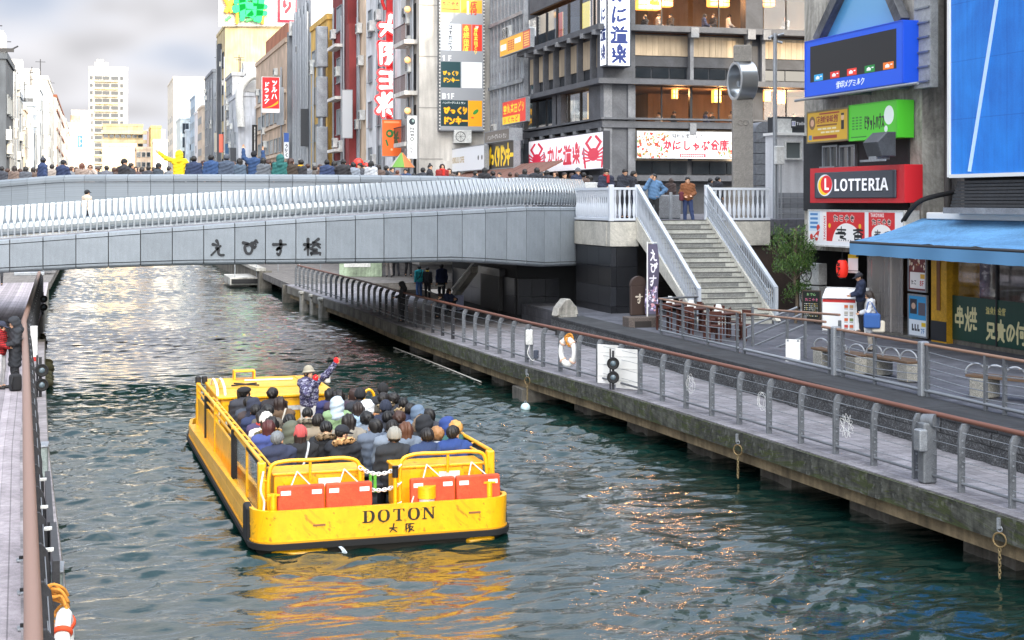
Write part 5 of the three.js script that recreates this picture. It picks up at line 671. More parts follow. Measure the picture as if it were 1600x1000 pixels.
  const gb = boardX(FX - 0.6, 1327, 1402, 160, 218); sign('green_board', 'lime green board with dark characters and a white oval next to the yellow board', gb, (x, w, h) => { x.fillStyle = '#55c832'; x.fillRect(0, 0, w, h); writeJP(x, 'ピタットハウス', w * 0.32, h * 0.3, h * 0.44, '#1b2a1c', { lw: 0.11, fit: w * 0.43 }); x.fillStyle = '#e8f4ec'; x.beginPath(); x.ellipse(w * 0.84, h * 0.38, w * 0.1, h * 0.26, 0, 0, 7); x.fill(); x.beginPath(); x.ellipse(w * 0.78, h * 0.75, w * 0.035, h * 0.09, 0, 0, 7); x.fill(); x.fillStyle = '#2c7a2a'; for (let i = 0; i < 3; i++) for (let j = 0; j < 5; j++) x.fillRect(w * (0.06 + i * 0.08), h * (0.34 + j * 0.08), w * 0.05, h * 0.04); x.fillRect(w * 0.03, h * 0.9, w * 0.34, h * 0.03); }, { res: 512, frame: mat('#4cc02c', 0.5), d: 0.55, trim: 0.02 });
  const rs = boardX(FX - 0.65, 1266, 1413, 260, 317);
  const R = signBox('burger_sign', 'red burger shop sign with white raised letters and a round emblem', rs.w, rs.h, 0.6, mat('#c8202a', 0.45), mat('#c8202a', 0.5), rs.pos, rs.ry, { trim: 0 });
  part('plaque', (() => { const g = new RoundedBoxGeometry(rs.w * 0.86, rs.h * 0.74, 0.08, 4, 0.039); g.translate(0, 0, 0.03); return g; })(), mat('#3a3f48', 0.6), R);
  part('lettering_face', new THREE.PlaneGeometry(rs.w * 0.82, rs.h * 0.7).translate(0, 0, 0.074), panelMat(1024, 300, (x, w, h) => { x.fillStyle = '#3a3f48'; x.fillRect(0, 0, w, h); x.fillStyle = '#cfd6de'; x.beginPath(); x.ellipse(w * 0.13, h * 0.5, w * 0.105, h * 0.44, 0, 0, 7); x.fill(); x.fillStyle = '#f0c21c'; x.beginPath(); x.ellipse(w * 0.12, h * 0.52, w * 0.085, h * 0.38, 0, 0, 7); x.fill(); x.fillStyle = '#d3242c'; x.beginPath(); x.ellipse(w * 0.15, h * 0.46, w * 0.08, h * 0.36, 0, 0, 7); x.fill(); x.fillStyle = '#fff'; x.fillRect(w * 0.125, h * 0.22, w * 0.022, h * 0.46); x.fillRect(w * 0.125, h * 0.6, w * 0.06, h * 0.09); x.font = 'bold 178px sans-serif'; x.save(); x.translate(w * 0.25, h * 0.74); x.scale(0.87, 1.12); x.strokeStyle = '#20242a'; x.lineWidth = 14; x.strokeText('LOTTERIA', 6, 6); x.fillStyle = '#f6f7fa'; x.fillText('LOTTERIA', 0, 0); x.restore(); }, 0.25), R);
  const tk = boardX(FX - 0.55, 1263, 1413, 328, 388);
  sign('octopus_ball_sign', 'red and white octopus ball shop sign with black characters under the burger sign', tk, (x, w, h) => {
    x.fillStyle = '#eceef0'; x.fillRect(0, 0, w, h); x.fillStyle = '#cfe0ee'; x.fillRect(0, 0, w * 0.13, h * 0.6); x.fillStyle = '#4f86bd'; for (let j = 0; j < 4; j++) x.fillRect(w * 0.015, h * (0.06 + j * 0.13), w * 0.09, h * 0.07); x.fillStyle = '#d33a30'; x.beginPath(); x.arc(w * 0.11, h * 0.5, h * 0.1, 0, 7); x.arc(w * 0.03, h * 0.78, h * 0.09, 0, 7); x.arc(w * 0.09, h * 0.8, h * 0.09, 0, 7); x.fill();
    x.fillStyle = '#d4262b'; x.fillRect(w * 0.16, h * 0.02, w * 0.46, h * 0.86); x.fillStyle = '#f4f2ee'; x.beginPath(); x.moveTo(w * 0.27, h * 0.88); x.quadraticCurveTo(w * 0.3, h * 0.36, w * 0.43, h * 0.34); x.quadraticCurveTo(w * 0.56, h * 0.38, w * 0.6, h * 0.88); x.fill(); x.fillRect(w * 0.16, h * 0.02, w * 0.045, h * 0.86);
    x.save(); x.translate(w * 0.195, h * 0.86); x.rotate(-PI / 2); x.fillStyle = '#c9252b'; x.font = 'bold ' + h * 0.15 + 'px sans-serif'; x.fillText('TAKOYAKI', 0, 0); x.restore();
    writeJP(x, 'たこやき', w * 0.28, h * 0.09, h * 0.2, '#1a1012', { fit: w * 0.24, lw: 0.15, outline: '#f6d9d0', ow: 0.34 }); writeJP(x, '壱番', w * 0.305, h * 0.44, h * 0.38, '#131316', { lw: 0.13, step: 1.5, fit: w * 0.36 }); x.fillStyle = '#f0c22a'; for (const q of [0.24, 0.57]) { x.beginPath(); x.arc(w * q, h * 0.42, h * 0.07, 0, 7); x.fill(); } x.fillStyle = '#7d7d80'; for (let i = 0; i < 6; i++) x.fillRect(w * (0.34 + i * 0.025), h * 0.82, w * 0.012, h * 0.04);
    x.fillStyle = '#d4262b'; x.fillRect(w * 0.66, h * 0.02, w * 0.26, h * 0.78); x.fillStyle = '#f4f2ee'; x.beginPath(); x.ellipse(w * 0.79, h * 0.62, w * 0.1, h * 0.27, 0, 0, 7); x.fill(); x.font = 'bold ' + h * 0.14 + 'px sans-serif'; x.fillText('TAKOYAKI', w * 0.68, h * 0.15); writeJP(x, 'たこやき', w * 0.69, h * 0.19, h * 0.17, '#1a1012', { fit: w * 0.2, lw: 0.15, outline: '#f6d9d0', ow: 0.34 }); writeJP(x, '壱番', w * 0.715, h * 0.5, h * 0.26, '#131316', { lw: 0.13, step: 1.5, fit: w * 0.2 });
  }, { res: 1024, frame: M.offwhite, d: 0.5 });
  const fl = thing('floodlight_box', 'dark grey angled floodlight box over the red burger sign', 'floodlight', V(FX - 1.2, yq(1372, 232), atX(1370, 0, FX - 1.2).z), -PI / 2); part('housing', extr([[0, -0.3], [0.42, -0.3], [0.56, 0.08], [0.26, 0.36], [0, 0.36]], 0.8, 0.02).rotateY(-PI / 2).translate(0.5, 0, -0.3), tmat('#4a4d52', grainTex, 0.5), fl); part('bracket', [b0(-0.7, 0.7, -0.46, -0.4, 0.1, 0.16), b0(-0.2, 0.2, -0.4, -0.31, -0.3, 0.15)], M.galv, fl);
  // ---- the tall billboard building
  const Gl = thing('billboard_building', 'building with a huge blue billboard over a louvred band and blue awning', 'building');
  part('wall', b0(FX + 0.3, 46, 5.0, 34, ZB + 0.004, -6), tmat('#6f6b66', stainTex, 0.9), Gl);
  const bb = boardX(FX - 0.45, 1486, 1700, -160, 269), zA = atX(1486, 0, FX - 0.45).z;
  const bt = tex(512, 512, (u, v, i, j) => { const n = tn(u, v, 9, 3), st = tn(u, v * 0.08, 60, 8), g = hash3(i, j, 2), pn = ((i % 128) < 2 || (j % 128) < 2) ? -16 : 0; const k = (n - 0.5) * 34 + (st - 0.5) * 26 + (g - 0.5) * 12 + pn; return [26 + k * 0.5, 122 + k, 214 + k]; }, 0.16);
  part('billboard', b0(FX - 0.45, FX + 0.25, bb.pos.y - bb.h / 2, bb.pos.y + bb.h / 2, zA, zA + 30), new THREE.MeshStandardMaterial({ map: bt, roughness: 0.5 }), Gl);
  part('billboard_edge', [b0(FX - 0.52, FX + 0.2, bb.pos.y - bb.h / 2 - 0.08, bb.pos.y + bb.h / 2, zA - 0.09, zA - 0.002), b0(FX - 0.52, FX + 0.2, bb.pos.y - bb.h / 2 - 0.1, bb.pos.y - bb.h / 2 - 0.004, zA + 0.001, zA + 30)], M.white, Gl);
  part('painted_line', (() => { const a = atX(1517, 268, FX - 0.456), b = atX(1560, 0, FX - 0.456), c = b.clone().add(b.clone().sub(a).multiplyScalar(0.6)); return bar(a, c, 0.2, 0.004).translate(0, 0, 0); })(), mat('#cfe6f4', 0.5), Gl);
  for (let i = 0; i < 9; i++) part('louvre', bar(V(FX - 0.3 - i * 0.03, bb.pos.y - bb.h / 2 - 0.22 - i * 0.09, zA + 0.1), V(FX - 0.3 - i * 0.03, bb.pos.y - bb.h / 2 - 0.22 - i * 0.09, -8), 0.05, 0.07), tmat('#3c3e41', grainTex, 0.5), Gl);
  part('louvre_back', b0(FX - 0.1, FX + 0.28, 5.35, bb.pos.y - bb.h / 2 - 0.11, zA + 0.1, -8), mat('#1c1d1f', 0.8), Gl); part('louvre_sill', b0(FX - 0.75, FX + 0.25, 5.28, 5.44, zA + 0.08, -8), tmat('#8d8f92', grainTex, 0.5), Gl);
  // shop under the awning: dark glass over a green painted board
  const zs0 = atX(1480, 0, FX).z, shopH = 4.75;
  part('shop_interior', b0(FX + 2.6, FX + 2.8, TERR, shopH, zs0, -8), mat('#15161a', 0.8), Gl); part('shop_base', b0(FX + 0.05, FX + 3, TERR, TERR + 0.12, zs0, -8), M.concreteDark, Gl); part('shop_ceiling', b0(FX + 0.05, FX + 3, shopH, 5, zs0, -8), mat('#2a2b2e', 0.8), Gl);
  for (let i = 0; i < 6; i++) { const z = zs0 + 0.04 + i * 2.3; part('shop_pane', b0(FX + 0.04, FX + 0.055, TERR + 0.12, shopH, z, z + 2.24), M.glass, Gl); part('shop_mullion', b0(FX + 0.0, FX + 0.1, TERR + 0.12, shopH, z + 2.245, z + 2.295), M.postDark, Gl); }
  const gbd = boardX(FX + 0.02, 1481, 1650, 486, 546); part('green_signboard', new THREE.PlaneGeometry(gbd.w, 1.22).rotateY(-PI / 2).translate(FX + 0.032, TERR + 0.74, gbd.pos.z), panelMat(1024, 220, (x, w, h) => { x.fillStyle = '#174236'; x.fillRect(0, 0, w, h); x.fillStyle = '#20503f'; for (let i = 0; i < 8; i++) x.fillRect(i * 130, 0, 2, h); writeJP(x, '串', w * 0.06, h * 0.22, h * 0.5, '#e2d9a4', { lw: 0.13 }); writeJP(x, '焼', w * 0.17, h * 0.22, h * 0.55, '#e2d9a4', { lw: 0.13 }); writeJP(x, '兄貴の何', w * 0.37, h * 0.42, h * 0.48, '#e2d9a4', { lw: 0.15, squeeze: 0.9 }); writeJP(x, '道楽焼会席', w * 0.375, h * 0.16, h * 0.17, '#d5c77a', { lw: 0.14 }); }), Gl);
  const yp = boardX(FX - 0.15, 1455, 1479, 405, 528); part('yellow_pillar', b0(FX - 0.15, FX + 0.9, TERR, 4.75, yp.pos.z - yp.w / 2, yp.pos.z + yp.w / 2), tmat('#d9a21c', grainTex, 0.6), Gl); part('pillar_emblem', b0(FX - 0.17, FX - 0.155, TERR + 0.9, 4.4, yp.pos.z - 0.09, yp.pos.z + 0.09), mat('#7a4a1c', 0.6), Gl); part('pillar_foot', b0(FX - 0.168, FX - 0.154, TERR + 0.05, TERR + 0.6, yp.pos.z - yp.w / 2, yp.pos.z + yp.w / 2), mat('#24262a', 0.6), Gl);
  // awning
  const aw = thing('blue_awning', 'broad bright blue fabric awning with scalloped hem over the shopfront', 'awning'), az0 = atX(1330, 0, 20.3).z, az1 = -10, bl = new THREE.MeshStandardMaterial({ color: S('#74b2e4'), map: grainTex, roughness: 0.8, side: THREE.DoubleSide });
  const N = 40, M2 = 8, pos = [], uv = [], id = []; for (let i = 0; i <= N; i++) for (let k = 0; k <= M2; k++) { const z = mix(az0 - 0.15, az1, i / N), q = k / M2, s = 0.05 * Math.sin(i * 1.9) * q + 0.07 * Math.sin(q * PI); pos.push(mix(FX - 0.1, 20.35, q), mix(5.12, 4.48, q) - s, z - (1 - q) * (i === 0 ? 0.3 : 0)); uv.push(z * 0.5, q * 2); if (i && k) { const a = (i - 1) * (M2 + 1) + k - 1, b = a + 1, c = a + M2 + 1, d = c + 1; id.push(a, b, c, b, d, c); } }
  const ag = new THREE.BufferGeometry(); ag.setAttribute('position', new THREE.Float32BufferAttribute(pos, 3)); ag.setAttribute('uv', new THREE.Float32BufferAttribute(uv, 2)); ag.setIndex(id); ag.computeVertexNormals(); part('canopy', ag, bl, aw);
  const vp = []; for (let i = 0; i <= 120; i++) { const z = mix(az0 - 0.15, az1, i / 120); vp.push([z, 0.30 + 0.012 * Math.abs(Math.sin(i * 0.9)), 0.03 * Math.sin(i * 0.63)]); }
  const vpos = [], vid = []; vp.forEach(([z, h, o], i) => { vpos.push(20.33, 4.43, z, 20.33 - o, 4.43 - h, z); if (i) vid.push(2 * i - 2, 2 * i - 1, 2 * i, 2 * i - 1, 2 * i + 1, 2 * i); }); const vg = new THREE.BufferGeometry(); vg.setAttribute('position', new THREE.Float32BufferAttribute(vpos, 3)); vg.setAttribute('uv', new THREE.Float32BufferAttribute(new Float32Array(vpos.length / 3 * 2), 2)); vg.setIndex(vid); vg.computeVertexNormals(); part('valance', vg, bl, aw);
  part('front_bar', rod(V(20.37, 4.46, az0 - 0.15), V(20.37, 4.46, az1), 0.045, 8), M.postDark, aw); part('top_cassette', rb(0.25, 0.2, az1 - az0, 0.04, FX - 0.12, 5.2, (az0 + az1) / 2), M.white, aw); part('arm', [bar(V(FX, 4.9, az0 + 0.4), V(20.4, 4.44, az0 + 0.1), 0.05, 0.05), bar(V(FX, 4.9, az0 + 6), V(20.4, 4.44, az0 + 6), 0.05, 0.05)], M.postDark, aw);
  // more of the same street behind our back, which keeps the low sun off the canal
  building('office_block', 'grey office block along the right bank beside the billboard building', { x0: 24, x1: 60, zn: 75, zf: -5, top: 30, wall: '#8a8a88' });
}
{ // white public toilet house and dark wall beside the stair
  const z = -51.6, a = atZ(1212, 190, z), b = atZ(1300, 0, z), t = thing('toilet_house', 'small white public toilet house with a grey shuttered window', 'building');
  part('wall', b0(a.x, b.x, STREET, a.y - 0.5, z - 0.9, z), tmat('#d3d7db', wallTex, 0.7), t); part('roof_band', b0(a.x + 0.1, b.x, a.y - 0.5, a.y + 0.2, z - 0.9, z - 0.05), mat('#33363a', 0.6), t); part('eave', b0(a.x - 0.1, b.x, a.y - 0.52, a.y - 0.42, z - 0.9, z + 0.15), M.white, t);
  windowAt(t, atZ(1238, 235, z).x, atZ(1238, 235, z).y, z + 0.01, 0, 0.6, 0.6, { bars: 0, pane: mat('#5a6262', 0.5), frame: M.offwhite });
  const s = boardZ(z + 0.02, 1236, 1262, 188, 203); part('sign_face', new THREE.PlaneGeometry(s.w, s.h * 0.9).translate(s.pos.x, s.pos.y + 0.05, z + 0.02), panelMat(192, 96, (x, w, h) => { x.fillStyle = '#33363a'; x.fillRect(0, 0, w, h); x.fillStyle = '#e8eaec'; x.fillRect(8, 18, 44, 56); x.fillStyle = '#7a7ab4'; x.fillRect(16, 26, 10, 40); x.fillRect(34, 26, 10, 40); x.fillStyle = '#e8eaec'; x.font = 'bold 46px sans-serif'; x.fillText('Toilets', 62, 62); }), t);
  part('grille', b0(a.x + 0.1, a.x + 0.7, a.y - 0.46, a.y + 0.12, z - 0.049, z - 0.02), M.offwhite, t);
  for (let r = 0; r < 5; r++) for (let c = 0; c < 6 - (r > 2 ? 1 : 0); c++) part('tile', b0(a.x + 0.02 + c * 0.3, a.x + 0.31 + c * 0.3, STREET + r * 0.2, STREET + r * 0.2 + 0.19, z + 0.002, z + 0.03), mat(['#7d8084', '#8a8d91', '#74777b'][(r * 7 + c * 3) % 3], 0.7), t);
}
// ================================================================ people: one smooth skin per body, clothes and hair over it
function surfaceNet(f, lo, hi, c) {
  const nx = Math.ceil((hi[0] - lo[0]) / c) + 1, ny = Math.ceil((hi[1] - lo[1]) / c) + 1, nz = Math.ceil((hi[2] - lo[2]) / c) + 1, F = new Float32Array(nx * ny * nz), id = new Int32Array(nx * ny * nz).fill(-1), pos = [], idx = [];
  const I = (i, j, k) => (k * ny + j) * nx + i;
  for (let k = 0; k < nz; k++) for (let j = 0; j < ny; j++) for (let i = 0; i < nx; i++) F[I(i, j, k)] = f(lo[0] + i * c, lo[1] + j * c, lo[2] + k * c);
  const E = [[0, 1], [0, 2], [0, 4], [1, 3], [1, 5], [2, 3], [2, 6], [3, 7], [4, 5], [4, 6], [5, 7], [6, 7]];
  for (let k = 0; k < nz - 1; k++) for (let j = 0; j < ny - 1; j++) for (let i = 0; i < nx - 1; i++) {
    const v = []; let m = 0; for (let q = 0; q < 8; q++) { v[q] = F[I(i + (q & 1), j + (q >> 1 & 1), k + (q >> 2))]; if (v[q] < 0) m++; }
    if (m === 0 || m === 8) continue;
    let x = 0, y = 0, z = 0, n = 0; for (const [a, b] of E) if ((v[a] < 0) !== (v[b] < 0)) { const t = v[a] / (v[a] - v[b]); x += (a & 1) + t * ((b & 1) - (a & 1)); y += (a >> 1 & 1) + t * ((b >> 1 & 1) - (a >> 1 & 1)); z += (a >> 2) + t * ((b >> 2) - (a >> 2)); n++; }
    id[I(i, j, k)] = pos.length / 3; pos.push(lo[0] + (i + x / n) * c, lo[1] + (j + y / n) * c, lo[2] + (k + z / n) * c);
  }
  const quadI = (a, b, cc, d, flip) => { if (a < 0 || b < 0 || cc < 0 || d < 0) return; flip ? idx.push(a, cc, b, a, d, cc) : idx.push(a, b, cc, a, cc, d); };
  for (let k = 1; k < nz - 1; k++) for (let j = 1; j < ny - 1; j++) for (let i = 1; i < nx - 1; i++) {
    const s = F[I(i, j, k)] < 0;
    if (s !== (F[I(i + 1, j, k)] < 0)) quadI(id[I(i, j - 1, k - 1)], id[I(i, j, k - 1)], id[I(i, j, k)], id[I(i, j - 1, k)], !s);
    if (s !== (F[I(i, j + 1, k)] < 0)) quadI(id[I(i - 1, j, k - 1)], id[I(i - 1, j, k)], id[I(i, j, k)], id[I(i, j, k - 1)], !s);
    if (s !== (F[I(i, j, k + 1)] < 0)) quadI(id[I(i - 1, j - 1, k)], id[I(i, j - 1, k)], id[I(i, j, k)], id[I(i - 1, j, k)], !s);
  }
  const g = new THREE.BufferGeometry(); g.setAttribute('position', new THREE.Float32BufferAttribute(pos, 3)); g.setAttribute('uv', new THREE.Float32BufferAttribute(pos.length ? Array.from({ length: pos.length / 3 * 2 }, (_, q) => q & 1 ? pos[(q >> 1) * 3 + 1] * 3 : (pos[(q >> 1) * 3] + pos[(q >> 1) * 3 + 2]) * 3) : [], 2)); g.setIndex(idx); g.computeVertexNormals(); return g;
}
const smin = (a, b, k) => { const h = Math.max(k - Math.abs(a - b), 0) / k; return Math.min(a, b) - h * h * k * 0.25; };
function capsule(a, b, ra, rb2) { const bax = b[0] - a[0], bay = b[1] - a[1], baz = b[2] - a[2], L = bax * bax + bay * bay + baz * baz || 1e-6; return (x, y, z) => { const px = x - a[0], py = y - a[1], pz = z - a[2], h = clamp((px * bax + py * bay + pz * baz) / L); const dx = px - bax * h, dy = py - bay * h, dz = pz - baz * h; return Math.sqrt(dx * dx + dy * dy + dz * dz) - (ra + (rb2 - ra) * h); }; }
function ellip(c, r) { const m = Math.min(...r); return (x, y, z) => { const a = (x - c[0]) / r[0], b = (y - c[1]) / r[1], d = (z - c[2]) / r[2]; return (Math.sqrt(a * a + b * b + d * d) - 1) * m; }; }
const blend = (fs, k) => (x, y, z) => { let d = 1e3; for (const f of fs) d = smin(d, f(x, y, z), k); return d; };
const lerp3 = (a, b, t) => [mix(a[0], b[0], t), mix(a[1], b[1], t), mix(a[2], b[2], t)];
// --- heads, hair, hats, hoods and hands, in their own axes (face towards +z, origin in the middle of the head)
const headF = (() => { const skull = blend([ellip([0, 0.02, -0.012], [0.076, 0.092, 0.092]), ellip([0, -0.045, 0.022], [0.056, 0.066, 0.062]), capsule([0, 0.0, 0.083], [0, -0.026, 0.098], 0.009, 0.014), ellip([0, -0.098, 0.062], [0.022, 0.018, 0.02]), capsule([-0.03, 0.018, 0.074], [0.03, 0.018, 0.074], 0.012, 0.012), capsule([0, -0.07, -0.015], [0, -0.17, -0.03], 0.05, 0.056), ellip([-0.078, -0.01, -0.008], [0.012, 0.03, 0.02]), ellip([0.078, -0.01, -0.008], [0.012, 0.03, 0.02]), ellip([0, -0.062, 0.079], [0.024, 0.009, 0.012])], 0.018); const e1 = ellip([-0.03, 0.002, 0.088], [0.016, 0.009, 0.014]), e2 = ellip([0.03, 0.002, 0.088], [0.016, 0.009, 0.014]); return (x, y, z) => Math.max(skull(x, y, z), -e1(x, y, z), -e2(x, y, z)); })();
const headGeo = surfaceNet(headF, [-0.1, -0.19, -0.12], [0.1, 0.13, 0.13], 0.0085);
const eyesGeo = mg([-1, 1].map((s) => new THREE.SphereGeometry(0.0085, 8, 6).translate(s * 0.03, 0.001, 0.078)));
const hairF = {
  short: (x, y, z) => { const n = 0.016 * (fbm(x * 26, y * 14, z * 26, 2) - 0.5) + 0.006 * Math.sin(Math.atan2(x, z) * 17 + y * 30); const c = ellip([0, 0.034, -0.018], [0.091, 0.099, 0.106])(x, y, z) - n, low = -0.052 - y + (z > -0.02 ? 0.05 + z * 0.6 : 0) * 1, face = 0.055 - (z * -1 + 0.105) - Math.max(0, y - 0.05) * 2.2; return Math.max(c, low, z - 0.062 - Math.max(0, y - 0.045) * 1.2); },
  bushy: (x, y, z) => { const n = 0.03 * (fbm(x * 30, y * 22, z * 30, 2) - 0.5); const c = ellip([0, 0.036, -0.02], [0.103, 0.106, 0.115])(x, y, z) - n; return Math.max(c, -0.058 - y + (z > 0 ? 0.05 + z * 0.5 : 0), z - 0.07 - Math.max(0, y - 0.05) * 1.2); },
  long: (x, y, z) => { const n = 0.007 * Math.sin(x * 95) + 0.012 * (fbm(x * 30, y * 5, z * 30, 2) - 0.5); const c = ellip([0, 0.03, -0.02], [0.096, 0.1, 0.108])(x, y, z), cape = capsule([0, -0.02, -0.055], [0, -0.23, -0.085], 0.085, 0.075)(x, y * 1, z * 1.25 + 0.018), sides = Math.min(capsule([-0.08, 0.02, -0.01], [-0.085, -0.17, 0.01], 0.027, 0.02)(x, y, z), capsule([0.08, 0.02, -0.01], [0.085, -0.17, 0.01], 0.027, 0.02)(x, y, z)); return Math.max(smin(smin(c, cape, 0.04), sides, 0.02) - n, z - 0.06 - Math.max(0, y - 0.05) * 1.2); },
  bob: (x, y, z) => { const n = 0.006 * Math.sin(x * 95) + 0.012 * (fbm(x * 30, y * 5, z * 30, 2) - 0.5); const c = ellip([0, 0.032, -0.018], [0.097, 0.1, 0.106])(x, y, z), cape = capsule([0, -0.01, -0.045], [0, -0.09, -0.05], 0.09, 0.085)(x, y, z * 1.1); return Math.max(smin(c, cape, 0.03) - n, -0.135 - y, z - 0.058 - Math.max(0, y - 0.05) * 1.2); },
  bun: (x, y, z) => smin(hairF.short(x, y, z), ellip([0, 0.145, -0.04], [0.045, 0.04, 0.045])(x, y, z), 0.02),
};
const hatF = {
  beanie: (x, y, z) => Math.max(ellip([0, 0.04, -0.012], [0.1, 0.12, 0.115])(x, y, z) - 0.003 * Math.sin(x * 140), 0.012 - y + z * 0.12), cap: (x, y, z) => smin(Math.max(ellip([0, 0.04, -0.012], [0.098, 0.1, 0.112])(x, y, z), 0.03 - y), Math.max(ellip([0, 0.038, 0.1], [0.07, 0.016, 0.085])(x, y, z), -z), 0.012), flat: (x, y, z) => smin(Math.max(ellip([0, 0.07, -0.01], [0.12, 0.06, 0.13])(x, y, z), 0.03 - y), capsule([0, 0.03, 0.08], [0, 0.03, 0.12], 0.03, 0.03)(x, y * 2.2 - 0.04, z), 0.02),
  bucket: (x, y, z) => smin(Math.max(ellip([0, 0.05, -0.01], [0.1, 0.11, 0.112])(x, y, z), 0.02 - y), Math.max(ellip([0, 0.02, 0], [0.135, 0.03, 0.145])(x, y, z), -0.004 - y), 0.02), hood: (x, y, z) => { const o = blend([ellip([0, 0.028, -0.028], [0.125, 0.145, 0.145]), capsule([0, -0.1, -0.045], [0, -0.16, -0.05], 0.115, 0.13)], 0.06)(x, y, z) - 0.005 * Math.sin(y * 60 + x * 20); const open = capsule([0, -0.01, 0.06], [0, -0.02, 0.3], 0.085, 0.095)(x, y * 0.85, z); return Math.max(o, -open); },
};
const hairGeo = {}, getHair = (k) => hairGeo[k] ||= surfaceNet(hairF[k] || hatF[k], [-0.17, -0.34, -0.22], [0.17, 0.23, 0.22], 0.0115);
const furGeo = (() => { const g = new THREE.TorusGeometry(0.112, 0.034, 9, 30), p = g.attributes.position; for (let i = 0; i < p.count; i++) { const h = hash3(i, 3, 5) - 0.5; p.setXYZ(i, p.getX(i) * (1 + h * 0.14), p.getY(i) * 1.2 * (1 + h * 0.12) - 0.005, p.getZ(i) + h * 0.03 + 0.075); } g.computeVertexNormals(); return g; })();
const furDown = (() => { const g = new THREE.TorusGeometry(0.13, 0.042, 9, 30, PI * 1.25), p = g.attributes.position; for (let i = 0; i < p.count; i++) { const h = hash3(i, 7, 5) - 0.5; p.setXYZ(i, p.getX(i) * (1 + h * 0.16), p.getY(i) * (1 + h * 0.16), p.getZ(i) + h * 0.04); } g.rotateZ(PI * 0.875 + PI / 2 + PI / 2); g.rotateX(-1.15); g.computeVertexNormals(); return g; })();
const handGeo = (() => { // relaxed hand: palm down the -y axis, four bent fingers, thumb out of the side
  const fs = [ellip([0, -0.045, 0], [0.04, 0.05, 0.017]), capsule([0, 0.01, 0], [0, -0.03, 0], 0.026, 0.028)];
  [[-0.029, 0.062, -0.085], [-0.01, 0.074, -0.09], [0.01, 0.07, -0.088], [0.028, 0.055, -0.08]].forEach(([x, L, y]) => { fs.push(capsule([x, y, 0.002], [x * 1.12, y - L * 0.5, 0.012], 0.0095, 0.0088), capsule([x * 1.12, y - L * 0.5, 0.012], [x * 1.15, y - L * 0.92, 0.032], 0.0088, 0.0075)); });
  fs.push(capsule([-0.03, -0.03, 0.006], [-0.056, -0.062, 0.022], 0.012, 0.0105), capsule([-0.056, -0.062, 0.022], [-0.06, -0.09, 0.034], 0.0105, 0.0085));
  return surfaceNet(blend(fs, 0.008), [-0.085, -0.175, -0.04], [0.06, 0.05, 0.065], 0.0062);
})();
const handPrep = prep(handGeo), headPrep = prep(headGeo);
// --- poses: joints in metres, facing +z, soles at y = 0
function basePose(o = {}) {
  const p = { hipL: [0.09, 0.88, 0], hipR: [-0.09, 0.88, 0], kneeL: [0.1, 0.48, 0.02], kneeR: [-0.1, 0.48, 0.02], ankL: [0.1, 0.09, -0.01], ankR: [-0.1, 0.09, -0.01], toeL: [0.12, 0.035, 0.15], toeR: [-0.12, 0.035, 0.15], pel: [0, 0.94, 0], chest: [0, 1.28, 0], neck: [0, 1.42, -0.01], head: [0, 1.565, 0.015], shL: [0.175, 1.375, -0.01], shR: [-0.175, 1.375, -0.01], elL: [0.22, 1.1, -0.03], elR: [-0.22, 1.1, -0.03], haL: [0.22, 0.86, 0.04], haR: [-0.22, 0.86, 0.04], yaw: 0, pitch: 0, roll: 0, ...o };
  return p;
}
const seatPose = (o = {}) => basePose({ hipL: [0.09, 0.46, 0], hipR: [-0.09, 0.46, 0], kneeL: [0.12, 0.48, 0.42], kneeR: [-0.12, 0.48, 0.42], ankL: [0.12, 0.09, 0.42], ankR: [-0.12, 0.09, 0.42], toeL: [0.13, 0.035, 0.58], toeR: [-0.13, 0.035, 0.58], pel: [0, 0.51, 0], chest: [0, 0.84, 0.01], neck: [0, 0.98, 0.0], head: [0, 1.125, 0.03], shL: [0.18, 0.935, 0], shR: [-0.18, 0.935, 0], elL: [0.23, 0.68, 0.06], elR: [-0.23, 0.68, 0.06], haL: [0.09, 0.58, 0.28], haR: [-0.09, 0.58, 0.28], ...o });
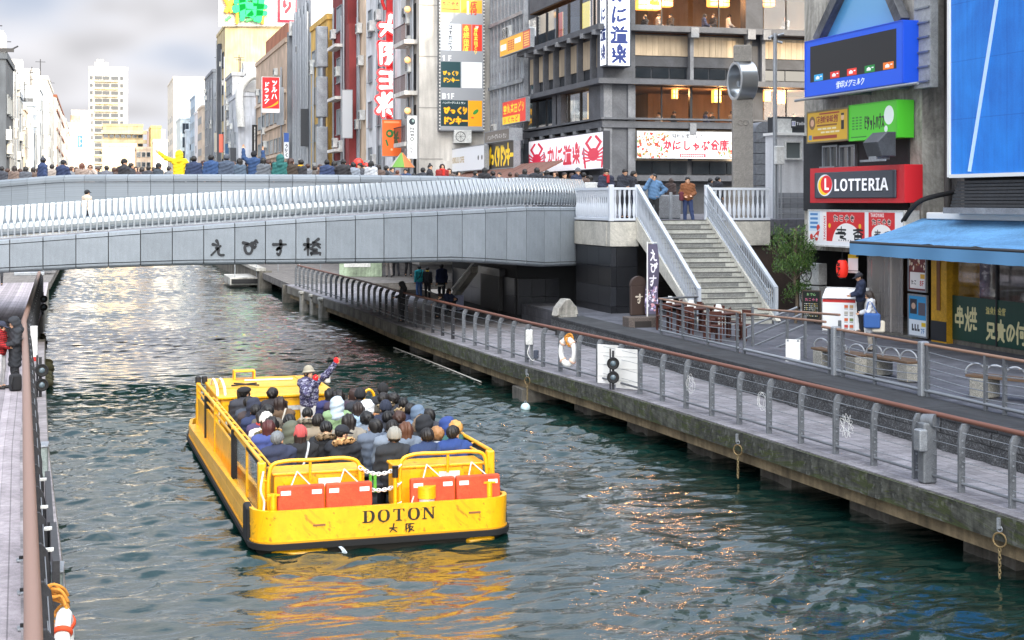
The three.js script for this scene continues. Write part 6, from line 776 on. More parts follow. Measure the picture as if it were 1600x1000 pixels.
const POSES = {
  seat: seatPose(), seatL: seatPose({ yaw: 0.9, pitch: -0.1 }), seatR: seatPose({ yaw: -0.85, pitch: -0.1 }), seatDown: seatPose({ pitch: 0.5, head: [0, 1.115, 0.06] }), seatUp: seatPose({ pitch: -0.3, yaw: -0.4 }),
  seatPhone: seatPose({ yaw: 0.2, elR: [-0.27, 0.72, 0.18], haR: [-0.1, 0.98, 0.34], elL: [0.26, 0.7, 0.16], haL: [0.03, 0.97, 0.34] }), seatTurn: seatPose({ yaw: -1.35, pitch: 0.25, shL: [0.15, 0.935, 0.1], shR: [-0.15, 0.935, -0.1], elL: [0.12, 0.7, 0.26], elR: [-0.24, 0.7, -0.02], haL: [-0.12, 0.76, 0.36], haR: [-0.2, 0.74, 0.24] }),
  stand: basePose(), standL: basePose({ yaw: 0.8 }), standR: basePose({ yaw: -0.8 }), standDown: basePose({ pitch: 0.35, head: [0, 1.555, 0.045], elL: [0.24, 1.13, 0.06], elR: [-0.24, 1.13, 0.06], haL: [0.07, 1.06, 0.26], haR: [-0.07, 1.06, 0.26] }),
  phone: basePose({ elR: [-0.27, 1.2, 0.17], haR: [-0.12, 1.48, 0.32], elL: [0.25, 1.18, 0.17], haL: [0.03, 1.46, 0.32] }), wave: basePose({ elL: [0.34, 1.5, 0.05], haL: [0.36, 1.78, 0.1], elR: [-0.3, 1.46, 0.08], haR: [-0.28, 1.72, 0.12] }),
  armOut: basePose({ elL: [0.42, 1.47, 0.02], haL: [0.66, 1.66, 0.04], elR: [-0.34, 1.2, 0.02], haR: [-0.3, 1.02, 0.1] }),
  guide: basePose({ yaw: 0.7, pitch: -0.15, elL: [0.36, 1.52, -0.02], haL: [0.55, 1.76, 0.0], elR: [-0.02, 1.16, 0.28], haR: [0.15, 1.42, 0.22], shR: [-0.15, 1.375, 0.09], shL: [0.16, 1.39, -0.08] }),
  hips: basePose({ yaw: 0.5, elL: [0.38, 1.16, -0.14], haL: [0.19, 1.0, 0.02], elR: [-0.28, 1.2, 0.18], haR: [-0.1, 1.52, 0.14] }), pockets: basePose({ kneeL: [0.13, 0.48, 0.05], ankL: [0.19, 0.09, 0.08], toeL: [0.24, 0.035, 0.22], elL: [0.25, 1.12, -0.02], haL: [0.12, 1.02, 0.18], elR: [-0.25, 1.12, -0.02], haR: [-0.13, 1.0, 0.18] }),
  stroll: basePose({ kneeL: [0.1, 0.5, 0.14], ankL: [0.1, 0.1, 0.12], toeL: [0.11, 0.04, 0.27], kneeR: [-0.1, 0.49, -0.02], ankR: [-0.1, 0.13, -0.26], toeR: [-0.11, 0.04, -0.13], elL: [0.23, 1.12, -0.1], haL: [0.22, 0.9, -0.08], elR: [-0.23, 1.12, 0.03], haR: [-0.2, 0.92, 0.17] }),
  squat: basePose({ hipL: [0.1, 0.24, 0], hipR: [-0.1, 0.24, 0], kneeL: [0.16, 0.5, 0.34], kneeR: [-0.16, 0.5, 0.34], ankL: [0.13, 0.09, 0.3], ankR: [-0.13, 0.09, 0.3], toeL: [0.15, 0.035, 0.45], toeR: [-0.15, 0.035, 0.45], pel: [0, 0.28, 0], chest: [0, 0.58, 0.1], neck: [0, 0.71, 0.12], head: [0, 0.84, 0.17], shL: [0.17, 0.66, 0.12], shR: [-0.17, 0.66, 0.12], elL: [0.24, 0.5, 0.34], elR: [-0.24, 0.5, 0.34], haL: [0.08, 0.52, 0.46], haR: [-0.08, 0.52, 0.46], pitch: 0.25 }),
};
const bodyCache = new Map();
function bodyFor(name, cut = 'short') {
  const key = name + cut; if (bodyCache.has(key)) return bodyCache.get(key);
  const p = POSES[name], add = (a, d) => [a[0] + d[0], a[1] + d[1], a[2] + d[2]], off = (a, x) => [a[0] + x, a[1], a[2]];
  const legs = (i) => [['L'], ['R']].flatMap(([s]) => [capsule(p['hip' + s], p['knee' + s], 0.078 + i, 0.055 + i), capsule(p['knee' + s], p['ank' + s], 0.054 + i, 0.036 + i * 1.3)]);
  const sw = (p.shL[0] - p.shR[0]) / 2;
  const torso = (i) => [capsule(off(p.pel, 0.065), add(p.chest, [0.07, 0, 0]), 0.098 + i, 0.1 + i), capsule(off(p.pel, -0.065), add(p.chest, [-0.07, 0, 0]), 0.098 + i, 0.1 + i), capsule(p.shL, p.neck, 0.055 + i, 0.06 + i), capsule(p.shR, p.neck, 0.055 + i, 0.06 + i)];
  const arms = (i, end = 1) => ['L', 'R'].flatMap((s) => { const w = lerp3(p['el' + s], p['ha' + s], end); return [capsule(p['sh' + s], p['el' + s], 0.05 + i, 0.04 + i), capsule(p['el' + s], w, 0.04 + i, 0.029 + i)]; });
  const pts = Object.values(p).filter(Array.isArray), lo = [0, 1, 2].map((k) => Math.min(...pts.map((q) => q[k])) - 0.19), hi = [0, 1, 2].map((k) => Math.max(...pts.map((q) => q[k])) + 0.19);
  const feet = ['L', 'R'].map((s) => capsule(p['ank' + s], p['toe' + s], 0.04, 0.032));
  const body = surfaceNet(blend([...legs(0), ...torso(0), ...arms(0), ...feet, capsule(p.neck, lerp3(p.neck, p.head, 0.5), 0.05, 0.05)], 0.045), lo, hi, 0.026);
  const hm = new THREE.Matrix4().compose(V(...p.head), new THREE.Quaternion().setFromEuler(new THREE.Euler(p.pitch, p.yaw, p.roll, 'YXZ')), V(1, 1, 1));
  const hands = ['L', 'R'].map((s) => { const d = V(...p['ha' + s]).sub(V(...p['el' + s])).normalize(), q = new THREE.Quaternion().setFromUnitVectors(V(0, -1, 0), d), g = handPrep.clone(); if (s === 'R') g.scale(-1, 1, 1); const h = V(...p['ha' + s]); g.applyMatrix4(new THREE.Matrix4().compose(h, q, V(1, 1, 1))); if (s === 'R') { const a = g.attributes.position, t = [0, 1, 2]; for (const at of ['position', 'normal', 'uv']) { const A = g.attributes[at], n = A.itemSize; for (let i = 0; i < A.count; i += 3) for (let c = 0; c < n; c++) { const x = A.array[(i + 1) * n + c]; A.array[(i + 1) * n + c] = A.array[(i + 2) * n + c]; A.array[(i + 2) * n + c] = x; } } } return g; });
  const skin = mergeGeometries([prep(body), headPrep.clone().applyMatrix4(hm), ...hands], false);
  const up = V(...p.chest).sub(V(...p.pel)).normalize(), fold = (x, y, z) => 0.007 * Math.sin(y * 52 + x * 18 + Math.sin(z * 30) * 1.4) + 0.004 * Math.sin(x * 70 + y * 33);
  const long = cut === 'long', puff = 0.034;
  const jl = [...torso(puff), ...arms(puff * 0.9, 0.93), capsule(add(p.neck, [0, -0.02, 0]), add(p.neck, [0, 0.022, -0.004]), 0.086, 0.07), ellip(add(p.neck, [0, -0.045, -0.08]), [0.1, 0.065, 0.055])];
  if (long) for (const s of ['L', 'R']) jl.push(capsule(p['hip' + s], lerp3(p['hip' + s], p['knee' + s], 0.75), 0.12, 0.125));
  const jf = blend(jl, 0.05), hem = name.startsWith('seat') || name === 'squat' ? -0.11 : long ? -0.42 : -0.14;
  const jacket = surfaceNet((x, y, z) => { const h = (x - p.pel[0]) * up.x + (y - p.pel[1]) * up.y + (z - p.pel[2]) * up.z; return Math.max(jf(x, y, z) - fold(x, y, z), hem - h); }, lo, hi, 0.021);
  const tf = blend([...legs(0.02), capsule(off(p.pel, 0.06), off(p.pel, -0.06), 0.112, 0.112)], 0.03), trousers = surfaceNet((x, y, z) => tf(x, y, z) - fold(x * 0.7, y * 0.7, z) * 0.6, lo, hi, 0.026);
  const shoes = surfaceNet((x, y, z) => Math.max(Math.min(...['L', 'R'].map((s) => capsule(add(p['ank' + s], [0, -0.03, -0.02]), p['toe' + s], 0.05, 0.042)(x, y, z))), -y), [lo[0], -0.03, lo[2]], [hi[0], Math.max(p.ankL[1], p.ankR[1]) + 0.08, hi[2]], 0.022);
  const r = { skin, jacket, trousers, shoes, hm, p }; bodyCache.set(key, r); return r;
}
const skinMat = mat('#c89b7c', 0.6), clothCache = {}, cloth = (hex) => clothCache[hex] ||= new THREE.MeshStandardMaterial({ color: S(hex).multiplyScalar(0.95).addScalar(0.008), roughness: 0.92, bumpMap: grainTex, bumpScale: 0.003 }), hairMat = (hex) => mat(hex, 0.55);
function person(o) { // o: label, pos, ry, scale, pose, cut, top, legs, hair, hc, hat, hatc, fur, extras, group
  const b = bodyFor(o.pose || 'stand', o.cut), t = thing('person', o.label, 'person', o.pos, o.ry || 0, o.group); t.scale.setScalar(o.scale || 1);
  const body = part('body', b.skin, skinMat, t); part('jacket', b.jacket, o.topMat || cloth(o.top), t); part('trousers', b.trousers, cloth(o.legs || '#22242b'), t); part('shoes', b.shoes, mat(o.shoes || '#1d1c1c', 0.6), t);
  const onHead = (name, g, m, k = 1) => { const q = part(name, g, m, t); q.scale.setScalar(k); q.updateMatrix(); q.applyMatrix4(b.hm); return q; };
  if (o.hair !== 'none') onHead('hair', getHair(o.hair || 'short'), hairMat(o.hc || '#16120f'), o.hat ? 1 : 1.05);
  onHead('eyes', eyesGeo, mat('#1a1410', 0.3));
  if (o.hat) { onHead(o.hat === 'hood' ? 'hood' : 'hat', getHair(o.hat), o.hat === 'hood' && !o.hatc ? cloth(o.top) : cloth(o.hatc || o.top), 1.07); }
  if (o.fur === 'up') onHead('fur_trim', furGeo, cloth(o.furc || '#9b7d58'));
  if (o.fur === 'down') { const q = part('fur_trim', furDown, cloth(o.furc || '#a08055'), t); q.position.set(b.p.neck[0], b.p.neck[1] + 0.03, b.p.neck[2] - 0.05); }
  if (o.scarf) { const g = new THREE.TorusGeometry(0.078, 0.042, 8, 20); g.rotateX(PI / 2); g.translate(b.p.neck[0], b.p.neck[1] + 0.045, b.p.neck[2] + 0.005); part('scarf', [g, rb(0.1, 0.25, 0.05, 0.02, b.p.neck[0] + 0.03, b.p.neck[1] - 0.08, b.p.neck[2] + 0.15)], cloth(o.scarf), t); }
  if (o.strap) { const [A, C] = [b.p.shR, b.p.pel]; const n = V(A[0] * 0.55, A[1] + 0.1, A[2] - 0.02); part('bag_strap', tube([n.clone().add(V(0, -0.02, 0.06)), n.clone().add(V(0, 0.0, -0.06)), V(0, mix(A[1], C[1], 0.42), C[2] - 0.155), V(0.15, C[1] + 0.05, C[2] - 0.1)], 0.017, 16, 6), cloth(o.strap), t); }
  if (o.phone) { const h = b.p.haR.map((v, k) => (v + b.p.haL[k]) / 2), q = part('phone', rb(0.15, 0.08, 0.012, 0.005, h[0], h[1] + 0.09, h[2] + 0.04), M.black, t); }
  if (o.gloves) { for (const s of ['L', 'R']) part('glove', new THREE.SphereGeometry(0.062, 10, 8).scale(1, 1.25, 0.8).translate(b.p['ha' + s][0] * 1.04, b.p['ha' + s][1] + 0.06, b.p['ha' + s][2]), cloth(o.gloves), t); }
  o.extras?.(t, b); return t;
}
let standAt;
// ================================================================ the sightseeing boat
const BX = 4.54, BZ = -23.5;
{
  const b = thing('tour_boat', 'bright yellow open tour boat with black rubbing strake and its name lettered on the stern', 'boat', [BX, -0.04, BZ], 0.028);
  const yTex = tex(512, 512, (u, v, i, j) => { const n = tn(u, v, 8, 3), f = tn(u, v, 50, 7), s = hash3(i, j, 2), st = tn(u, v * 0.15, 34, 9), q = sstep(0.62, 0.7, tn(u * 1, v, 44, 31) * 0.7 + st * 0.3), w = sstep(0.6, 0.7, tn(u, v, 30, 14)); const k = (n - 0.5) * 34 + (f - 0.5) * 18 + (s - 0.5) * 10 + (st - 0.5) * 22; return [mix(mix(244 + k, 205, w * 0.4), 120, q * 0.5), mix(mix(180 + k * 0.9, 140, w * 0.4), 84, q * 0.5), mix(mix(14 + k * 0.3, 30, w * 0.4), 34, q * 0.5)]; }, 0.4);
  const Y = new THREE.MeshPhysicalMaterial({ map: yTex, roughness: 0.38, clearcoat: 0.35, clearcoatRoughness: 0.3 }), Yd = mat('#c98f10', 0.5), red = tmat('#e2552f', grainTex, 0.75), deck = tmat('#4a4c4e', grainTex, 0.85);
  const Wd = 2.13, ring = (o) => { // plan of the hull, o metres outside, from the stern round; x, z pairs
    const p = [], r = 0.42; const c = (cx, cz, a0, a1) => { for (let i = 0; i <= 6; i++) { const a = mix(a0, a1, i / 6); p.push([cx + (r + o) * Math.cos(a), cz + (r + o) * Math.sin(a)]); } };
    c(Wd - r, -r, 0, PI / 2); c(-Wd + r, -r, PI / 2, PI); p.push([-Wd - o, -11.4], [-Wd * 0.94 - o, -12.4], [-Wd * 0.6 - o * 0.7, -13.5 - o], [Wd * 0.6 + o * 0.7, -13.5 - o], [Wd * 0.94 + o, -12.4], [Wd + o, -11.4]); return p; };
  const shell = (o0, o1, y0, y1, th = 0.07) => { // a wall round the plan, leaning from o0 at y0 to o1 at y1
    const A = ring(o0), B2 = ring(o1), C = ring(o1 - th), D = ring(o0 - th), pos = [], q = (a, bb, c, d) => pos.push(...a, ...bb, ...c, ...a, ...c, ...d), n = A.length;
    for (let i = 0; i < n; i++) { const j = (i + 1) % n, v = (R, k, y) => [R[k][0], y, R[k][1]]; q(v(A, j, y0), v(A, i, y0), v(B2, i, y1), v(B2, j, y1)); q(v(B2, j, y1), v(B2, i, y1), v(C, i, y1), v(C, j, y1)); q(v(C, j, y1), v(C, i, y1), v(D, i, y0), v(D, j, y0)); q(v(D, j, y0), v(D, i, y0), v(A, i, y0), v(A, j, y0)); }
    const g = new THREE.BufferGeometry(); g.setAttribute('position', new THREE.Float32BufferAttribute(pos, 3)); g.computeVertexNormals(); g.setAttribute('uv', new THREE.Float32BufferAttribute(new Float32Array(pos.length / 3 * 2), 2)); const c = toCreasedNormals(g, 0.6); return boxUV(c); };
  part('hull', shell(-0.12, -0.06, -0.4, 0.1, 0.3), mat('#231f16', 0.6), b);  // near black colour stands in for the shadow under the rubbing strake
  for (const g of [rb(1.0, 0.34, 1.2, 0.15, -1.4, -0.04, -0.6), rb(0.6, 0.34, 1.2, 0.15, 1.6, -0.04, -0.6)]) part('stern_hull_foot', g, Y, b);
  part('rubbing_strake', shell(0.05, 0.06, 0.115, 0.21, 0.12), M.rubber, b); part('strake_lip', shell(0.02, 0.02, 0.212, 0.235, 0.1), Yd, b);
  part('transom', (() => { const g = shell(0, 0.015, 0.237, 0.73); const p = g.attributes.position; for (let i = 0; i < p.count; i++) { const z = p.getZ(i), y = p.getY(i); if (z < -1.0) p.setY(i, 0.237 + (y - 0.237) * 0.45); } g.computeVertexNormals(); return toCreasedNormals(g, 0.6); })(), Y, b);
  part('deck', [bx(Wd * 2 - 0.3, 0.04, 12.6, 0, 0.3, -6.6)], deck, b); part('stern_deck', bx(Wd * 2 - 0.5, 0.03, 0.9, 0, 0.5, -0.62), Y, b);
  for (const s of [-1, 1]) { // high side screens: solid forward, glazed aft
    const x = s * (Wd - 0.2);
    part('side_flange', bx(0.24, 0.03, 11.0, s * (Wd - 0.11), 0.47, -5.9), Y, b);
    part('side_panel', b0(x - 0.025, x + 0.025, 0.45, s < 0 ? 1.12 : 0.72, -11.3, -4.45), Y, b);
    for (const z of s < 0 ? [-11.3, -9.4, -7.5, -4.4] : [-2.46]) part('post', rb(0.1, 1.0, 0.1, 0.02, x, 0.95, z), Y, b);
    for (const z of s < 0 ? [-4.31, -9.3] : []) part('black_post', b0(x - 0.06, x + 0.06, 0.46, 1.4, z - 0.05, z + 0.05), M.rubber, b);
    const zF = s < 0 ? -11.3 : -2.5, zG = s < 0 ? -9.3 : -2.4;
    if (s > 0) part('low_rail', rod(V(x, 0.95, -8.5), V(x, 0.95, -2.5), 0.03, 8), Y, b);
    for (const [z0, z1] of s < 0 ? [[-4.2, -2.5], [-2.42, -0.75]] : [[-2.42, -0.75]]) { part('glass_panel', b0(x - 0.008, x + 0.008, 0.5, 1.33, z0, z1), M.glass, b); part('glass_frame', [b0(x - 0.025, x + 0.025, 0.46, 0.5, z0, z1), b0(x - 0.025, x + 0.025, 1.33, 1.38, z0, z1), b0(x - 0.025, x + 0.025, 0.46, 1.38, z1 + 0.001, z1 + 0.075)], z1 > -1 ? M.rubber : Y, b); }
    part('top_rail', [rod(V(x, 1.42, zF), V(x, 1.42, -0.6), 0.035, 8), rod(V(x - s * 0.14, 1.36, zG), V(x - s * 0.14, 1.36, -0.7), 0.022, 6)], Y, b);
    for (let z = s < 0 ? -9 : -2.3; z < -0.8; z += 0.75) part('rail_rung', rod(V(x, 1.41, z), V(x - s * 0.14, 1.36, z), 0.018, 5), Y, b);
    if (s < 0) part('mid_rail', rod(V(x, 1.26, -11.3), V(x, 1.26, -4.5), 0.025, 6), Y, b);
    part('corner_fender', rb(0.14, 0.62, 0.5, 0.05, s * (Wd - 0.005), 0.42, -0.72), M.rubber, b);
    part('corner_post', [rb(0.14, 0.98, 0.14, 0.03, s * (Wd - 0.2), 0.93, -0.62), cy(0.05, 0.05, 0.3, s * (Wd - 0.33), 0.82, -0.22, 12), bx(0.2, 0.03, 0.06, s * (Wd - 0.33), 0.95, -0.22)], Y, b);
    // stern rail: a bent tube over the lockers
    const xa = s * 1.83, xb = s < 0 ? -0.34 : 0.34;
    part('stern_rail', tube([V(xa, 0.5, -0.5), V(xa, 1.2, -0.5), V(xa - s * 0.06, 1.38, -0.5), V(xa - s * 0.25, 1.43, -0.5), V((xa + xb) / 2, 1.43, -0.5), V(xb + s * 0.22, 1.43, -0.5), V(xb + s * 0.04, 1.36, -0.5), V(xb, 1.2, -0.5), V(xb, 0.5, -0.5)], 0.033, 60, 8), Y, b); part('stern_rail_stay', [rod(V(xa, 1.12, -0.5), V(s * (Wd - 0.2), 1.12, -0.6), 0.022, 6), rod(V(xa, 0.8, -0.5), V(s * (Wd - 0.2), 0.8, -0.6), 0.022, 6), rod(V(mix(xa, xb, 0.45), 1.43, -0.5), V(mix(xa, xb, 0.45), 1.1, -0.52), 0.025, 6)], Y, b);
    // locker with two orange floats hung before it
    const cx = s < 0 ? -0.98 : 1.06; part('locker', rb(1.5, 0.68, 0.62, 0.02, cx, 0.84, -0.95), Y, b); part('locker_lid', rb(1.56, 0.05, 0.68, 0.02, cx, 1.2, -0.95), Y, b); part('notice', b0(cx - 0.02, cx + 0.34, 0.96, 1.1, -0.638, -0.632), M.white, b);
    for (const k of [-1, 1]) { const fx = cx + k * 0.39 + (s > 0 ? 0.16 : 0.02), f = part('life_float', rb(0.76, 0.6, 0.12, 0.03, 0, 0, 0), red, b); f.position.set(fx, 0.78, -0.26); f.rotation.x = -0.06; part('reflector', [-0.25, 0.25].map((q) => b0(q - 0.08, q + 0.08, 0.15, 0.22, 0.0605, 0.064)), M.white, f); part('rope', [rod(V(-0.16, 0.28, 0.02), V(0, 0.47, -0.36), 0.012, 5), rod(V(0.16, 0.28, 0.02), V(0, 0.47, -0.36), 0.012, 5)], M.rope, f); }
  }
  part('wash_light', [cy(0.155, 0.155, 0.2, 0.72, 0.86, -0.22, 20)], Y, b); part('wash_light_base', cy(0.13, 0.15, 0.26, 0.72, 0.64, -0.22, 20), M.offwhite, b);
  part('lamp_post', cy(0.035, 0.035, 0.75, 0.22, 0.75, -0.34, 10), Y, b); part('stern_lamp', [cy(0.05, 0.05, 0.14, 0.22, 1.17, -0.34, 12), cy(0.06, 0.045, 0.05, 0.22, 1.26, -0.34, 12)], M.black, b);
  const link = (() => { const g = new THREE.TorusGeometry(0.028, 0.009, 5, 10); g.scale(1.5, 1, 1); return g; })();
  for (const [y, dip] of [[1.28, 0.13], [0.98, 0.1], [0.66, 0.12]]) { const c = part('chain', Array.from({ length: 14 }, (_, i) => { const u = (i + 0.5) / 14, g = link.clone(); if (i % 2) g.rotateX(PI / 2); g.rotateZ((u - 0.5) * 1.4); g.translate(mix(-0.36, 0.34, u), y - dip * 4 * u * (1 - u), -0.45); return g; }), M.white, b); }
  part('bunting', [bx(0.05, 0.34, 0.02, -0.14, 0.98, -0.6), bx(0.05, 0.3, 0.02, -0.06, 0.97, -0.62)], mat('#5fae3a', 0.7), b); part('mooring_rope', [tube([V(-1.93, 1.3, -0.42), V(-1.98, 1.0, -0.36), V(-1.92, 0.8, -0.38), V(-1.97, 0.56, -0.3)], 0.018, 16, 6), tube([V(-0.2, 0.5, -0.3), V(0.4, 0.62, -0.16), V(0.5, 0.8, -0.2)], 0.012, 12, 5)], M.rope, b);
  // lettering on the transom
  const bk = mat('#241d12', 0.6);
  const serif = await new FontLoader().loadAsync('fonts/droid/droid_serif_bold.typeface.json');
  [...'DOTON'].forEach((c, i) => { const g = new TextGeometry(c, { font: serif, size: 0.2, depth: 0.006, curveSegments: 8 }); g.computeBoundingBox(); g.translate(-(g.boundingBox.max.x + g.boundingBox.min.x) / 2, 0, 0); const m = part('letter', g, bk, b); m.position.set(0.2 + (i - 2) * 0.25, 0.46, 0.0125); m.rotation.x = -0.03; m.scale.set(1.08, 1, 1); });
  [...'大阪'].forEach((c, i) => { const m = part('character', glyphGeo(c, 0.165, 0.12, 0.006), bk, b); m.position.set(0.11 + i * 0.27, 0.34, 0.006); m.rotation.x = -0.03; });
  part('fairlead', [b0(-1.2, -1.0, 0.46, 0.49, 0.006, 0.018), b0(1.38, 1.58, 0.5, 0.53, 0.008, 0.02)], mat('#8a5a3a', 0.5), b);
  // low wheelhouse forward
  part('wheelhouse', rb(2.45, 0.98, 3.2, 0.05, -0.48, 0.9, -10.3), Y, b); part('wheelhouse_roof', rb(2.6, 0.08, 3.35, 0.03, -0.48, 1.42, -10.3), Y, b); part('roof_seam', [b0(0.35, 0.37, 1.461, 1.475, -11.9, -8.7), b0(-1.7, 0.7, 1.461, 1.475, -9.9, -9.88)], Yd, b);
  part('roof_hatch', [rb(0.5, 0.04, 0.3, 0.015, -0.85, 1.66, -11.6), rb(0.04, 0.2, 0.3, 0.01, -1.08, 1.56, -11.6), rb(0.04, 0.2, 0.3, 0.01, -0.62, 1.56, -11.6)], Y, b); part('roof_pole', rod(V(-0.9, 1.49, -11.1), V(0.2, 1.5, -11.0), 0.02, 6), M.white, b); part('wiper', [rod(V(-1.3, 1.49, -10.2), V(-0.7, 1.49, -10.5), 0.02, 5), rod(V(-1.2, 1.49, -10.6), V(-0.7, 1.49, -10.1), 0.02, 5)], M.black, b); part('aft_notice', [b0(-1.2, 0.1, 1.1, 1.2, -8.69, -8.683), b0(0.4, 0.52, 1.12, 1.22, -8.69, -8.683)], M.offwhite, b);
  for (const dx of [0, 0.16]) part('hoop_rail', tube([V(-1.75 + dx, 0.8, -8.7), V(-1.75 + dx, 1.5, -8.9), V(-1.72 + dx, 1.62, -9.5), V(-1.7 + dx, 1.62, -10.4), V(-1.7 + dx, 1.3, -11)], 0.028, 30, 8), M.white, b); part('mirror', rb(0.12, 0.2, 0.18, 0.03, 0.95, 1.52, -10.6), M.offwhite, b); part('side_lamp', [rb(0.12, 0.18, 0.14, 0.03, -1.93, 1.5, -11.4), rb(0.12, 0.18, 0.14, 0.03, -1.78, 1.5, -11.4)], M.black, b); part('bow_post', rb(0.12, 0.6, 0.12, 0.02, -1.85, 0.55, -12.2), Y, b); part('grab_hoop', tube([V(1.5, 0.9, -9.0), V(1.5, 1.36, -9.0), V(1.6, 1.44, -9.0), V(1.7, 1.34, -9.0), V(1.7, 0.9, -9.0)], 0.032, 20, 8), Y, b);
  for (let i = 0; i < 7; i++) part('bench', rb(3.3, 0.06, 0.4, 0.02, 0, 0.74, -1.75 - i * 1.0), mat('#3b3f45', 0.7), b);
  const jet = thing('water_jet', 'small stream of cooling water spilling from under the stern', 'water jet', [BX - 0.72, 0, BZ + 0.08]); part('stream', [0, 1, 2, 3].map((k) => tube([V(-0.1 + k * 0.012, 0.08, -0.06), V(-0.05 + k * 0.014, 0.06, 0.02 + k * 0.01), V(0.0 + k * 0.02, -0.03, 0.07 + k * 0.015)], 0.009, 10, 5)), new THREE.MeshPhysicalMaterial({ color: S('#dfeaf0'), roughness: 0.25, transmission: 0.4, thickness: 0 }), jet);
}
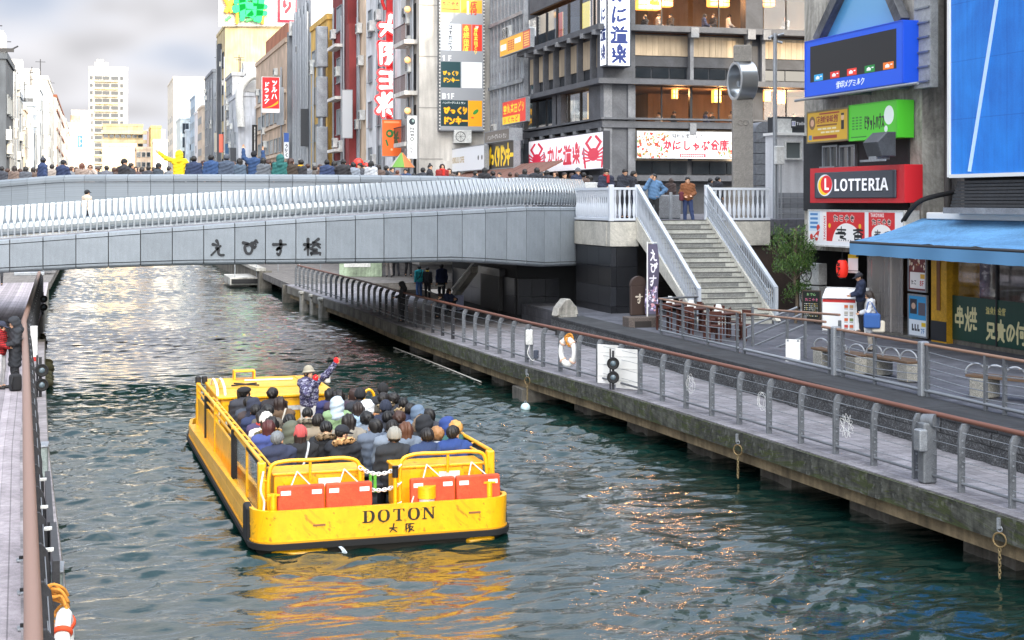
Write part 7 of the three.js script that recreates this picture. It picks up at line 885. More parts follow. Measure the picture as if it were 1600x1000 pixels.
// ---------------------------------------------------------------- passengers: [px, py of the head, pose, coat, hair, hair colour, what sets them apart, extras]
{
  const P = [
    [409.6, 689, 'seatR', '#262d45', 'short', '#6b6f72', 'grey haired passenger in a navy jacket, leftmost in the back row', {}],
    [469, 682, 'seat', '#17181b', 'bob', '#2a1d18', 'passenger in a red beanie and black coat with a pale bag strap across the back', { hat: 'beanie', hatc: '#b34a48', strap: '#c9cdd0' }],
    [535.6, 679, 'seatTurn', '#1d2129', 'short', '#141210', 'passenger in a dark cap and fur collared jacket turning right with a phone', { hat: 'cap', hatc: '#1b1e26', fur: 'down', furc: '#c79a66', phone: 1 }],
    [616.6, 685, 'seat', '#222529', 'short', '#2c2722', 'passenger in a grey beanie and black jacket with small white tag, back row', { hat: 'beanie', hatc: '#8f8d84' }],
    [683, 681, 'seat', '#23252d', 'bushy', '#9a6f45', 'passenger with light brown hair and a pale grey hood over a dark jacket', { extras: (t, b) => { const q = part('grey_hood', surfaceNet(blend([ellip([0, 0.01, -0.07], [0.12, 0.07, 0.07]), ellip([0, -0.09, -0.13], [0.1, 0.1, 0.04])], 0.04), [-0.2, -0.25, -0.25], [0.2, 0.15, 0.1], 0.02), cloth('#aeb2b8'), t); q.position.set(...b.p.neck); } }],
    [723.5, 688, 'seatR', '#1f3c78', 'short', '#171311', 'passenger in a royal blue jacket with black hair, rightmost in the back row', {}],
    [391.6, 671, 'seat', '#3e4c86', 'bob', '#4a1f1c', 'passenger in a blue puffer jacket with dark red hair at the left rail', {}],
    [373.6, 662, 'seat', '#cfc8ba', 'bob', '#2b211c', 'passenger in a cream beanie and cream coat at the left rail', { hat: 'beanie', hatc: '#ddd8cc' }],
    [452.8, 662, 'seatDown', '#1e2538', 'short', '#100e0d', 'black haired passenger in a navy quilted coat left of the red beanie', {}],
    [455, 676, 'seat', '#565a4b', 'bob', '#2a211b', 'passenger in an olive grey parka half hidden behind the red beanie', { hat: 'hood' }],
    [510, 673, 'seatDown', '#1b1d22', 'short', '#131110', 'passenger in a black parka with brown fur on the lowered hood', { fur: 'down', furc: '#8a7458' }],
    [573, 657, 'seat', '#6f7a88', 'bushy', '#100e0e', 'passenger in a grey blue jacket with a black strap across the back', { strap: '#17181a' }],
    [613, 671, 'seat', '#76808c', 'short', '#15110f', 'black haired passenger in a pale slate jacket behind the grey beanie', {}],
    [663, 666, 'seat', '#191b20', 'none', '#111', 'passenger with a raised black hood rimmed with brown fur', { hat: 'hood', fur: 'up', furc: '#7e6a56' }],
    [699, 669, 'seat', '#27407f', 'none', '#111', 'passenger with a raised bright blue hood on the right', { hat: 'hood' }],
    [726, 671, 'seat', '#2c5a55', 'bushy', '#c08f4c', 'blonde passenger in a dark green coat at the right rail', {}],
    [674, 688, 'seat', '#20345a', 'short', '#181412', 'dark haired passenger in a blue jacket beside the pale grey hood', {}],
    [424, 664, 'seat', '#4f4b33', 'long', '#15110f', 'long haired passenger in an olive parka with a tan fur hood', { fur: 'down', furc: '#a5793f' }],
    [418, 645, 'seat', '#575148', 'bushy', '#12100f', 'passenger with bushy black hair in taupe behind the olive parka', {}],
    [480, 650, 'seatDown', '#77705f', 'short', '#14110f', 'black haired passenger in a beige grey coat with matching fur hood', { fur: 'down', furc: '#938a78' }],
    [497, 660.5, 'seat', '#8a7c68', 'short', '#1b1512', 'small dark haired passenger in a tan coat near the middle', {}],
    [575, 639, 'seatR', '#a67348', 'none', '#111', 'passenger with a raised white hood over a caramel coat', { hat: 'hood', hatc: '#dfe2e4' }],
    [634, 673, 'seat', '#6b7684', 'long', '#5a3620', 'passenger with long auburn hair near the right side', {}],
    [626, 655, 'seatR', '#2b303a', 'bushy', '#3a2218', 'brown haired passenger in dark grey facing right', {}],
    [605.8, 655, 'seat', '#1d2029', 'short', '#100e0e', 'black haired passenger in black right of the grey blue jacket', {}],
    [653, 648, 'seat', '#5f7186', 'none', '#111', 'passenger with a raised steel blue hood', { hat: 'hood' }],
    [668, 651, 'seatL', '#343640', 'bob', '#14110f', 'dark bobbed passenger in a charcoal coat beside the steel blue hood', {}],
    [526.6, 634, 'seat', '#7f9a70', 'none', '#111', 'passenger in a sage green jacket with a pale blue hood up', { hat: 'hood', hatc: '#bccbd6' }],
    [560, 640, 'seat', '#8fa6bb', 'long', '#241813', 'passenger with long dark brown hair in a light blue coat', {}],
    [603, 640, 'seat', '#20263a', 'short', '#111', 'passenger in a navy knitted hat and navy coat in the middle right', { hat: 'beanie', hatc: '#1d2437' }],
    [630, 633, 'seatPhone', '#26262b', 'short', '#100e0d', 'black haired passenger with a tan fur hood raising a phone', { fur: 'down', furc: '#a38a63', phone: 1 }],
    [614, 626, 'seatL', '#2a2d36', 'bushy', '#15110f', 'bushy black haired passenger in charcoal in front of the raised phone', {}],
    [372, 645, 'seat', '#1f2c4f', 'short', '#13100f', 'black haired passenger in a dark blue jacket on the left side', {}],
    [384, 637, 'seat', '#252a3c', 'none', '#111', 'passenger with a raised midnight blue hood on the left side', { hat: 'hood' }],
    [361, 632, 'seatR', '#39404c', 'short', '#15120f', 'short haired passenger in slate grey at the left rail', {}],
    [343, 636, 'seat', '#3a2f2e', 'long', '#3b241a', 'passenger with long brown hair at the left rail', {}],
    [343.5, 618, 'seatDown', '#262a33', 'long', '#17120f', 'long black haired passenger at the front left corner of the seats', {}],
    [347, 606.6, 'seatL', '#30343c', 'short', '#14110f', 'short haired passenger farthest forward on the left', {}],
    [379, 616, 'seatR', '#33353d', 'short', '#111', 'passenger in a black beret turned to the right near the wheelhouse', { hat: 'flat', hatc: '#121214' }],
    [427.6, 617, 'seatR', '#241f22', 'bushy', '#15110f', 'dark haired passenger in black looking right before the wheelhouse', {}],
    [437, 631, 'seat', '#5b4632', 'long', '#2a1c16', 'passenger in a brown coat with a light strap left of the guide', { strap: '#b9b3a6' }],
    [516, 618, 'seat', '#262a5a', 'bob', '#15110f', 'dark bobbed passenger in an indigo jacket just right of the guide', {}],
    [529, 620, 'seat', '#3b2d3e', 'long', '#1b1412', 'long haired passenger in a plum coat right of the guide', {}],
    [552, 618, 'seatL', '#4a4346', 'long', '#35221b', 'brown haired passenger in mauve grey in the front right group', {}],
    [563, 620, 'seat', '#23262e', 'short', '#111', 'passenger in a black knitted hat in the front right group', { hat: 'beanie', hatc: '#17181c' }],
    [598.6, 612, 'seat', '#202228', 'short', '#111', 'passenger in a tall black hat farthest forward on the right', { hat: 'beanie', hatc: '#131316' }],
    [601, 625, 'seatR', '#3a362f', 'bushy', '#1a1512', 'bushy haired passenger in a dark olive parka with fur collar on the right', { fur: 'down', furc: '#8d7a5c' }],
    [642, 641, 'seatUp', '#28324f', 'short', '#15110f', 'black haired passenger looking up in a blue grey coat at the right rail', {}],
    [400, 655, 'seatDown', '#43375a', 'bob', '#1a1412', 'dark bobbed passenger in purple in the left middle', { scarf: '#b4372c' }],
    [545, 660, 'seat', '#8b8478', 'long', '#1d1613', 'long haired passenger in stone beige between the tan coat and grey jacket', {}],
    [585, 668, 'seatL', '#5c6675', 'bob', '#17130f', 'bobbed passenger in slate grey behind the fur collared phone user', {}],
  ];
  const r = rng(77), jit = () => (r() - 0.5) * 0.09;
  P.forEach(([px, py, pose, top, hair, hc, label, ex]) => {
    const hy = 1.49 + jit(), p = atY(px, py, hy), sc = (py > 655 ? 1.17 : 1.09) + r() * 0.09, body = POSES[pose]; p.x = clamp(p.x, BX - 1.5, BX + 1.72); p.z = clamp(p.z, BZ - 8.3, BZ - 1.5);
    const ry = PI + (r() - 0.5) * 0.5; // facing the bow
    person({ label, pose, top, hair, hc, pos: [p.x, hy - body.head[1] * sc, p.z], ry, scale: sc, legs: ['#22252d', '#2f3746', '#3a352f'][Math.floor(r() * 3)], ...ex });
  });
  // the guide
  const camo = tex(128, 128, (u, v) => { const n = tn(u, v, 9, 3), m = tn(u, v, 12, 8); return n > 0.56 ? [150, 150, 170] : m > 0.54 ? [26, 26, 44] : [66, 62, 96]; }, 2.2);
  const gp = atY(483, 615, 1.2); gp.z = clamp(gp.z, BZ - 8.3, BZ - 6); const gq = atZ(483, 600, BZ - 8.15);
  person({ label: 'tour guide in a patterned navy jacket and cream bucket hat raising a red gloved hand', pose: 'guide', ry: -0.25, pos: [gq.x, 0.32, BZ - 8.15], topMat: new THREE.MeshStandardMaterial({ map: camo, roughness: 0.9 }), top: '#444', legs: '#d9d6d0', hair: 'bob', hc: '#2b201a', hat: 'bucket', hatc: '#98917f', gloves: '#d8161c', scale: 1.02 });
}
// ---------------------------------------------------------------- people on the bridge and its landing
{
  const nth = ['first', 'second', 'third', 'fourth', 'fifth', 'sixth', 'seventh', 'eighth', 'ninth', 'tenth', 'eleventh', 'twelfth', 'thirteenth', 'fourteenth', 'fifteenth', 'sixteenth'];
  const deckY = (x) => (x < 13.2 ? 5.42 : x < 17.5 ? 5.25 : STREET);
  const on = (px, py, t0, o) => { // head seen at px, py; walks back until the feet stand on the deck
    const hh = POSES[o.pose || 'stand'].head[1]; let best = null; for (let t = t0; t < (o.tmax || Math.min(t0 + 10, 66)); t += 0.2) { const p = atT(px, py, t), s = (p.y - deckY(p.x)) / hh, e = Math.abs(s - 1) ; if (!best || e < best.e) best = { e, p, s: clamp(s, 0.82, 1.12) }; }
    const p = best.p; person({ ...o, pos: [p.x, p.y - hh * best.s, p.z], scale: best.s });
  };
  const B = [ // [px, py, pose, turn, coat, hair, hair colour, words, extras]; turn 0 faces us
    [3, 265, 'stand', 3, '#30333c', 'short', '#14110f', 'black haired person in charcoal at the far left of the bridge'], [22, 264, 'standL', 2.6, '#6a5a52', 'long', '#211814', 'long haired person in taupe near the left end of the bridge'], [40, 265, 'stand', 3.3, '#4b4f57', 'bob', '#14110f', 'dark bobbed person in grey near the left end of the bridge'],
    [67, 252, 'standL', 2.2, '#25365a', 'short', '#15120f', 'person in a dark cap and blue jacket near the left of the parapet', { hat: 'cap', hatc: '#2a2d36' }], [82, 262, 'standR', 3.6, '#8a8078', 'short', '#1a1410', 'short haired person in stone grey beside the blue jacket and cap'], [98, 256, 'standDown', 2.7, '#1d2b4c', 'short', '#15120f', 'person in a navy cap and quilted navy jacket leaning on the parapet', { hat: 'cap', hatc: '#171a24' }],
    [128, 260, 'stand', 3, '#8a7a70', 'long', '#5a3526', 'person with long chestnut hair on the left part of the bridge'], [141, 262, 'phone', 0.3, '#a89a90', 'long', '#4a2c20', 'brown haired person facing us holding a phone to the face', { phone: 1 }], [166, 264, 'standL', 3.1, '#5d5f68', 'short', '#14110f', 'short haired person alone between two groups left of the capped walker'],
    [194, 255, 'standR', 2.4, '#25262b', 'short', '#111', 'person in a black pointed knit hat and black coat', { hat: 'beanie', hatc: '#131316' }], [205, 260, 'standL', 1.2, '#2f3036', 'short', '#14110f', 'dark haired person beside the black knit hat'], [212, 265, 'stand', 0.2, '#4a3a3a', 'long', '#2a1a14', 'small long haired person facing us beside the knit hat'], [232, 264, 'stand', 3, '#35363c', 'short', '#14110f', 'small black haired person left of the yellow coat'], [248, 261, 'standL', 1.0, '#333b44', 'bob', '#111', 'person in a black bobble hat just left of the yellow coat', { hat: 'beanie', hatc: '#191a1e' }],
    [280, 243, 'armOut', PI, '#e8c40c', 'none', '#111', 'person in a bright yellow hooded coat with an arm flung out', { hat: 'hood' }], [303, 250, 'stand', PI, '#22304e', 'short', '#14110f', 'person in a dark navy coat right of the yellow coat'], [330, 248, 'stand', 2.9, '#27446e', 'short', '#14110f', 'black haired person in a bright blue puffer jacket'], [354, 248, 'stand', PI, '#3e4a5c', 'short', '#2a2a2c', 'person in a grey cap and slate jacket', { hat: 'beanie', hatc: '#4a4f58' }], [374, 253, 'standL', 2.8, '#4a5a6b', 'long', '#17120f', 'long haired person in steel grey beside the raised arms'],
    [397, 243, 'wave', PI, '#233f66', 'short', '#111', 'person in a blue puffer jacket and black hat with both arms raised', { hat: 'beanie', hatc: '#14151a' }], [411, 252, 'stand', 3.2, '#5b6067', 'bob', '#14110f', 'dark bobbed person in grey right of the raised arms'], [427, 258, 'standL', 3, '#4a3f38', 'long', '#1d1512', 'long haired person in brown grey mid bridge'], [438, 249, 'stand', 3, '#1f5f5c', 'none', '#111', 'person with a raised teal hood mid bridge', { hat: 'hood' }], [455, 253, 'standR', 2.9, '#3a3026', 'long', '#3b231a', 'long brown haired person mid bridge beside the mustard scarf'], [470, 255, 'standL', 2.5, '#2b2c30', 'short', '#14110f', 'dark haired person with a mustard yellow scarf', { scarf: '#d9a017' }],
    [492, 264, 'stand', 3, '#55504c', 'short', '#2a1d16', 'small brown haired person behind the round coping'], [511, 255, 'stand', PI, '#283758', 'short', '#14110f', 'black haired person in a cobalt jacket mid bridge'], [523, 257, 'standR', 3, '#2f2f35', 'bob', '#15120f', 'dark bobbed person right of the cobalt jacket'], [536, 255, 'standDown', 2.8, '#27272b', 'short', '#15120f', 'dark haired person in black before the red lanterns'], [552, 259, 'stand', 3, '#7f8792', 'bushy', '#17130f', 'bushy haired person in a silver grey jacket'], [580, 257, 'stand', 2.6, '#b5b9be', 'long', '#14110f', 'person in a pale grey jacket with long black hair'],
    [621, 270, 'stand', 3, '#6a4a3c', 'short', '#5a3626', 'small red brown haired person before the coffee sign'], [646, 275, 'standL', 2.4, '#2a2a2e', 'long', '#111', 'long black haired person leaning on the balustrade'], [661, 267, 'stand', 2.8, '#2f3138', 'short', '#14110f', 'dark haired person next to the one with a hair bun'], [672, 262, 'standR', 1.4, '#2a2b31', 'bun', '#15110f', 'person with a high hair bun in a dark coat'], [691, 261, 'stand', 0.1, '#8a2420', 'long', '#2a1712', 'long haired person facing us in a wide red scarf', { scarf: '#c8281e' }], [743, 272, 'stand', 2, '#3a3a40', 'short', '#14110f', 'dark haired person under the coffee sign'], [757, 267, 'standL', 2.6, '#26262a', 'long', '#111', 'long haired person in black under the yellow characters'], [797, 274, 'stand', 3, '#5a4034', 'short', '#3a241a', 'small brown haired person before the brown canopy'],
    [820, 269, 'stand', 2.9, '#3a3c42', 'bob', '#15120f', 'dark bobbed person under the crab sign, leftmost there'], [838, 267, 'standL', 3, '#2d2e34', 'long', '#15120f', 'long haired person in black in the middle under the crab sign'], [855, 271, 'standR', 2.9, '#33343a', 'bob', '#15120f', 'dark bobbed person under the crab sign, right of the long haired one'], [882, 275, 'stand', 0.5, '#55483f', 'short', '#2a1c15', 'small person facing us at the right of the crab sign'], [903, 269, 'stand', 0.2, '#232d45', 'short', '#5a5a5e', 'person facing us in a navy coat and grey knit hat beside the balustrade end', { hat: 'beanie', hatc: '#5f6066' }], [921, 279, 'standL', 3, '#2c2c31', 'long', '#17120f', 'long black haired person at the end of the steel balusters'],
    [947, 270, 'standDown', 0.1, '#23273a', 'short', '#111', 'person facing us in a dark jacket and red scarf on the landing', { scarf: '#a8242a' }], [976, 270, 'standDown', 0.2, '#242832', 'short', '#15120f', 'black haired person facing us in a navy jacket over grey on the landing'], [985, 278, 'standL', 2.5, '#2b2b30', 'long', '#2a1d17', 'long brown haired person behind the landing rail'], [1048, 283, 'standL', 2.4, '#3c2f2c', 'long', '#2f1f18', 'long brown haired person before the lit shop'], [1110, 283, 'standL', 1.2, '#26262b', 'short', '#111', 'dark haired person behind the right balustrade, left one of two'], [1122, 281, 'standR', 2, '#2c2d33', 'bushy', '#111', 'bushy haired person behind the right balustrade, right one of two'], [1192, 291, 'stand', 3, '#4d4d52', 'short', '#15120f', 'small person behind the far right end of the balustrade'],
  ];
  B.forEach(([px, py, pose, ry, top, hair, hc, label, ex]) => on(px, py, px < 100 ? 56 : px > 870 && px < 935 ? 58.5 : 54.5, { label, pose, ry: ry + YAW * -0.6, top, hair, hc, ...(ex || {}) }));
  { // heads that only just show above the coping
    const q = rng(19), tens = ['', 'twenty', 'thirty'], ord = (n) => (n < 16 ? nth[n] : n < 19 ? ['seventeenth', 'eighteenth', 'nineteenth'][n - 16] : n % 10 === 9 ? ['twentieth', 'thirtieth'][(n - 19) / 10] : tens[Math.floor((n + 1) / 10) - 1] + ' ' + nth[(n + 1) % 10 - 1]); let low = 0;
    for (const [px, py] of [[12, 268], [31, 268], [52, 266], [60, 267], [90, 266], [112, 265], [120, 266], [152, 266], [178, 266], [186, 265], [222, 266], [240, 266], [264, 265], [318, 256], [342, 256], [365, 258], [388, 256], [420, 256], [446, 258], [462, 261], [481, 261], [500, 262], [545, 262], [562, 260], [570, 263], [592, 262], [604, 264], [612, 266], [634, 268], [702, 268], [716, 272], [770, 272], [780, 274], [808, 274], [846, 273], [868, 273], [894, 276], [912, 275]]) on(px, py, px > 870 ? 58.5 : 56.5, { label: 'walker with dark hair just over the bridge parapet, ' + ord(low++) + ' low head from the left', group: 'heads in the bridge crowd', pose: ['stand', 'standL', 'standR'][Math.floor(q() * 3)], ry: q() * 6.28, top: ['#2b2d33', '#43464d', '#5a4a42', '#2a3a5a', '#6a6d72'][Math.floor(q() * 5)], hair: ['short', 'bob', 'long', 'bushy'][Math.floor(q() * 4)], hc: ['#14110f', '#1d1512', '#3a2318'][Math.floor(q() * 3)] });
  }
  // landing and stair
  const st = (px, pyHead, pyFeet, y, o) => { const p = atY(px, pyFeet, y), t = p.x * SN - p.z * CS, hh = POSES[o.pose].head[1], hy = EYE + (HORIZON - pyHead) * t / FOCAL; person({ ...o, pos: [p.x, y, p.z], scale: (hy - y) / hh }); };
  standAt = st;
  person({ label: 'person in a black and white jacket standing sideways at the head of the stair', pose: 'pockets', ry: 1.3, top: '#24262e', legs: '#1b2238', hair: 'short', pos: [18.8, STREET, -50.2], scale: 1.04 });
  person({ label: 'person in a denim jacket, hand to face and hand on hip, at the stair head', pose: 'hips', ry: -0.5, top: '#54779b', legs: '#17191c', hair: 'bushy', hc: '#111', pos: [19.25, STREET - 0.16, -49.35], scale: 1.06 });
  person({ label: 'person in a brown leather jacket and jeans with a maroon bag on the top stair', pose: 'pockets', ry: -0.25, top: '#7a4a28', legs: '#26365c', hair: 'short', hc: '#1a1512', pos: [20.55, STREET - 0.16, -49.35], scale: 1.0, extras: (t, b) => part('maroon_bag', rb(0.16, 0.34, 0.22, 0.06, -0.24, 1.0, 0.1), cloth('#5c1f2c'), t) });
  person({ label: 'small person in a black cap walking down the bridge ramp', pose: 'stand', ry: 2.2, top: '#c9b8a4', hair: 'short', hat: 'cap', hatc: '#17181c', ...(() => { const p = atZ(136, 302, -51.2), y = yTop(p.x) - 0.02; return { pos: [p.x, y, p.z], scale: (p.y - y) / 1.565 }; })() });
}
// ================================================================ the landing, its stair and the abutment
const LX0 = 17.5, SX0 = 18.5, SX1 = 21.1, LX1 = 23.6, LZ = -49;
{
  const t = thing('bridge_landing', 'granite clad bridge landing with cream edge beam and white balustrade', 'landing'), cream = tmat('#c4c1b6', grainTex, 0.85), gran = new THREE.MeshPhysicalMaterial({ color: S('#34373d'), map: speckTex, roughness: 0.32 }), granD = new THREE.MeshPhysicalMaterial({ color: S('#24262b'), map: speckTex, roughness: 0.3 });
  // cream beams under the deck edge
  for (const g of [b0(LX0 - 0.06, SX0, 4.02, 4.88, LZ - 0.3, LZ + 0.08), b0(SX1 + 0.12, LX1, 4.02, 4.88, LZ - 0.3, LZ + 0.08), b0(LX0 - 0.08, LX0 + 0.2, 4.02, 4.88, -52.9, LZ - 0.301)]) part('edge_beam', g, cream, t);
  part('deck_slab', b0(LX0, LX1 + 0.3, 4.75, STREET - 0.006, -52.9, LZ - 0.31), pavingMat, t);
  // polished granite cladding in slabs
  for (let r = 0; r < 4; r++) { const y0 = 1.2 + r * 0.7, y1 = y0 + 0.69; part('granite_slab', b0(LX0 + 0.2, SX0 - 0.02, y0, y1, LZ - 0.25, LZ + 0.02), granD, t); for (let k = 0; k < 3; k++) part('granite_slab', b0(LX0 - 0.02, LX0 + 0.19, y0, y1, LZ + 0.02 - k * 1.3, LZ + 0.03 - (k + 1) * 1.3), r % 2 ? gran : granD, t); if (y1 < 3.2) for (let k = 0; k < 3; k++) { part('granite_slab', b0(15.82 + k * 0.56, 16.37 + k * 0.56, y0, y1, -55.2, -55), gran, t); part('granite_slab', b0(15.75, 15.8, y0, y1, -55.3 - k * 3.4, -58.69 - k * 3.4), (r + k) % 2 ? gran : granD, t); } }
  part('abutment_core', [b0(15.82, SX0, 0.9, 3.4, -66, -55.22), b0(LX0 + 0.21, SX0, 0.9, 4.0, -52.9, LZ - 0.36)], mat('#1e2023', 0.8), t);
  part('niche_shade', b0(15.6, 15.78, 1.2, 2.6, -60, -57), mat('#141517', 0.6), t); part('cornice', b0(15.55, 15.8, 2.6, 2.9, -60.2, -56.8), gran, t);  // a near black block before the wall paints the shade of an opening
  part('beneath_wall', b0(SX1 + 0.1, LX1 + 4, 1.2, 4.0, LZ - 0.4, LZ - 0.05), tmat('#3a2e28', grainTex, 0.6), t);
  // white balustrade of bottle shaped balusters
  const prof = [[0.035, 0], [0.035, 0.05], [0.06, 0.12], [0.068, 0.3], [0.05, 0.46], [0.03, 0.56], [0.028, 0.72], [0.05, 0.85], [0.055, 1.0]].map((p) => new THREE.Vector2(...p)), bal = new THREE.LatheGeometry(prof, 10), wh = mat('#c9cfd6', 0.45);
  const run = (a, b2, n) => { for (let i = 0; i < n; i++) { const m = part('baluster', bal, wh, t), p = a.clone().lerp(b2, (i + 0.5) / n); m.position.copy(p); m.position.y = STREET + 0.06; } part('balustrade_rail', [bar(a.clone().setY(STREET + 1.11), b2.clone().setY(STREET + 1.11), 0.14, 0.09), bar(a.clone().setY(STREET + 0.02), b2.clone().setY(STREET + 0.02), 0.16, 0.08)], wh, t); };
  run(V(LX0 + 0.06, 0, LZ), V(SX0 - 0.05, 0, LZ), 5); run(V(SX1 + 0.1, 0, LZ), V(LX1, 0, LZ), 13); run(V(LX0, 0, -52.9), V(LX0, 0, LZ - 0.05), 18);
  part('newel', [rb(0.18, 1.3, 0.18, 0.03, LX0, STREET + 0.6, LZ), rb(0.16, 1.3, 0.16, 0.03, SX0 - 0.02, STREET + 0.6, LZ + 0.02), rb(0.16, 1.3, 0.16, 0.03, SX1 + 0.03, STREET + 0.6, LZ + 0.02)], wh, t);
  part('granite_block', [rb(1.35, 1.25, 0.6, 0.05, 19.6, STREET + 0.62, -51.6), rb(0.9, 0.9, 0.5, 0.05, 20.75, STREET + 0.45, -51.8)], tmat('#8b8f93', speckTex, 0.6), t);
  part('handrail_post', cy(0.06, 0.06, 1.0, 20.4, STREET + 0.5, -50.6, 10), M.galv, t);
}
{
  const t = thing('stone_stair', 'broad pale stone stair from the landing down to the terrace between steel balustrades', 'stair'), N = 21, rise = (STREET - TERR) / N, run = 5.6 / N, st = tmat('#b4b5ae', grainTex, 0.85), dk = tmat('#8a8c88', speckTex, 0.7), ns = mat('#4a4a48', 0.8);
  for (let i = 0; i < N; i++) { const y1 = STREET - i * rise, z1 = LZ + 0.1 + i * run; part('step', b0(SX0 + 0.08, SX1 - 0.02, y1 - rise - 0.02, y1 - 0.012, z1 - 0.4, z1 + (i ? 0.0 : 0)), st, t); part('nosing', b0(SX0 + 0.08, SX1 - 0.02, y1 - 0.026, y1 + 0.002, z1 + 0.001, z1 + 0.018), ns, t); if (i % 2) part('riser_inlay', b0(SX0 + 0.9, SX1 - 0.35, y1 - rise + 0.01, y1 - 0.03, z1 + 0.0015, z1 + 0.009), dk, t); }
  const sl = (x) => extr([[0, 0], [5.7, -(STREET - TERR)], [5.7, -(STREET - TERR) - 0.02], [5.3, -(STREET - TERR)], [0, -0.75], [0, 0]].map(([z, y]) => [z, y + 0.12]), 0.16).rotateY(-PI / 2).translate(x, STREET, LZ + 0.05);
  const crm = tmat('#cfccc0', grainTex, 0.85), wh = mat('#b9c0c8', 0.42, 0.2);
  for (const [x, name] of [[SX0 + 0.06, 0], [SX1 + 0.14, 1]]) {
    part('stringer', sl(x), crm, t);
    const top = (u) => V(x - 0.08, STREET + 1.15 - u * (STREET - TERR), LZ + 0.12 + u * 5.45), foot = (u) => V(x - 0.08, STREET + 0.12 - u * (STREET - TERR), LZ + 0.12 + u * 5.45);
    part('sloping_rail', bar(top(0), top(1), 0.13, 0.09), wh, t); part('lower_rail', bar(foot(0), foot(1), 0.08, 0.05), wh, t); part('end_post', [bar(foot(1).setY(TERR), top(1), 0.1, 0.1), bar(foot(0), top(0), 0.1, 0.1)], wh, t);
    const g = (() => { const s = new THREE.LatheGeometry([[0.018, 0], [0.03, 0.12], [0.034, 0.3], [0.02, 0.5], [0.018, 0.75], [0.028, 0.92], [0.026, 1.03]].map((p) => new THREE.Vector2(...p)), 7); return s; })();
    for (let i = 0; i < 40; i++) { const m = part('baluster', g, wh, t); m.position.copy(foot((i + 0.5) / 40)); }
    if (name) part('grab_rail', [rod(top(0.02).add(V(-0.2, -0.2, 0)), top(0.98).add(V(-0.2, -0.2, 0)), 0.025, 8), rod(top(0.02).add(V(-0.2, -0.45, 0)), top(0.98).add(V(-0.2, -0.45, 0)), 0.025, 8)], M.galv, t);
  }
}
{ // monument with a steel ring, the stone pylon behind it, the lamp post
  const z = -53.8, p = atZ(1160, 290, z), Y = (py) => atZ(1160, py, z).y, t = thing('ring_monument', 'square stone pillar bearing a big brushed steel ring and a small stone head', 'monument', [p.x, 0, z], -0.35), stn = tmat('#a39e94', speckTex, 0.85);
  part('pillar', rb(0.8, Y(156) - STREET, 0.6, 0.03, 0, (Y(156) + STREET) / 2, 0), stn, t);
  const ringG = (() => { const o = new THREE.Shape(); o.absarc(0, 0, 0.77, 0, 2 * PI, false); const h = new THREE.Path(); h.absarc(0, 0, 0.66, 0, 2 * PI, true); o.holes.push(h); const g = new THREE.ExtrudeGeometry(o, { depth: 0.66, bevelEnabled: true, bevelSize: 0.02, bevelThickness: 0.02, bevelSegments: 1, curveSegments: 40 }); g.translate(0, 0, -0.33); return toCreasedNormals(g, 0.6); })();
  const rg = part('steel_ring', ringG, mat('#a9adb0', 0.28, 0.9), t); rg.position.set(0, (Y(98) + Y(156)) / 2, 0); rg.rotation.y = -1.25; part('ring_spindle', [rod(V(0, -0.1, -0.2), V(0, -0.1, 0.2), 0.12, 12), bx(0.9, 0.05, 0.1, 0, -0.15, 0)], M.steel, rg);
  part('head_block', rb(0.68, Y(72) - Y(98), 0.55, 0.03, 0, (Y(72) + Y(98)) / 2 + 0.02, 0), stn, t); part('head_opening', b0(-0.308, -0.302, Y(92), Y(78), -0.16, 0.16), mat('#2a2a28', 0.9), t); part('carved_mark', [new THREE.TorusGeometry(0.1, 0.02, 6, 16).translate(-0.1, Y(192), 0.302), new THREE.TorusGeometry(0.1, 0.02, 6, 16).translate(0.1, Y(192), 0.302)], stn, t);
  const q = atZ(1189, 290, -55.4), y2 = atZ(1189, 190, -55.4).y, s = thing('stone_pylon', 'grey stone pylon with a rounded top beside the ringed monument', 'pillar', [q.x, 0, -55.4]), ps = tmat('#8b8f93', speckTex, 0.7);
  const rows = 8; for (let i = 0; i < rows; i++) { const a = mix(STREET, y2 - 0.45, i / rows), b = mix(STREET, y2 - 0.45, (i + 0.96) / rows); part('block', rb(0.86, b - a, 0.8, 0.02, 0, (a + b) / 2, 0), ps, s); } const rt = new THREE.CylinderGeometry(0.43, 0.43, 0.8, 20, 1, false, -PI / 2, PI); rt.rotateX(-PI / 2); part('rounded_top', rt.translate(0, y2 - 0.45, 0), ps, s); part('inset_arch', new THREE.TorusGeometry(0.27, 0.03, 6, 20, PI).translate(0, y2 - 0.9, 0.4), ps, s);
  const lp = atZ(1211, 300, -50.2), ly = atZ(1211, 52, -50.2).y, l = thing('lamp_post', 'slim grey lamp post with small spotlights and a white box at its foot', 'lamp post', [lp.x, 0, -50.2]); part('pole', cy(0.07, 0.09, ly - STREET, 0, (ly + STREET) / 2, 0, 12), M.galv, l); part('spotlight', [rod(V(-0.12, ly - 0.12, 0), V(-0.3, ly - 0.2, 0.1), 0.05, 8), rod(V(0.12, ly - 0.08, 0), V(0.32, ly - 0.02, 0.1), 0.05, 8), rod(V(0.1, ly - 0.3, 0), V(0.25, ly - 0.36, 0.1), 0.05, 8)], M.galv, l); part('arm', bx(0.5, 0.03, 0.03, 0, ly - 0.16, 0), M.postDark, l); const by = atZ(1211, 243, -50.2).y; part('junction_box', rb(0.34, 0.68, 0.25, 0.03, 0.1, by, 0.14), M.offwhite, l); part('conduit', [rod(V(0.2, 2, 0.1), V(0.2, by, 0.1), 0.025, 6), rod(V(0.05, 2, 0.14), V(0.05, by, 0.14), 0.02, 6)], M.galv, l);
}
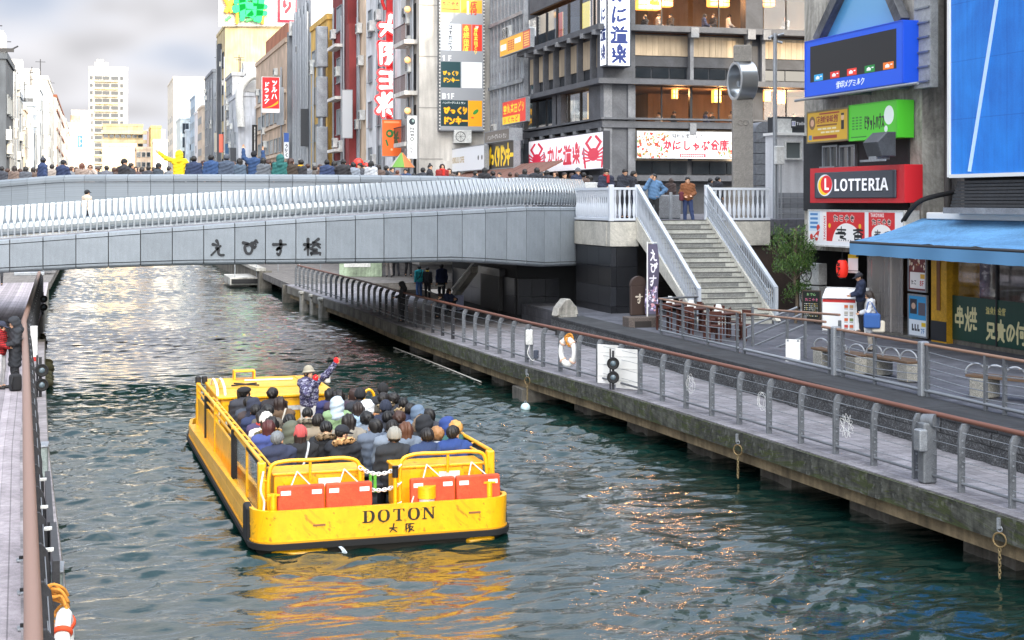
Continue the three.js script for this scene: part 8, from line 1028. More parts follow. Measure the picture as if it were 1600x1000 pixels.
// ---------------------------------------------------------------- the street tree at the stair foot
{
  const p = atY(1243, 505, TERR), t = thing('street_tree', 'small leafy evergreen street tree with a slender pale trunk at the foot of the stair', 'tree', p), k = (p.x * SN - p.z * CS) / FOCAL, r = rng(21), bark = tmat('#6d6152', grainTex, 0.9);
  const Hc = (505 - 400) * k; part('trunk', [tube([V(0, 0, 0), V(0.04, Hc * 0.35, 0.02), V(-0.05, Hc * 0.7, 0), V(0.0, Hc + 0.9, 0)], 0.055, 14, 7)], bark, t);
  const tips = []; for (let i = 0; i < 22; i++) { const a = r() * 6.28, h = 0.55 + r() * 0.45; const b = V(0, Hc * (0.62 + 0.4 * r()), 0), rad = (0.35 + r() * 0.62) * (1 - Math.abs(h - 0.72) * 0.6), e = V(Math.cos(a) * rad, Hc * h + 0.75 * r() + 0.35, Math.sin(a) * rad); tips.push(e, b.clone().lerp(e, 0.62)); }
  for (let i = 0; i < 5; i++) tips.push(V(0.35 - r() * 0.5, 0.75 + r() * 0.55, 0.2 * (r() - 0.5))); tips.push(V(-0.25, 1.0, 0.1), V(-0.3, 0.85, 0));
  part('limbs', tips.slice(0, 44).filter((_, i) => i % 2 === 0).map((e, i) => rod(V(0, Hc * (0.6 + 0.02 * i % 0.4), 0), e, 0.022, 5, 0.007)), bark, t);
  const leaf = (() => { const s = new THREE.Shape(); s.moveTo(0, 0); s.quadraticCurveTo(0.026, 0.04, 0, 0.1); s.quadraticCurveTo(-0.026, 0.04, 0, 0); const g = prep(new THREE.ShapeGeometry(s, 3)); const a = g.attributes.position; for (let i = 0; i < a.count; i++) a.setZ(i, -Math.abs(a.getX(i)) * 0.5 - a.getY(i) * a.getY(i) * 2); g.computeVertexNormals(); return g; })();
  const lm = ['#4a6b2c', '#36561f', '#5f7f36'].map((c) => new THREE.MeshPhysicalMaterial({ color: S(c), roughness: 0.5, transmission: 0.25, thickness: 0, side: THREE.DoubleSide }));
  const sets = [[], [], []], o = new THREE.Object3D();
  for (const e of tips) { const n = 52 + Math.floor(r() * 46); for (let i = 0; i < n; i++) { const d = V(r() - 0.5, r() - 0.5, r() - 0.5).normalize().multiplyScalar(Math.pow(r(), 0.6) * 0.27); o.position.copy(e).add(d); o.rotation.set(r() * 2.4 - 0.6, r() * 6.28, r() * 1.6 - 0.8); o.scale.setScalar(0.75 + r() * 0.7); o.updateMatrix(); sets[Math.floor(r() * 3)].push(o.matrix.clone()); } }
  sets.forEach((ms, i) => { const im = new THREE.InstancedMesh(leaf, lm[i], ms.length); ms.forEach((m, j) => im.setMatrixAt(j, m)); im.name = 'foliage'; im.userData.kind = 'stuff'; t.add(im); });
}
// ---------------------------------------------------------------- terrace fence, ramp rail, benches, tables
{
  const t = thing('terrace_fence', 'steel cable fence with a pale tube along the edge of the upper terrace', 'fence'), x = 16.15, Z = (px) => atX(px, 0, x).z, h = 1.06;
  const thin = [1570, 1540, 1437, 1450, 1367, 1296, 1317, 1163, 1152, 1106, 1067, 1033];
  for (const px of thin) part('post', b0(x - 0.03, x + 0.03, TERR, TERR + h, Z(px) - 0.035, Z(px) + 0.035), M.post, t);
  for (const px of [1306, 1443]) part('thick_post', rb(0.2, h + 0.06, 0.16, 0.03, x, TERR + (h + 0.06) / 2, Z(px)), M.galv, t);
  const za = Z(1030), zb = Z(1156), zc = Z(1285), zd = -12;
  part('handrail', [rod(V(x, TERR + h, za), V(x, TERR + h, zb), 0.032, 8), rod(V(x, TERR + h, zc), V(x, TERR + h, zd), 0.034, 8)], mat('#8a6a56', 0.5), t); part('base_tube', [rod(V(x, TERR + 0.13, za), V(x, TERR + 0.13, zb), 0.03, 8), rod(V(x, TERR + 0.13, Z(1163)), V(x, TERR + 0.13, zd), 0.04, 8)], M.galv, t);
  for (let k = 0; k < 5; k++) { const y = TERR + 0.28 + k * 0.16, bays = [[za, zb], [zc, Z(1443)], [Z(1443), Z(1620)], [Z(1620), zd]]; part('cable', bays.map(([a, b]) => { const s = k % 2 ? 0.07 : 0.04; return tube([V(x, y, a), V(x, y - (b - a) * 0.012 - s * 0.4, mix(a, b, 0.5)), V(x, y, b)], 0.011, 16, 5); }), M.galv, t); }
  part('corner_return', [rod(V(x, TERR + h, za), V(x + 1.5, TERR + h, za - 0.6), 0.032, 8), b0(x + 1.4, x + 1.46, TERR, TERR + h, za - 0.66, za - 0.6)], M.post, t);
  const s = thing('ramp_rail', 'sloping steel rails of the short ramp between the table area and the benches', 'railing');
  for (const [a, b] of [[[1160, 548], [1258, 507]], [[1162, 530], [1252, 491]], [[1165, 562], [1262, 524]], [[1166, 512], [1246, 480]]]) part('rail', rod(atX(a[0], a[1], 17.3), atX(b[0], b[1], 18.3), 0.028, 6), M.galv, s);
  part('upper_rail', [rod(atX(1163, 490, 17.2), atX(1290, 503, 16.6), 0.03, 8), rod(atX(1185, 483, 17.6), atX(1312, 492, 17.3), 0.03, 8)], mat('#8a6a56', 0.5), s); for (const [px, xx] of [[1176, 17.25], [1230, 17.0], [1258, 17.2], [1312, 17.3]]) { const f = atX(px, 500, xx); part('post', b0(f.x - 0.03, f.x + 0.03, TERR, TERR + 1.08, f.z - 0.03, f.z + 0.03), M.post, s); }
  const nb = atX(1239, 550, 16.6), n = thing('white_notice', 'blank white notice panel fixed low on the terrace rails', 'notice', [nb.x, nb.y, nb.z], -0.6); part('panel', rb(0.36, 0.62, 0.02, 0.01), M.white, n); part('clip', [b0(-0.15, -0.1, 0.26, 0.3, -0.05, 0.02), b0(0.1, 0.15, 0.26, 0.3, -0.05, 0.02)], M.steel, n);
  // benches: boards on stone blocks with steel hoops
  const W = tmat('#6f5a45', boardTex, 0.7), st = tmat('#a9a79c', speckTex, 0.85);
  [[1280, 1350, 578, 3, 'wooden bench with steel hoops and stone ends below the takeaway counter'], [1362, 1432, 590, 3, 'wooden bench with steel hoops left of the thick fence post, right one of the pair'], [1518, 1640, 625, 4, 'wooden bench with steel hoops nearest to us at the picture edge']].forEach(([pa, pb, py, n2, label]) => {
    const a = atY(pa, py - 6, TERR), b = atY(pb, py + 8, TERR), L = a.distanceTo(b), m = thing('bench', label, 'bench', a.clone().add(b).multiplyScalar(0.5), Math.atan2(-(b.z - a.z), b.x - a.x), 'benches along the terrace fence');
    for (let i = 0; i < 4; i++) part('seat_board', rb(L, 0.05, 0.11, 0.01, 0, 0.44, -0.18 + i * 0.12), W, m); part('stone_end', rb(0.42, 0.4, 0.48, 0.03, L / 2 - 0.2, 0.21, 0), st, m); part('stone_end', rb(0.42, 0.4, 0.48, 0.03, -L / 2 + 0.3, 0.21, 0), st, m);
    for (let i = 0; i < n2; i++) { const g = new THREE.TorusGeometry(0.2, 0.022, 8, 20, PI); g.rotateY(0.5); part('hoop', g.translate(mix(-L / 2 + 0.1, L / 2 - 0.3, i / (n2 - 1)), 0.47, 0), M.galv, m); }
  });
  // cafe tables behind the fence
  const tw = mat('#432016', 0.55);
  const tables = [[1052, 500, 'wooden cafe table at the left end behind the cable fence'], [1085, 505, 'wooden cafe table with a white menu in the middle behind the fence'], [1128, 508, 'wooden cafe table with a pale menu nearest the ramp rail']];
  tables.forEach(([px, py, label]) => { const p = atX(px, py, 17.3); p.y = TERR; const m = thing('cafe_table', label, 'table', p, 0.2, 'cafe tables on the terrace'); part('top', rb(0.9, 0.05, 0.7, 0.02, 0, 0.74, 0), tw, m); for (const [a, b] of [[-1, -1], [1, -1], [-1, 1], [1, 1]]) part('leg', b0(a * 0.4 - 0.03, a * 0.4 + 0.03, 0, 0.715, b * 0.3 - 0.03, b * 0.3 + 0.03), tw, m); const c = thing('menu_stand', label.replace('wooden cafe table', 'white folded menu standing on the cafe table').replace(/with a .* menu/, ''), 'menu', [p.x - 0.1, TERR + 0.77, p.z], 0.2, 'menus on the cafe tables'); part('card', [extr([[-0.1, 0], [0.1, 0], [0, 0.24]], 0.22).translate(0, 0, -0.11)], M.white, c); });
  tables.forEach(([px, py], i) => [[-0.5, 0.5], [0.45, 0.55], [0.62, -0.4]].forEach(([dx, dz], j) => { const p = atX(px, py, 17.3), m = thing('cafe_chair', ['reddish wooden chair in front of', 'reddish wooden chair right of', 'reddish wooden chair behind'][j] + [' the left cafe table', ' the middle cafe table', ' the cafe table next to the ramp'][i], 'chair', [p.x + dx, TERR, p.z + dz], j * 2.1, 'cafe chairs on the terrace'), cm = mat('#4a2418', 0.55); part('seat', rb(0.4, 0.05, 0.4, 0.015, 0, 0.44, 0), cm, m); part('backrest', [b0(-0.18, 0.18, 0.68, 0.86, 0.16, 0.19), b0(-0.19, -0.15, 0.46, 0.86, 0.155, 0.192), b0(0.15, 0.19, 0.46, 0.86, 0.155, 0.192)], cm, m); for (const [a, b] of [[-1, -1], [1, -1], [-1, 1], [1, 1]]) part('leg', b0(a * 0.17 - 0.02, a * 0.17 + 0.02, 0, 0.415, b * 0.17 - 0.02, b * 0.17 + 0.02), cm, m); }));
  // banner flag, stone plinth, carved sign
  const fp = atX(1018, 525, 16.9); fp.y = TERR; const f = thing('banner_flag', 'tall narrow grey purple shop banner with white brush strokes on a pole by the stair', 'banner', fp, 0.25); const k = (fp.x * SN - fp.z * CS) / FOCAL, H2 = (525 - 392) * k; part('pole', [cy(0.02, 0.025, H2, -0.16, H2 / 2, 0, 8), rod(V(-0.18, H2 - 0.03, 0), V(0.2, H2 - 0.03, 0), 0.014, 6)], M.white, f);
  const fg = new THREE.PlaneGeometry(0.4, H2 * 0.82, 4, 20), fa = fg.attributes.position; for (let i = 0; i < fa.count; i++) { const y = fa.getY(i) / H2; fa.setZ(i, 0.05 * Math.sin(y * 9) + 0.03 * Math.sin(fa.getX(i) * 9)); fa.setX(i, fa.getX(i) * (1.05 - y * 0.5) - 0.1 * Math.max(0, -y)); } fg.computeVertexNormals(); part('cloth', fg.translate(0.05, H2 * 0.56, 0), new THREE.MeshStandardMaterial({ map: canvasTex(128, 512, (x, w, h) => { x.fillStyle = '#5a566b'; x.fillRect(0, 0, w, h); writeJP(x, 'えびす', 18, 30, 92, '#eceaf2', { vertical: true, lw: 0.13 }); const r = rng(4); for (let i = 0; i < 60; i++) { x.fillStyle = ['#8c7fa6', '#c48f98', '#44405a', '#d7cfe0'][Math.floor(r() * 4)]; x.beginPath(); x.ellipse(r() * w, h * 0.62 + r() * h * 0.36, 4 + r() * 14, 3 + r() * 9, r() * 3, 0, 7); x.fill(); } }), roughness: 0.9, side: THREE.DoubleSide }), f);
  const pl = atX(1003, 512, 16.6), pb = thing('stone_plinth', 'low brown stone plinth under the carved wooden signboard', 'plinth', [pl.x, TERR - 0.1, pl.z]); part('plinth', rb(1.1, 0.46, 0.6, 0.03, 0, 0.2, 0), tmat('#6a6059', speckTex, 0.7), pb); part('plaque', b0(-0.35, 0.2, 0.08, 0.3, 0.303, 0.312), mat('#2c2826', 0.5), pb);
  const cs = thing('carved_signboard', 'dark carved wooden signboard with an arched top beside the banner', 'signboard', [pl.x - 0.05, TERR + 0.34, pl.z - 0.2], 0.2); part('board', rb(0.6, 0.95, 0.12, 0.04, 0, 0.48, 0), mat('#3b2d27', 0.6), cs); const ar = new THREE.CylinderGeometry(0.3, 0.3, 0.12, 20, 1, false, -PI / 2, PI); ar.rotateX(-PI / 2); part('arched_top', ar.translate(0, 0.95, 0), mat('#3b2d27', 0.6), cs); part('brush_mark', glyphGeo('す', 0.34, 0.12, 0.015).translate(0, 0.55, 0.062), mat('#c9bfae', 0.8), cs);
  const sr = atX(883, 495, 15.45), ss = thing('stone_lantern_cap', 'small pale carved stone standing on the retaining wall', 'stone', [sr.x, TERR + 0.02, sr.z], 0.3); part('cap', extr([[-0.42, 0], [0.42, 0], [0.36, 0.22], [0.08, 0.5], [-0.08, 0.5], [-0.36, 0.22]], 0.3, 0.03).translate(0, 0.08, -0.15), M.concrete, ss); part('foot', rb(0.7, 0.1, 0.42, 0.02, 0, 0.02, 0), M.concrete, ss);
}
// ---------------------------------------------------------------- takeaway front
{
  const X = FX, at = (px, py, x = X - 0.4) => { const p = atX(px, py, x); p.y = TERR; return p; };
  let p = at(1271, 488, X + 0.1); const ac = thing('outdoor_units', 'two stacked white outdoor cooling units by the takeaway', 'cooling unit', p, -PI / 2 + 0.2); acUnit(ac, 0, 1.55, 0, 0, 1.15); acUnit(ac, 0, 0.78, 0, 0, 1.2); part('stand', [rb(0.95, 0.44, 0.36, 0.02, 0, 0.22, 0)], M.offwhite, ac);
  p = at(1268, 500, X - 0.7); const cb = thing('chalkboard', 'black chalkboard menu easel with pink and white handwriting', 'chalkboard', p, -0.5); const cbm = part('board', rb(0.62, 0.95, 0.05, 0.015, 0, 0.62, 0), mat('#4a3c30', 0.6), cb); part('writing_face', new THREE.PlaneGeometry(0.55, 0.88).translate(0, 0.62, 0.027), panelMat(192, 300, (x, w, h) => { x.fillStyle = '#1d2320'; x.fillRect(0, 0, w, h); const r = rng(9); writeJP(x, 'おでん', 40, 14, 36, '#9bd08a', { lw: 0.09 }); writeJP(x, 'たこやき', 22, 70, 38, '#e27a9c', { lw: 0.1 }); for (let j = 0; j < 7; j++) for (let i = 0; i < 9; i++) { x.fillStyle = ['#dfe3da', '#e9d27c', '#dfe3da'][Math.floor(r() * 3)]; x.fillRect(16 + i * 18, 134 + j * 22, 6 + r() * 9, 3 + r() * 6); } }, 0, 0.9), cb); cb.rotation.y = -0.75; part('leg', [rod(V(-0.26, 0, 0.05), V(-0.26, 0.3, 0), 0.02, 6), rod(V(0.26, 0, 0.05), V(0.26, 0.3, 0), 0.02, 6), rod(V(0, 0, -0.4), V(0, 0.9, -0.03), 0.02, 6)], mat('#4a3c30', 0.6), cb);
  p = at(1318, 522, X - 1.0); const dc = thing('display_counter', 'white takeaway display counter with a red topped sloping menu face', 'counter', p, -0.75);
  part('cabinet', extr([[0, 0], [0.9, 0], [0.9, 1.0], [0.55, 1.3], [0, 0.95]].map(([a, b]) => [-a, b]).reverse(), 1.3, 0.01).rotateY(-PI / 2).translate(0.65, 0, 0), M.offwhite, dc); part('menu_face', rb(1.28, 0.95, 0.02, 0.008, 0, 0.5, 0.02), panelMat(320, 240, (x, w, h) => { x.fillStyle = '#f0f1f0'; x.fillRect(0, 0, w, h); x.fillStyle = '#c8302c'; x.fillRect(0, 0, w, h * 0.12); const r = rng(12); for (let j = 0; j < 4; j++) for (let i = 0; i < 6; i++) { x.fillStyle = ['#c9a06a', '#d86a3a', '#7d8f5a', '#b9b3a6', '#c8463a'][Math.floor(r() * 5)]; x.fillRect(10 + i * 52, 46 + j * 48, 36, 22); x.fillStyle = '#6a6a6a'; x.fillRect(10 + i * 52, 72 + j * 48, 34, 5); } x.fillStyle = '#c8302c'; x.fillRect(w * 0.72, h * 0.3, w * 0.22, h * 0.26); }), dc); part('sloping_menu', (() => { const g = rb(1.28, 0.5, 0.02, 0.008); g.rotateX(-1.0); return g.translate(0, 1.14, -0.12); })(), panelMat(256, 96, (x, w, h) => { x.fillStyle = '#ebeceb'; x.fillRect(0, 0, w, h); x.fillStyle = '#c8302c'; x.fillRect(0, 0, w, 22); x.fillStyle = '#8d98a6'; for (let i = 0; i < 8; i++) x.fillRect(8 + i * 31, 34, 22, 40); }), dc);
  p = at(1350, 528, X - 0.55); const aw = thing('a_frame_sign', 'leaning white A frame sign beside the takeaway counter', 'A frame sign', p, -0.6); part('leaf', [bar(V(0, 0, 0.28), V(0, 1.15, 0), 0.5, 0.03), bar(V(0, 0, -0.28), V(0, 1.12, -0.03), 0.5, 0.03)], M.white, aw); part('face_print', b0(-0.2, 0.2, 0.3, 1.0, -0.004, 0.004).rotateX(-0.24).translate(0, 0.0, 0.258), mat('#5b6068', 0.7), aw);
  const lp = atX(1316, 420, X - 0.5), rl = thing('red_lantern', 'red paper lantern with black characters hanging at the takeaway', 'lantern', lp); { const prof = []; for (let i = 0; i <= 16; i++) { const a = i / 16; prof.push(new THREE.Vector2(0.1 + 0.085 * Math.pow(Math.sin(a * PI), 0.6) + (i % 2 ? 0.006 : 0), -0.27 + a * 0.54)); } part('shade', new THREE.LatheGeometry(prof, 18), new THREE.MeshStandardMaterial({ color: S('#d7281c'), roughness: 0.6, emissive: S('#e0301c'), emissiveIntensity: 0.35 }), rl); part('rim', [cy(0.1, 0.1, 0.05, 0, 0.28, 0, 16), cy(0.1, 0.1, 0.05, 0, -0.28, 0, 16), rod(V(0, 0.3, 0), V(0, 0.6, 0), 0.01, 5)], M.black, rl); part('character', ['お', 'で', 'ん'].map((c, i) => glyphGeo(c, 0.15, 0.16, 0.01).translate(0, 0.15 - i * 0.15, 0.19)), M.black, rl).rotation.y = -1.15; }
  const ys = atX(1333, 410, X - 0.1), yb = thing('yellow_poster', 'small yellow and black poster hung beside the red lantern', 'poster', ys, -PI / 2 + 0.5); part('sheet', rb(0.36, 0.5, 0.02, 0.005), panelMat(64, 90, (x, w, h) => { x.fillStyle = '#e6c52a'; x.fillRect(0, 0, w, h); x.fillStyle = '#22211d'; x.beginPath(); x.moveTo(6, 74); x.lineTo(28, 30); x.lineTo(40, 66); x.lineTo(56, 44); x.lineTo(58, 80); x.fill(); x.fillStyle = '#fff'; x.fillRect(0, 78, w, 12); }), yb); part('rail', b0(-0.22, 0.22, -0.33, -0.27, -0.03, 0.06), M.white, yb);
  const vc = thing('vinyl_curtain', 'clear hanging vinyl curtain closing the takeaway front', 'curtain'); const c0 = atX(1352, 0, X - 0.15).z, c1 = atX(1414, 0, X - 0.15).z, cg = new THREE.PlaneGeometry(c1 - c0, 2.75, 40, 2), ca = cg.attributes.position; for (let i = 0; i < ca.count; i++) ca.setZ(i, 0.06 * Math.sin(ca.getX(i) * 7) + 0.03 * Math.sin(ca.getX(i) * 19)); cg.computeVertexNormals(); cg.rotateY(-PI / 2); part('sheet', cg.translate(X - 0.15, TERR + 1.45, (c0 + c1) / 2), new THREE.MeshPhysicalMaterial({ color: S('#d5cfca'), transmission: 0.75, thickness: 0, roughness: 0.12, side: THREE.DoubleSide }), vc); part('curtain_rail', rod(V(X - 0.15, TERR + 2.85, c0 - 0.8), V(X - 0.15, TERR + 2.85, c1), 0.03, 6), M.postDark, vc); part('pole', rod(V(X - 0.1, TERR, mix(c0, c1, 0.62)), V(X - 0.1, TERR + 2.8, mix(c0, c1, 0.62)), 0.03, 8), M.white, vc);
  const pb = boardX(X - 0.12, 1419, 1448, 400, 456), pc = boardX(X - 0.12, 1419, 1449, 460, 527); sign('octopus_poster', 'maroon shop poster showing food over a white card with a price', pb, (x, w, h) => { x.fillStyle = '#6d1f22'; x.fillRect(0, 0, w, h); const r = rng(6); for (let i = 0; i < 24; i++) { x.fillStyle = ['#d8c2a8', '#a1502c', '#e9dccb', '#7a3a24'][Math.floor(r() * 4)]; x.beginPath(); x.ellipse(r() * w, r() * h * 0.34, 8 + r() * 14, 6 + r() * 9, r() * 3, 0, 7); x.fill(); } x.fillStyle = '#ece6e2'; x.fillRect(w * 0.06, h * 0.45, w * 0.9, h * 0.5); writeJP(x, 'たこ', w * 0.12, h * 0.68, h * 0.16, '#3a1d1a', { lw: 0.13 }); x.fillStyle = '#e0a81e'; x.fillRect(w * 0.68, h * 0.5, w * 0.26, h * 0.14); x.fillStyle = '#c2282a'; x.font = 'bold ' + h * 0.22 + 'px sans-serif'; x.fillText('8F', w * 0.64, h * 0.86); }, { res: 256, d: 0.05 });
  sign('blue_poster', 'blue shop poster with dark dish pictures and a floor number under the maroon one', pc, (x, w, h) => { x.fillStyle = '#2f93c9'; x.fillRect(0, 0, w, h); x.fillStyle = '#2b2a33'; x.fillRect(w * 0.06, h * 0.08, w * 0.4, h * 0.38); x.fillStyle = '#5a5560'; x.fillRect(w * 0.54, h * 0.16, w * 0.4, h * 0.32); x.fillStyle = '#c8a58e'; x.beginPath(); x.ellipse(w * 0.26, h * 0.26, w * 0.12, h * 0.08, 0, 0, 7); x.fill(); x.fillStyle = '#e6edf2'; x.fillRect(0, h * 0.6, w, h * 0.4); x.strokeStyle = '#2d3038'; x.lineWidth = w * 0.07; for (const q of [0.2, 0.36, 0.52]) { x.beginPath(); x.moveTo(w * q, h * 0.72); x.lineTo(w * q, h * 0.86); x.lineTo(w * (q + 0.1), h * 0.86); x.stroke(); } x.fillStyle = '#e9c41f'; x.fillRect(w * 0.72, h * 0.66, w * 0.24, h * 0.1); x.fillStyle = '#2f78b9'; x.font = 'bold ' + h * 0.17 + 'px sans-serif'; x.fillText('7F', w * 0.68, h * 0.94); }, { res: 256, d: 0.05 });
  standAt(1345, 434, 520, TERR, { label: 'takeaway keeper in a navy top and cap standing behind the display counter', pose: 'standDown', ry: -1.9, top: '#1f2a44', legs: '#22242c', hair: 'short', hat: 'cap', hatc: '#2b2d36' });
  standAt(1360, 462, 549, TERR, { label: 'long haired person in a pale grey coat with a large blue tote at the counter', pose: 'standDown', cut: 'long', ry: -2.1, top: '#c3c5c8', legs: '#8f8a82', hair: 'long', hc: '#2c211b', extras: (t) => { part('tote_bag', rb(0.2, 0.42, 0.46, 0.06, 0.32, 0.88, -0.05), cloth('#2f5a9a'), t); part('white_bag', rb(0.14, 0.34, 0.36, 0.06, 0.26, 0.72, -0.22), cloth('#d6cfbd'), t); part('bag_strap', tube([V(0.3, 1.08, 0.12), V(0.26, 1.42, 0.02), V(0.3, 1.08, -0.2)], 0.014, 12, 5), cloth('#2f5a9a'), t); } });
  standAt(1200, 447, 500, TERR, { label: 'person in a cream white coat with bag strap at the stair foot', pose: 'stand', cut: 'long', ry: -2.6, top: '#d9d3c8', legs: '#2b2c33', hair: 'bob', hc: '#17120f', strap: '#26262a' });
}
// ---------------------------------------------------------------- on the promenades
{
  const G = 'people on the right promenade';
  standAt(629, 446, 503, PROM, { label: 'person in a long black hooded puffer coat leaning on the quay railing', pose: 'standDown', cut: 'long', ry: -1.9, top: '#17181b', legs: '#141518', hair: 'none', hat: 'hood' });
  standAt(655, 419, 466, PROM, { label: 'person in a bright teal jacket and jeans under the bridge', pose: 'stand', ry: -2.9, top: '#1f9aa3', legs: '#3f5f92', strap: '#20242c', hair: 'short' });
  standAt(668, 421, 466, PROM, { label: 'person in black with a yellow scarf beside the teal jacket', pose: 'stand', ry: 2.6, top: '#24252a', legs: '#1a1b1f', scarf: '#d8b21c', hair: 'short' });
  standAt(690, 417, 470, PROM, { label: 'person in a navy coat with back turned near the white stair rail', pose: 'stand', ry: PI, top: '#1f2b4d', legs: '#20242e', hair: 'short' });
  standAt(608, 388, 433, PROM, { label: 'distant walker with grey trousers, leftmost of three seen under the bridge', pose: 'stroll', ry: PI, top: '#6b6660', legs: '#6f6a66', hair: 'short' }); standAt(619, 388, 431, PROM, { label: 'distant walker in dark clothes, middle of three under the bridge', pose: 'stroll', ry: PI, top: '#2c2f36', legs: '#2a2b31', hair: 'short' }); standAt(638, 386, 432, PROM, { label: 'distant walker with black trousers, right of three under the bridge', pose: 'stroll', ry: 0, top: '#3a3b40', legs: '#1b1c20', hair: 'long' });
  const sq = (px, py, ry, o) => { const p = atY(px, py, PROM); person({ pose: 'squat', pos: [p.x, PROM, p.z], ry, ...o }); };
  sq(697, 487, 0.6, { label: 'person in dark blue crouching by the white stair rail', top: '#202c4c', hair: 'bob', hc: '#33201a' }); sq(694, 497, -1.4, { label: 'person in grey sitting low on the promenade paving', top: '#4a505a', hair: 'short', hc: '#2b1c16' });
  const sc = atY(716, 486, PROM), su = thing('suitcase', 'upright lilac grey suitcase beside the crouching people', 'suitcase', sc, 0.3); part('shell', rb(0.44, 0.62, 0.26, 0.05, 0, 0.36, 0), mat('#9aa0bd', 0.4), su); for (const q of [-0.15, 0.15]) part('wheel', rod(V(q - 0.02, 0.04, 0), V(q + 0.02, 0.04, 0), 0.04, 10), M.black, su); part('handle', [rod(V(-0.1, 0.66, 0), V(-0.1, 0.86, 0), 0.01, 5), rod(V(0.1, 0.66, 0), V(0.1, 0.86, 0), 0.01, 5), rod(V(-0.1, 0.86, 0), V(0.1, 0.86, 0), 0.014, 5)], M.steel, su);
  const far = thing('far_stair', 'pale stair stringer with handrail rising from the promenade beyond the abutment', 'stair'); part('stringer', bar(atX(702, 474, 14.9), atX(741, 421, 15.1), 0.3, 0.25), M.concrete, far); part('handrail', [rod(atX(706, 452, 14.6), atX(740, 410, 14.8), 0.04, 6), rod(atX(674, 447, 13.6), atX(692, 446, 14.2), 0.03, 6), rod(atX(670, 455, 13.4), atX(687, 463, 14.2), 0.03, 6)], M.white, far);
  const gate = atY(560, 440, PROM), gs = thing('green_kiosk', 'pale green kiosk wall with cream panel on the far promenade', 'kiosk', [gate.x + 1.2, PROM, gate.z - 6], -0.2); part('wall', rb(2.6, 3.0, 1.6, 0.03, 0, 1.5, 0), tmat('#8fa08c', stainTex, 0.8), gs); part('panel', b0(-1.0, 0.6, 0.6, 1.9, 0.81, 0.83), M.offwhite, gs);
  // pontoon at the far right bank
  const pa = atY(392, 440, 0.4), po = thing('pontoon', 'low concrete landing stage with thin white rail beyond the quay end', 'pontoon', pa); part('slab', rb(7, 0.5, 5, 0.05, 2.2, 0.0, -3), M.concrete, po); for (let i = 0; i < 5; i++) part('post', b0(-1.0 + i * 1.4, -0.95 + i * 1.4, 0.25, 1.15, -0.6, -0.55), M.galv, po); part('rail', rod(V(-1, 1.12, -0.57), V(4.7, 1.12, -0.57), 0.03, 6), M.offwhite, po); part('fender_strip', b0(-1.2, 5.6, -0.15, 0.15, -0.49, -0.4), M.rubber, po);
  const fq = thing('far_quay_wall', 'dark stone quay wall running on beyond the right promenade', 'quay wall'); for (let i = 0; i < 14; i++) part('wall_block', b0(10.2, 11.0, -1.2, 1.1, -96 - i * 9, -96 - i * 9 - 8.9), M.concreteDark, fq); for (let i = 0; i < 14; i++) part('kerb', b0(10.0, 10.6, 1.11, 1.3, -96 - i * 9, -96 - i * 9 - 8.85), M.concrete, fq);
  // things on the right railing
  const R = (px, dx = 0.34) => { let lo = -80, hi = -12; for (let i = 0; i < 40; i++) { const z = (lo + hi) / 2, p = V(rightEdge(z) + dx, PROM, z), q = 800 + FOCAL * (p.x * CS + p.z * SN) / (p.x * SN - p.z * CS); q < px ? (lo = z) : (hi = z); } const z = (lo + hi) / 2; return V(rightEdge(z) + dx, PROM, z); };
  const buoy = (name, p, label, ry, bc = '#e0b7a0') => { const t = thing(name, label, 'life ring', p, ry), g = new THREE.TorusGeometry(0.27, 0.075, 12, 32), N = 32; g.scale(0.86, 1.2, 1); part('ring', g, M.white, t); for (let i = 0; i < 4; i++) { const a = i * PI / 2 + PI / 4, b = new THREE.TorusGeometry(0.08, 0.02, 8, 14); b.scale(1, 1, 1.5); b.rotateX(PI / 2); b.rotateZ(a); part('band', b.translate(Math.cos(a) * 0.232, Math.sin(a) * 0.324, 0), mat(bc, 0.8), t); } return t; };
  let p = R(887, 0.2); buoy('life_ring', V(p.x, PROM + 0.62, p.z), 'white life ring hung on the right quay railing under a bundle of orange rope', -1.0);
  const coil = (at, label, s) => { const t = thing('rope_coil', label, 'rope', at), r = rng(3); for (let i = 0; i < 5; i++) { const pts = []; for (let k = 0; k <= 26; k++) { const a = k / 26 * 12.5; pts.push(V(Math.cos(a) * s * (0.5 + 0.12 * r()), -k / 26 * s * 0.6 * r() + Math.sin(a) * s * 0.55 - s * 0.3 * i * 0.4, Math.sin(a + i) * s * 0.35 + 0.02 * i)); } part('loop', tube(pts, 0.011 + s * 0.02, 90, 5), M.orangeRope, t); } return t; };
  coil(V(p.x + 0.02, PROM + 1.02, p.z + 0.02), 'small bundle of orange rope above the life ring on the right quay', 0.18);
  p = R(958, 0.1); const sig = (pos, label, ry) => { const t = thing('mooring_light', label, 'signal light', pos, ry); part('post', [b0(-0.03, 0.03, 0, 0.95, -0.03, 0.03), b0(-0.09, -0.05, 0, 1.0, -0.02, 0.02)], M.postDark, t); for (const y of [0.32, 0.66]) { const g = new THREE.CylinderGeometry(0.14, 0.14, 0.16, 20); g.rotateX(PI / 2); const h = part('lamp_head', g.translate(0, y, 0.14), M.black, t); const q = new THREE.TorusGeometry(0.13, 0.022, 8, 24); part('hood_ring', q.translate(0, y, 0.22), M.rubber, h); part('lens', new THREE.SphereGeometry(0.09, 14, 8, 0, 7, 0, 1.2).rotateX(PI / 2).translate(0, y, 0.16), mat('#5b6a72', 0.15), h); } return t; };
  sig(V(p.x, PROM + 0.0, p.z), 'pair of round black signal lights on the outside of the right railing', -0.35);
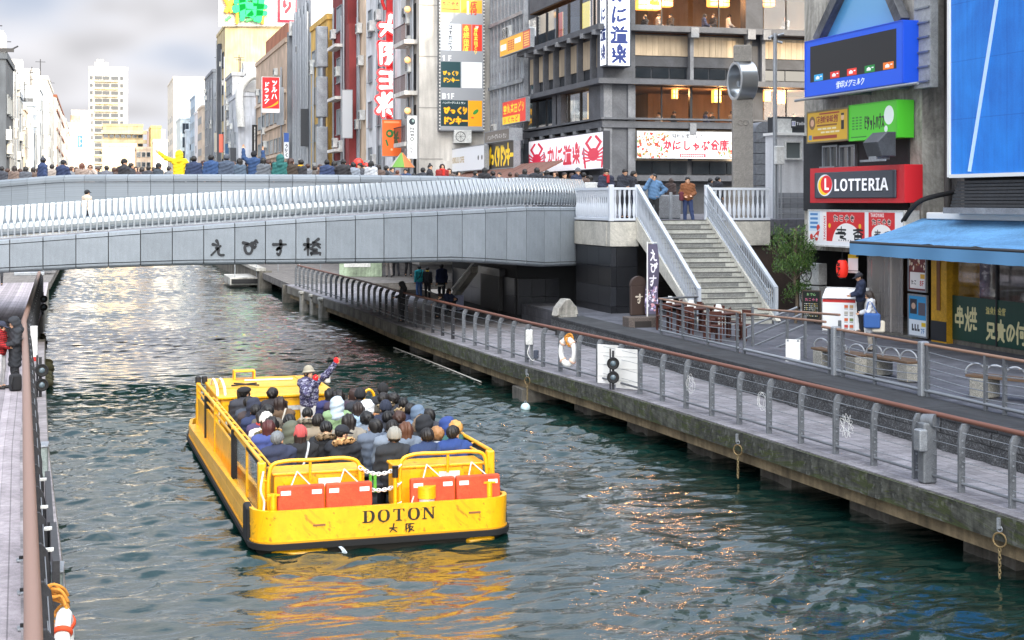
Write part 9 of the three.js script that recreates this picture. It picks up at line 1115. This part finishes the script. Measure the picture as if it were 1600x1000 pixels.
  [[950, -0.1, 0.12, 'left one of two white boards behind the signal lights on the right railing'], [979, 0.1, 0.3, 'right one of two white boards behind the signal lights on the right railing']].forEach(([px, d, w, label]) => { const q = R(px, 0.42), t = thing('information_board', label, 'board', [q.x, PROM + 0.5, q.z], -0.9, 'white boards on the right railing'); part('board', rb(0.62, 0.98, 0.02, 0.008), M.white, t); for (const y of [-0.3, 0, 0.3]) part('rib', b0(-0.31, 0.31, y - 0.006, y + 0.006, 0.0105, 0.018), M.offwhite, t); });
  p = R(1449, 0.3); const pb = thing('power_pedestal', 'broad grey railing pillar with a small meter box', 'pillar', p, 0); part('pillar', rb(0.26, 1.0, 0.2, 0.04, 0, 0.5, 0), M.post, pb); part('meter_box', rb(0.16, 0.36, 0.2, 0.03, -0.16, 0.72, 0.06), M.galv, pb); part('rounded_head', rod(V(0, 1.0, -0.1), V(0.1, 1.02, 0.1), 0.12, 12), M.post, pb);
  p = R(831, 0.25); const ub = thing('utility_box', 'pale utility box with cables on a railing post near the life ring', 'utility box', p, -0.4); part('box', rb(0.2, 0.42, 0.16, 0.02, -0.06, 0.78, 0.1), M.offwhite, ub); part('cable', tube([V(-0.06, 0.56, 0.1), V(-0.1, 0.3, 0.12), V(0.05, 0.12, 0.08), V(0.1, 0.3, 0.05)], 0.012, 16, 5), M.white, ub); part('small_box', rb(0.14, 0.24, 0.1, 0.02, 0.13, 0.3, 0.08), mat('#3b4250', 0.5), ub); part('ped', b0(-0.04, 0.04, 0, 1.0, 0, 0.04), M.post, ub);
  // white wire star decorations
  [[1079, 'tangled white wire decoration on the railing, farthest of three'], [1191, 'white wire star decoration on the railing, middle of three'], [1323, 'white wire hexagon star decoration on the railing, nearest of three']].forEach(([px, label], i) => { const q = R(px, 0.3), t = thing('wire_star', label, 'decoration', [q.x, PROM + 0.58, q.z], -1.2, 'wire decorations on the right railing'), r = rng(i + 2); for (let k = 0; k < 4; k++) { const pts = []; for (let j = 0; j < 6; j++) { const a = j / 6 * 2 * PI + k * 0.5, s = i === 2 ? (j % 2 ? 0.2 : 0.07) : 0.04 + r() * 0.17; pts.push(V(Math.cos(a) * s * 0.8, Math.sin(a) * s * 1.15, (r() - 0.5) * 0.06)); } part('strand', tube(pts, 0.0032, 40, 4, true), M.white, t); } });
  // mooring rings and the small float
  [[824, 596, 'mooring ring on a short chain near the white float, farthest of three'], [1153, 705, 'mooring ring hanging from the quay edge, middle of three'], [1562, 845, 'mooring ring with long chain hanging from the quay edge nearest us']].forEach(([px, py, label]) => { const q = R(px, -0.1), t = thing('mooring_ring', label, 'mooring ring', [q.x, PROM - 0.38, q.z], -1.1, 'mooring rings of the right quay'); const g = new THREE.TorusGeometry(0.105, 0.015, 8, 24); part('ring', g, mat('#7d6a48', 0.6, 0.3), t); part('shackle', [new THREE.TorusGeometry(0.04, 0.012, 6, 12).translate(0, 0.16, 0), bx(0.05, 0.16, 0.03, 0, 0.25, 0.03)], M.galv, t); part('chain', Array.from({ length: 8 }, (_, i) => { const l = new THREE.TorusGeometry(0.026, 0.009, 5, 10); l.scale(0.8, 1.4, 1); if (i % 2) l.rotateY(PI / 2); return l.translate(0, -0.15 - i * 0.055, 0); }), mat('#8a7a58', 0.6, 0.3), t); });
  const fl = atY(821, 637, 0.06), bf = thing('float', 'small pale blue white float bobbing on the water below the quay', 'float', fl); part('ball', new THREE.SphereGeometry(0.13, 16, 12), mat('#bcd3d8', 0.4), bf); part('eye', new THREE.TorusGeometry(0.03, 0.01, 6, 10).translate(0, 0.15, 0), M.steel, bf);
  const dv = thing('floating_boom', 'pale rope line floating along the right quay', 'rope'); part('line', tube([atY(615, 543, 0.03), atY(660, 560, 0.03), atY(710, 580, 0.03), atY(752, 597, 0.03)], 0.02, 30, 6), M.rope, dv);
  // left quay
  const Lp = (px, py, y) => atY(px, py, y);
  let q = Lp(14, 607, PROM); person({ label: 'person in a black hooded jacket with a mask on the left quay', pose: 'standDown', ry: -1.2, pos: [q.x + 0.15, PROM, q.z], top: '#22252b', legs: '#23252a', hair: 'none', hat: 'hood', scale: 1.02, cut: 'long' });
  q = Lp(8, 605, PROM); person({ label: 'person in a red plaid jacket, pale trousers and a cap on the left quay', pose: 'standDown', ry: 1.2, pos: [q.x - 0.1, PROM, q.z + 0.3], topMat: new THREE.MeshStandardMaterial({ map: tex(64, 64, (u, v) => { const a = (u * 4) % 1 < 0.4, b = (v * 4) % 1 < 0.4; return a && b ? [30, 16, 20] : a || b ? [120, 22, 28] : [190, 32, 34]; }, 1.6), roughness: 0.9 }), top: '#a22', legs: '#b9b9bd', hair: 'bob', hat: 'cap', hatc: '#23283a', scale: 0.98 });
  q = Lp(24, 611, PROM); const bp = thing('backpack', 'black backpack standing on the left quay by the railing', 'backpack', q, 0.4); part('bag', rb(0.3, 0.42, 0.2, 0.07, 0, 0.21, 0), cloth('#1d1e22'), bp); part('loop', new THREE.TorusGeometry(0.09, 0.014, 6, 16).translate(0, 0.4, 0), M.black, bp); part('strap', tube([V(-0.1, 0.36, 0.1), V(-0.16, 0.2, 0.18), V(-0.1, 0.04, 0.12)], 0.018, 12, 5), M.black, bp); const cd = thing('cardboard_box', 'small tan carton next to the black backpack', 'box', [q.x + 0.26, PROM, q.z + 0.05], 0.1); part('carton', rb(0.14, 0.42, 0.3, 0.01, 0, 0.21, 0), mat('#b8a67c', 0.9), cd); part('flap', b0(-0.06, 0.06, 0.421, 0.426, -0.14, 0.14), mat('#a8966c', 0.9), cd);
  q = atY(0, 446, PROM); person({ label: 'distant walker in dark trousers at the left picture edge under the bridge', pose: 'stroll', ry: 0, pos: [q.x, PROM, q.z], top: '#33353b', legs: '#22242a', hair: 'short' });
  const ln = (px, py) => { const a = atY(px, py, PROM + 0.5); return a; };
  let s = ln(63, 588); sig(V(s.x, PROM + 0.0, s.z), 'pair of round black signal lights on the left railing, nearer pair', 0.2); s = ln(67, 469); sig(V(s.x, PROM - 0.1, s.z), 'pair of round signal lights on the left railing, farther pair', 0.2);
  s = ln(53, 548); const tb = thing('tube_marker', 'white and red tube shaped marker on the left railing', 'marker', s, 0); part('tube', cy(0.1, 0.1, 0.85, 0, 0.25, 0, 14), M.white, tb); part('band', cy(0.105, 0.105, 0.12, 0, -0.22, 0, 14), mat('#b9322a', 0.6), tb); part('bracket', bx(0.06, 0.9, 0.06, -0.12, 0.1, 0), M.postDark, tb);
  s = atY(100, 985, PROM + 0.5); const br = buoy('life_ring', V(s.x + 0.0, PROM + 0.3, s.z), 'white life ring with orange bands at the bottom left corner', 1.5, '#cf4a22'); coil(V(s.x - 0.12, PROM + 0.8, s.z - 0.12), 'thick coil of orange rope above the life ring at the bottom left', 0.26);
  for (const [px, py, label] of [[66, 720, 'farther pale green box on the left railing'], [85, 925, 'nearer grey green box on the left railing']]) { const b2 = atY(px, py, PROM + 0.45), t = thing('railing_box', label, 'box', b2); part('box', rb(0.18, 0.5, 0.42, 0.03), tmat('#8f9a97', grainTex, 0.6), t); part('lid', rb(0.2, 0.03, 0.45, 0.01, 0, 0.26, 0), M.galv, t); }
  for (const [pa2, pb2, x] of [[74, 79, 0], [83, 88, 0]]) { const i = pa2 === 74 ? 0 : 1, A = atY(pa2, [765, 850][i], PROM + 0.7), Bq = atY(pb2, [850, 915][i], PROM + 0.7), t = thing('bumper_board', ['farther dark timber board on the outside of the left railing', 'nearer dark timber board on the outside of the left railing'][i], 'board'); part('board', bar(A, Bq, 0.07, 0.5), M.postDark, t); for (const u of [0.2, 0.75]) part('clamp', rb(0.09, 0.04, 0.06, 0.01, mix(A.x, Bq.x, u) - 0.06, A.y + 0.26, mix(A.z, Bq.z, u)), M.offwhite, t); }
  for (const [px, py, w] of [[36, 877, 'farthest'], [38, 928, 'middle'], [39, 984, 'nearest']]) { const c = atY(px, py, PROM), t = thing('floor_clip', w + ' of three small steel clips on the left promenade beside the rail', 'clip', c, 0.1); part('plate', rb(0.16, 0.03, 0.13, 0.008, 0, 0.02, 0), M.galv, t); part('hook', b0(-0.05, 0.08, 0.036, 0.07, -0.02, 0.02), M.black, t); }
  const steps = thing('boarding_steps', 'small stepped boarding stage on the left quay beyond the bridge', 'steps', atY(46, 430, PROM)); for (let i = 0; i < 3; i++) part('step', rb(1.8, 0.2, 0.8, 0.03, i * 0.5, 0.1 + i * 0.2, -i * 0.9), M.galv, steps); part('rail', rod(V(-1, 0.9, 0.2), V(1.6, 1.3, -2), 0.04, 6), M.steel, steps);
}
{ // festival lanterns, tent and diners behind the glass
  const d = thing('red_balloons', 'cluster of red paper balloons above the crowd near the red building', 'decoration', atT(560, 255, 95)); [[0, 0, 0.34], [-0.5, -0.3, 0.24], [0.5, -0.2, 0.24], [0.55, -0.7, 0.22], [0.15, -0.8, 0.24]].forEach(([x, y, r]) => part('balloon', new THREE.SphereGeometry(r, 16, 12).translate(x, y, 0), mat('#d83426', 0.45), d));
  const tp = thing('striped_tent', 'small orange, white and green striped tent top behind the crowd', 'tent', atT(628, 250, 88)); for (let i = 0; i < 6; i++) { const g = new THREE.CylinderGeometry(0.05, 0.8, 0.9, 4, 1, false, i * PI / 3, PI / 3); part('gore', g.translate(0, 0, 0), mat(['#b8693a', '#9a9890', '#5f8a3a'][i % 3], 0.8), tp); }
  const r = rng(31); [[1008, 28, 1], [1028, 26, 2], [1048, 26, 1], [1100, 26, 3], [1115, 26, 1], [1138, 27, 0], [1228, 30, 2], [1052, 178, 1], [1030, 180, 0], [1102, 178, 3], [1112, 180, 1], [1142, 178, 2], [1203, 180, 1], [1240, 180, 2]].forEach(([px, py, c], i) => { const p = atZ(px, py, KZ - 1.0 - (i % 3) * 0.5), hh = 1.125; person({ label: 'diner in ' + ['a white shirt', 'a black jacket', 'a grey top', 'a navy top'][c] + ' at the ' + (py < 60 ? 'upper' : 'lower') + ' restaurant windows, ' + ['first', 'second', 'third', 'fourth', 'fifth', 'sixth', 'seventh'][i % 7] + ' from the corner', pose: i % 2 ? 'seatDown' : 'seat', ry: i % 2 ? 1.3 : -1.3, pos: [p.x, p.y - hh * 0.98, p.z], top: ['#d6d3cc', '#26262a', '#77797d', '#2a3350'][c], hair: i % 3 ? 'short' : 'bob' }); });
}
scene.traverse((o) => { if (o.isMesh) { o.castShadow = true; o.receiveShadow = true; } if (o.isLight) o.castShadow = true; });
renderer.render(scene, camera);
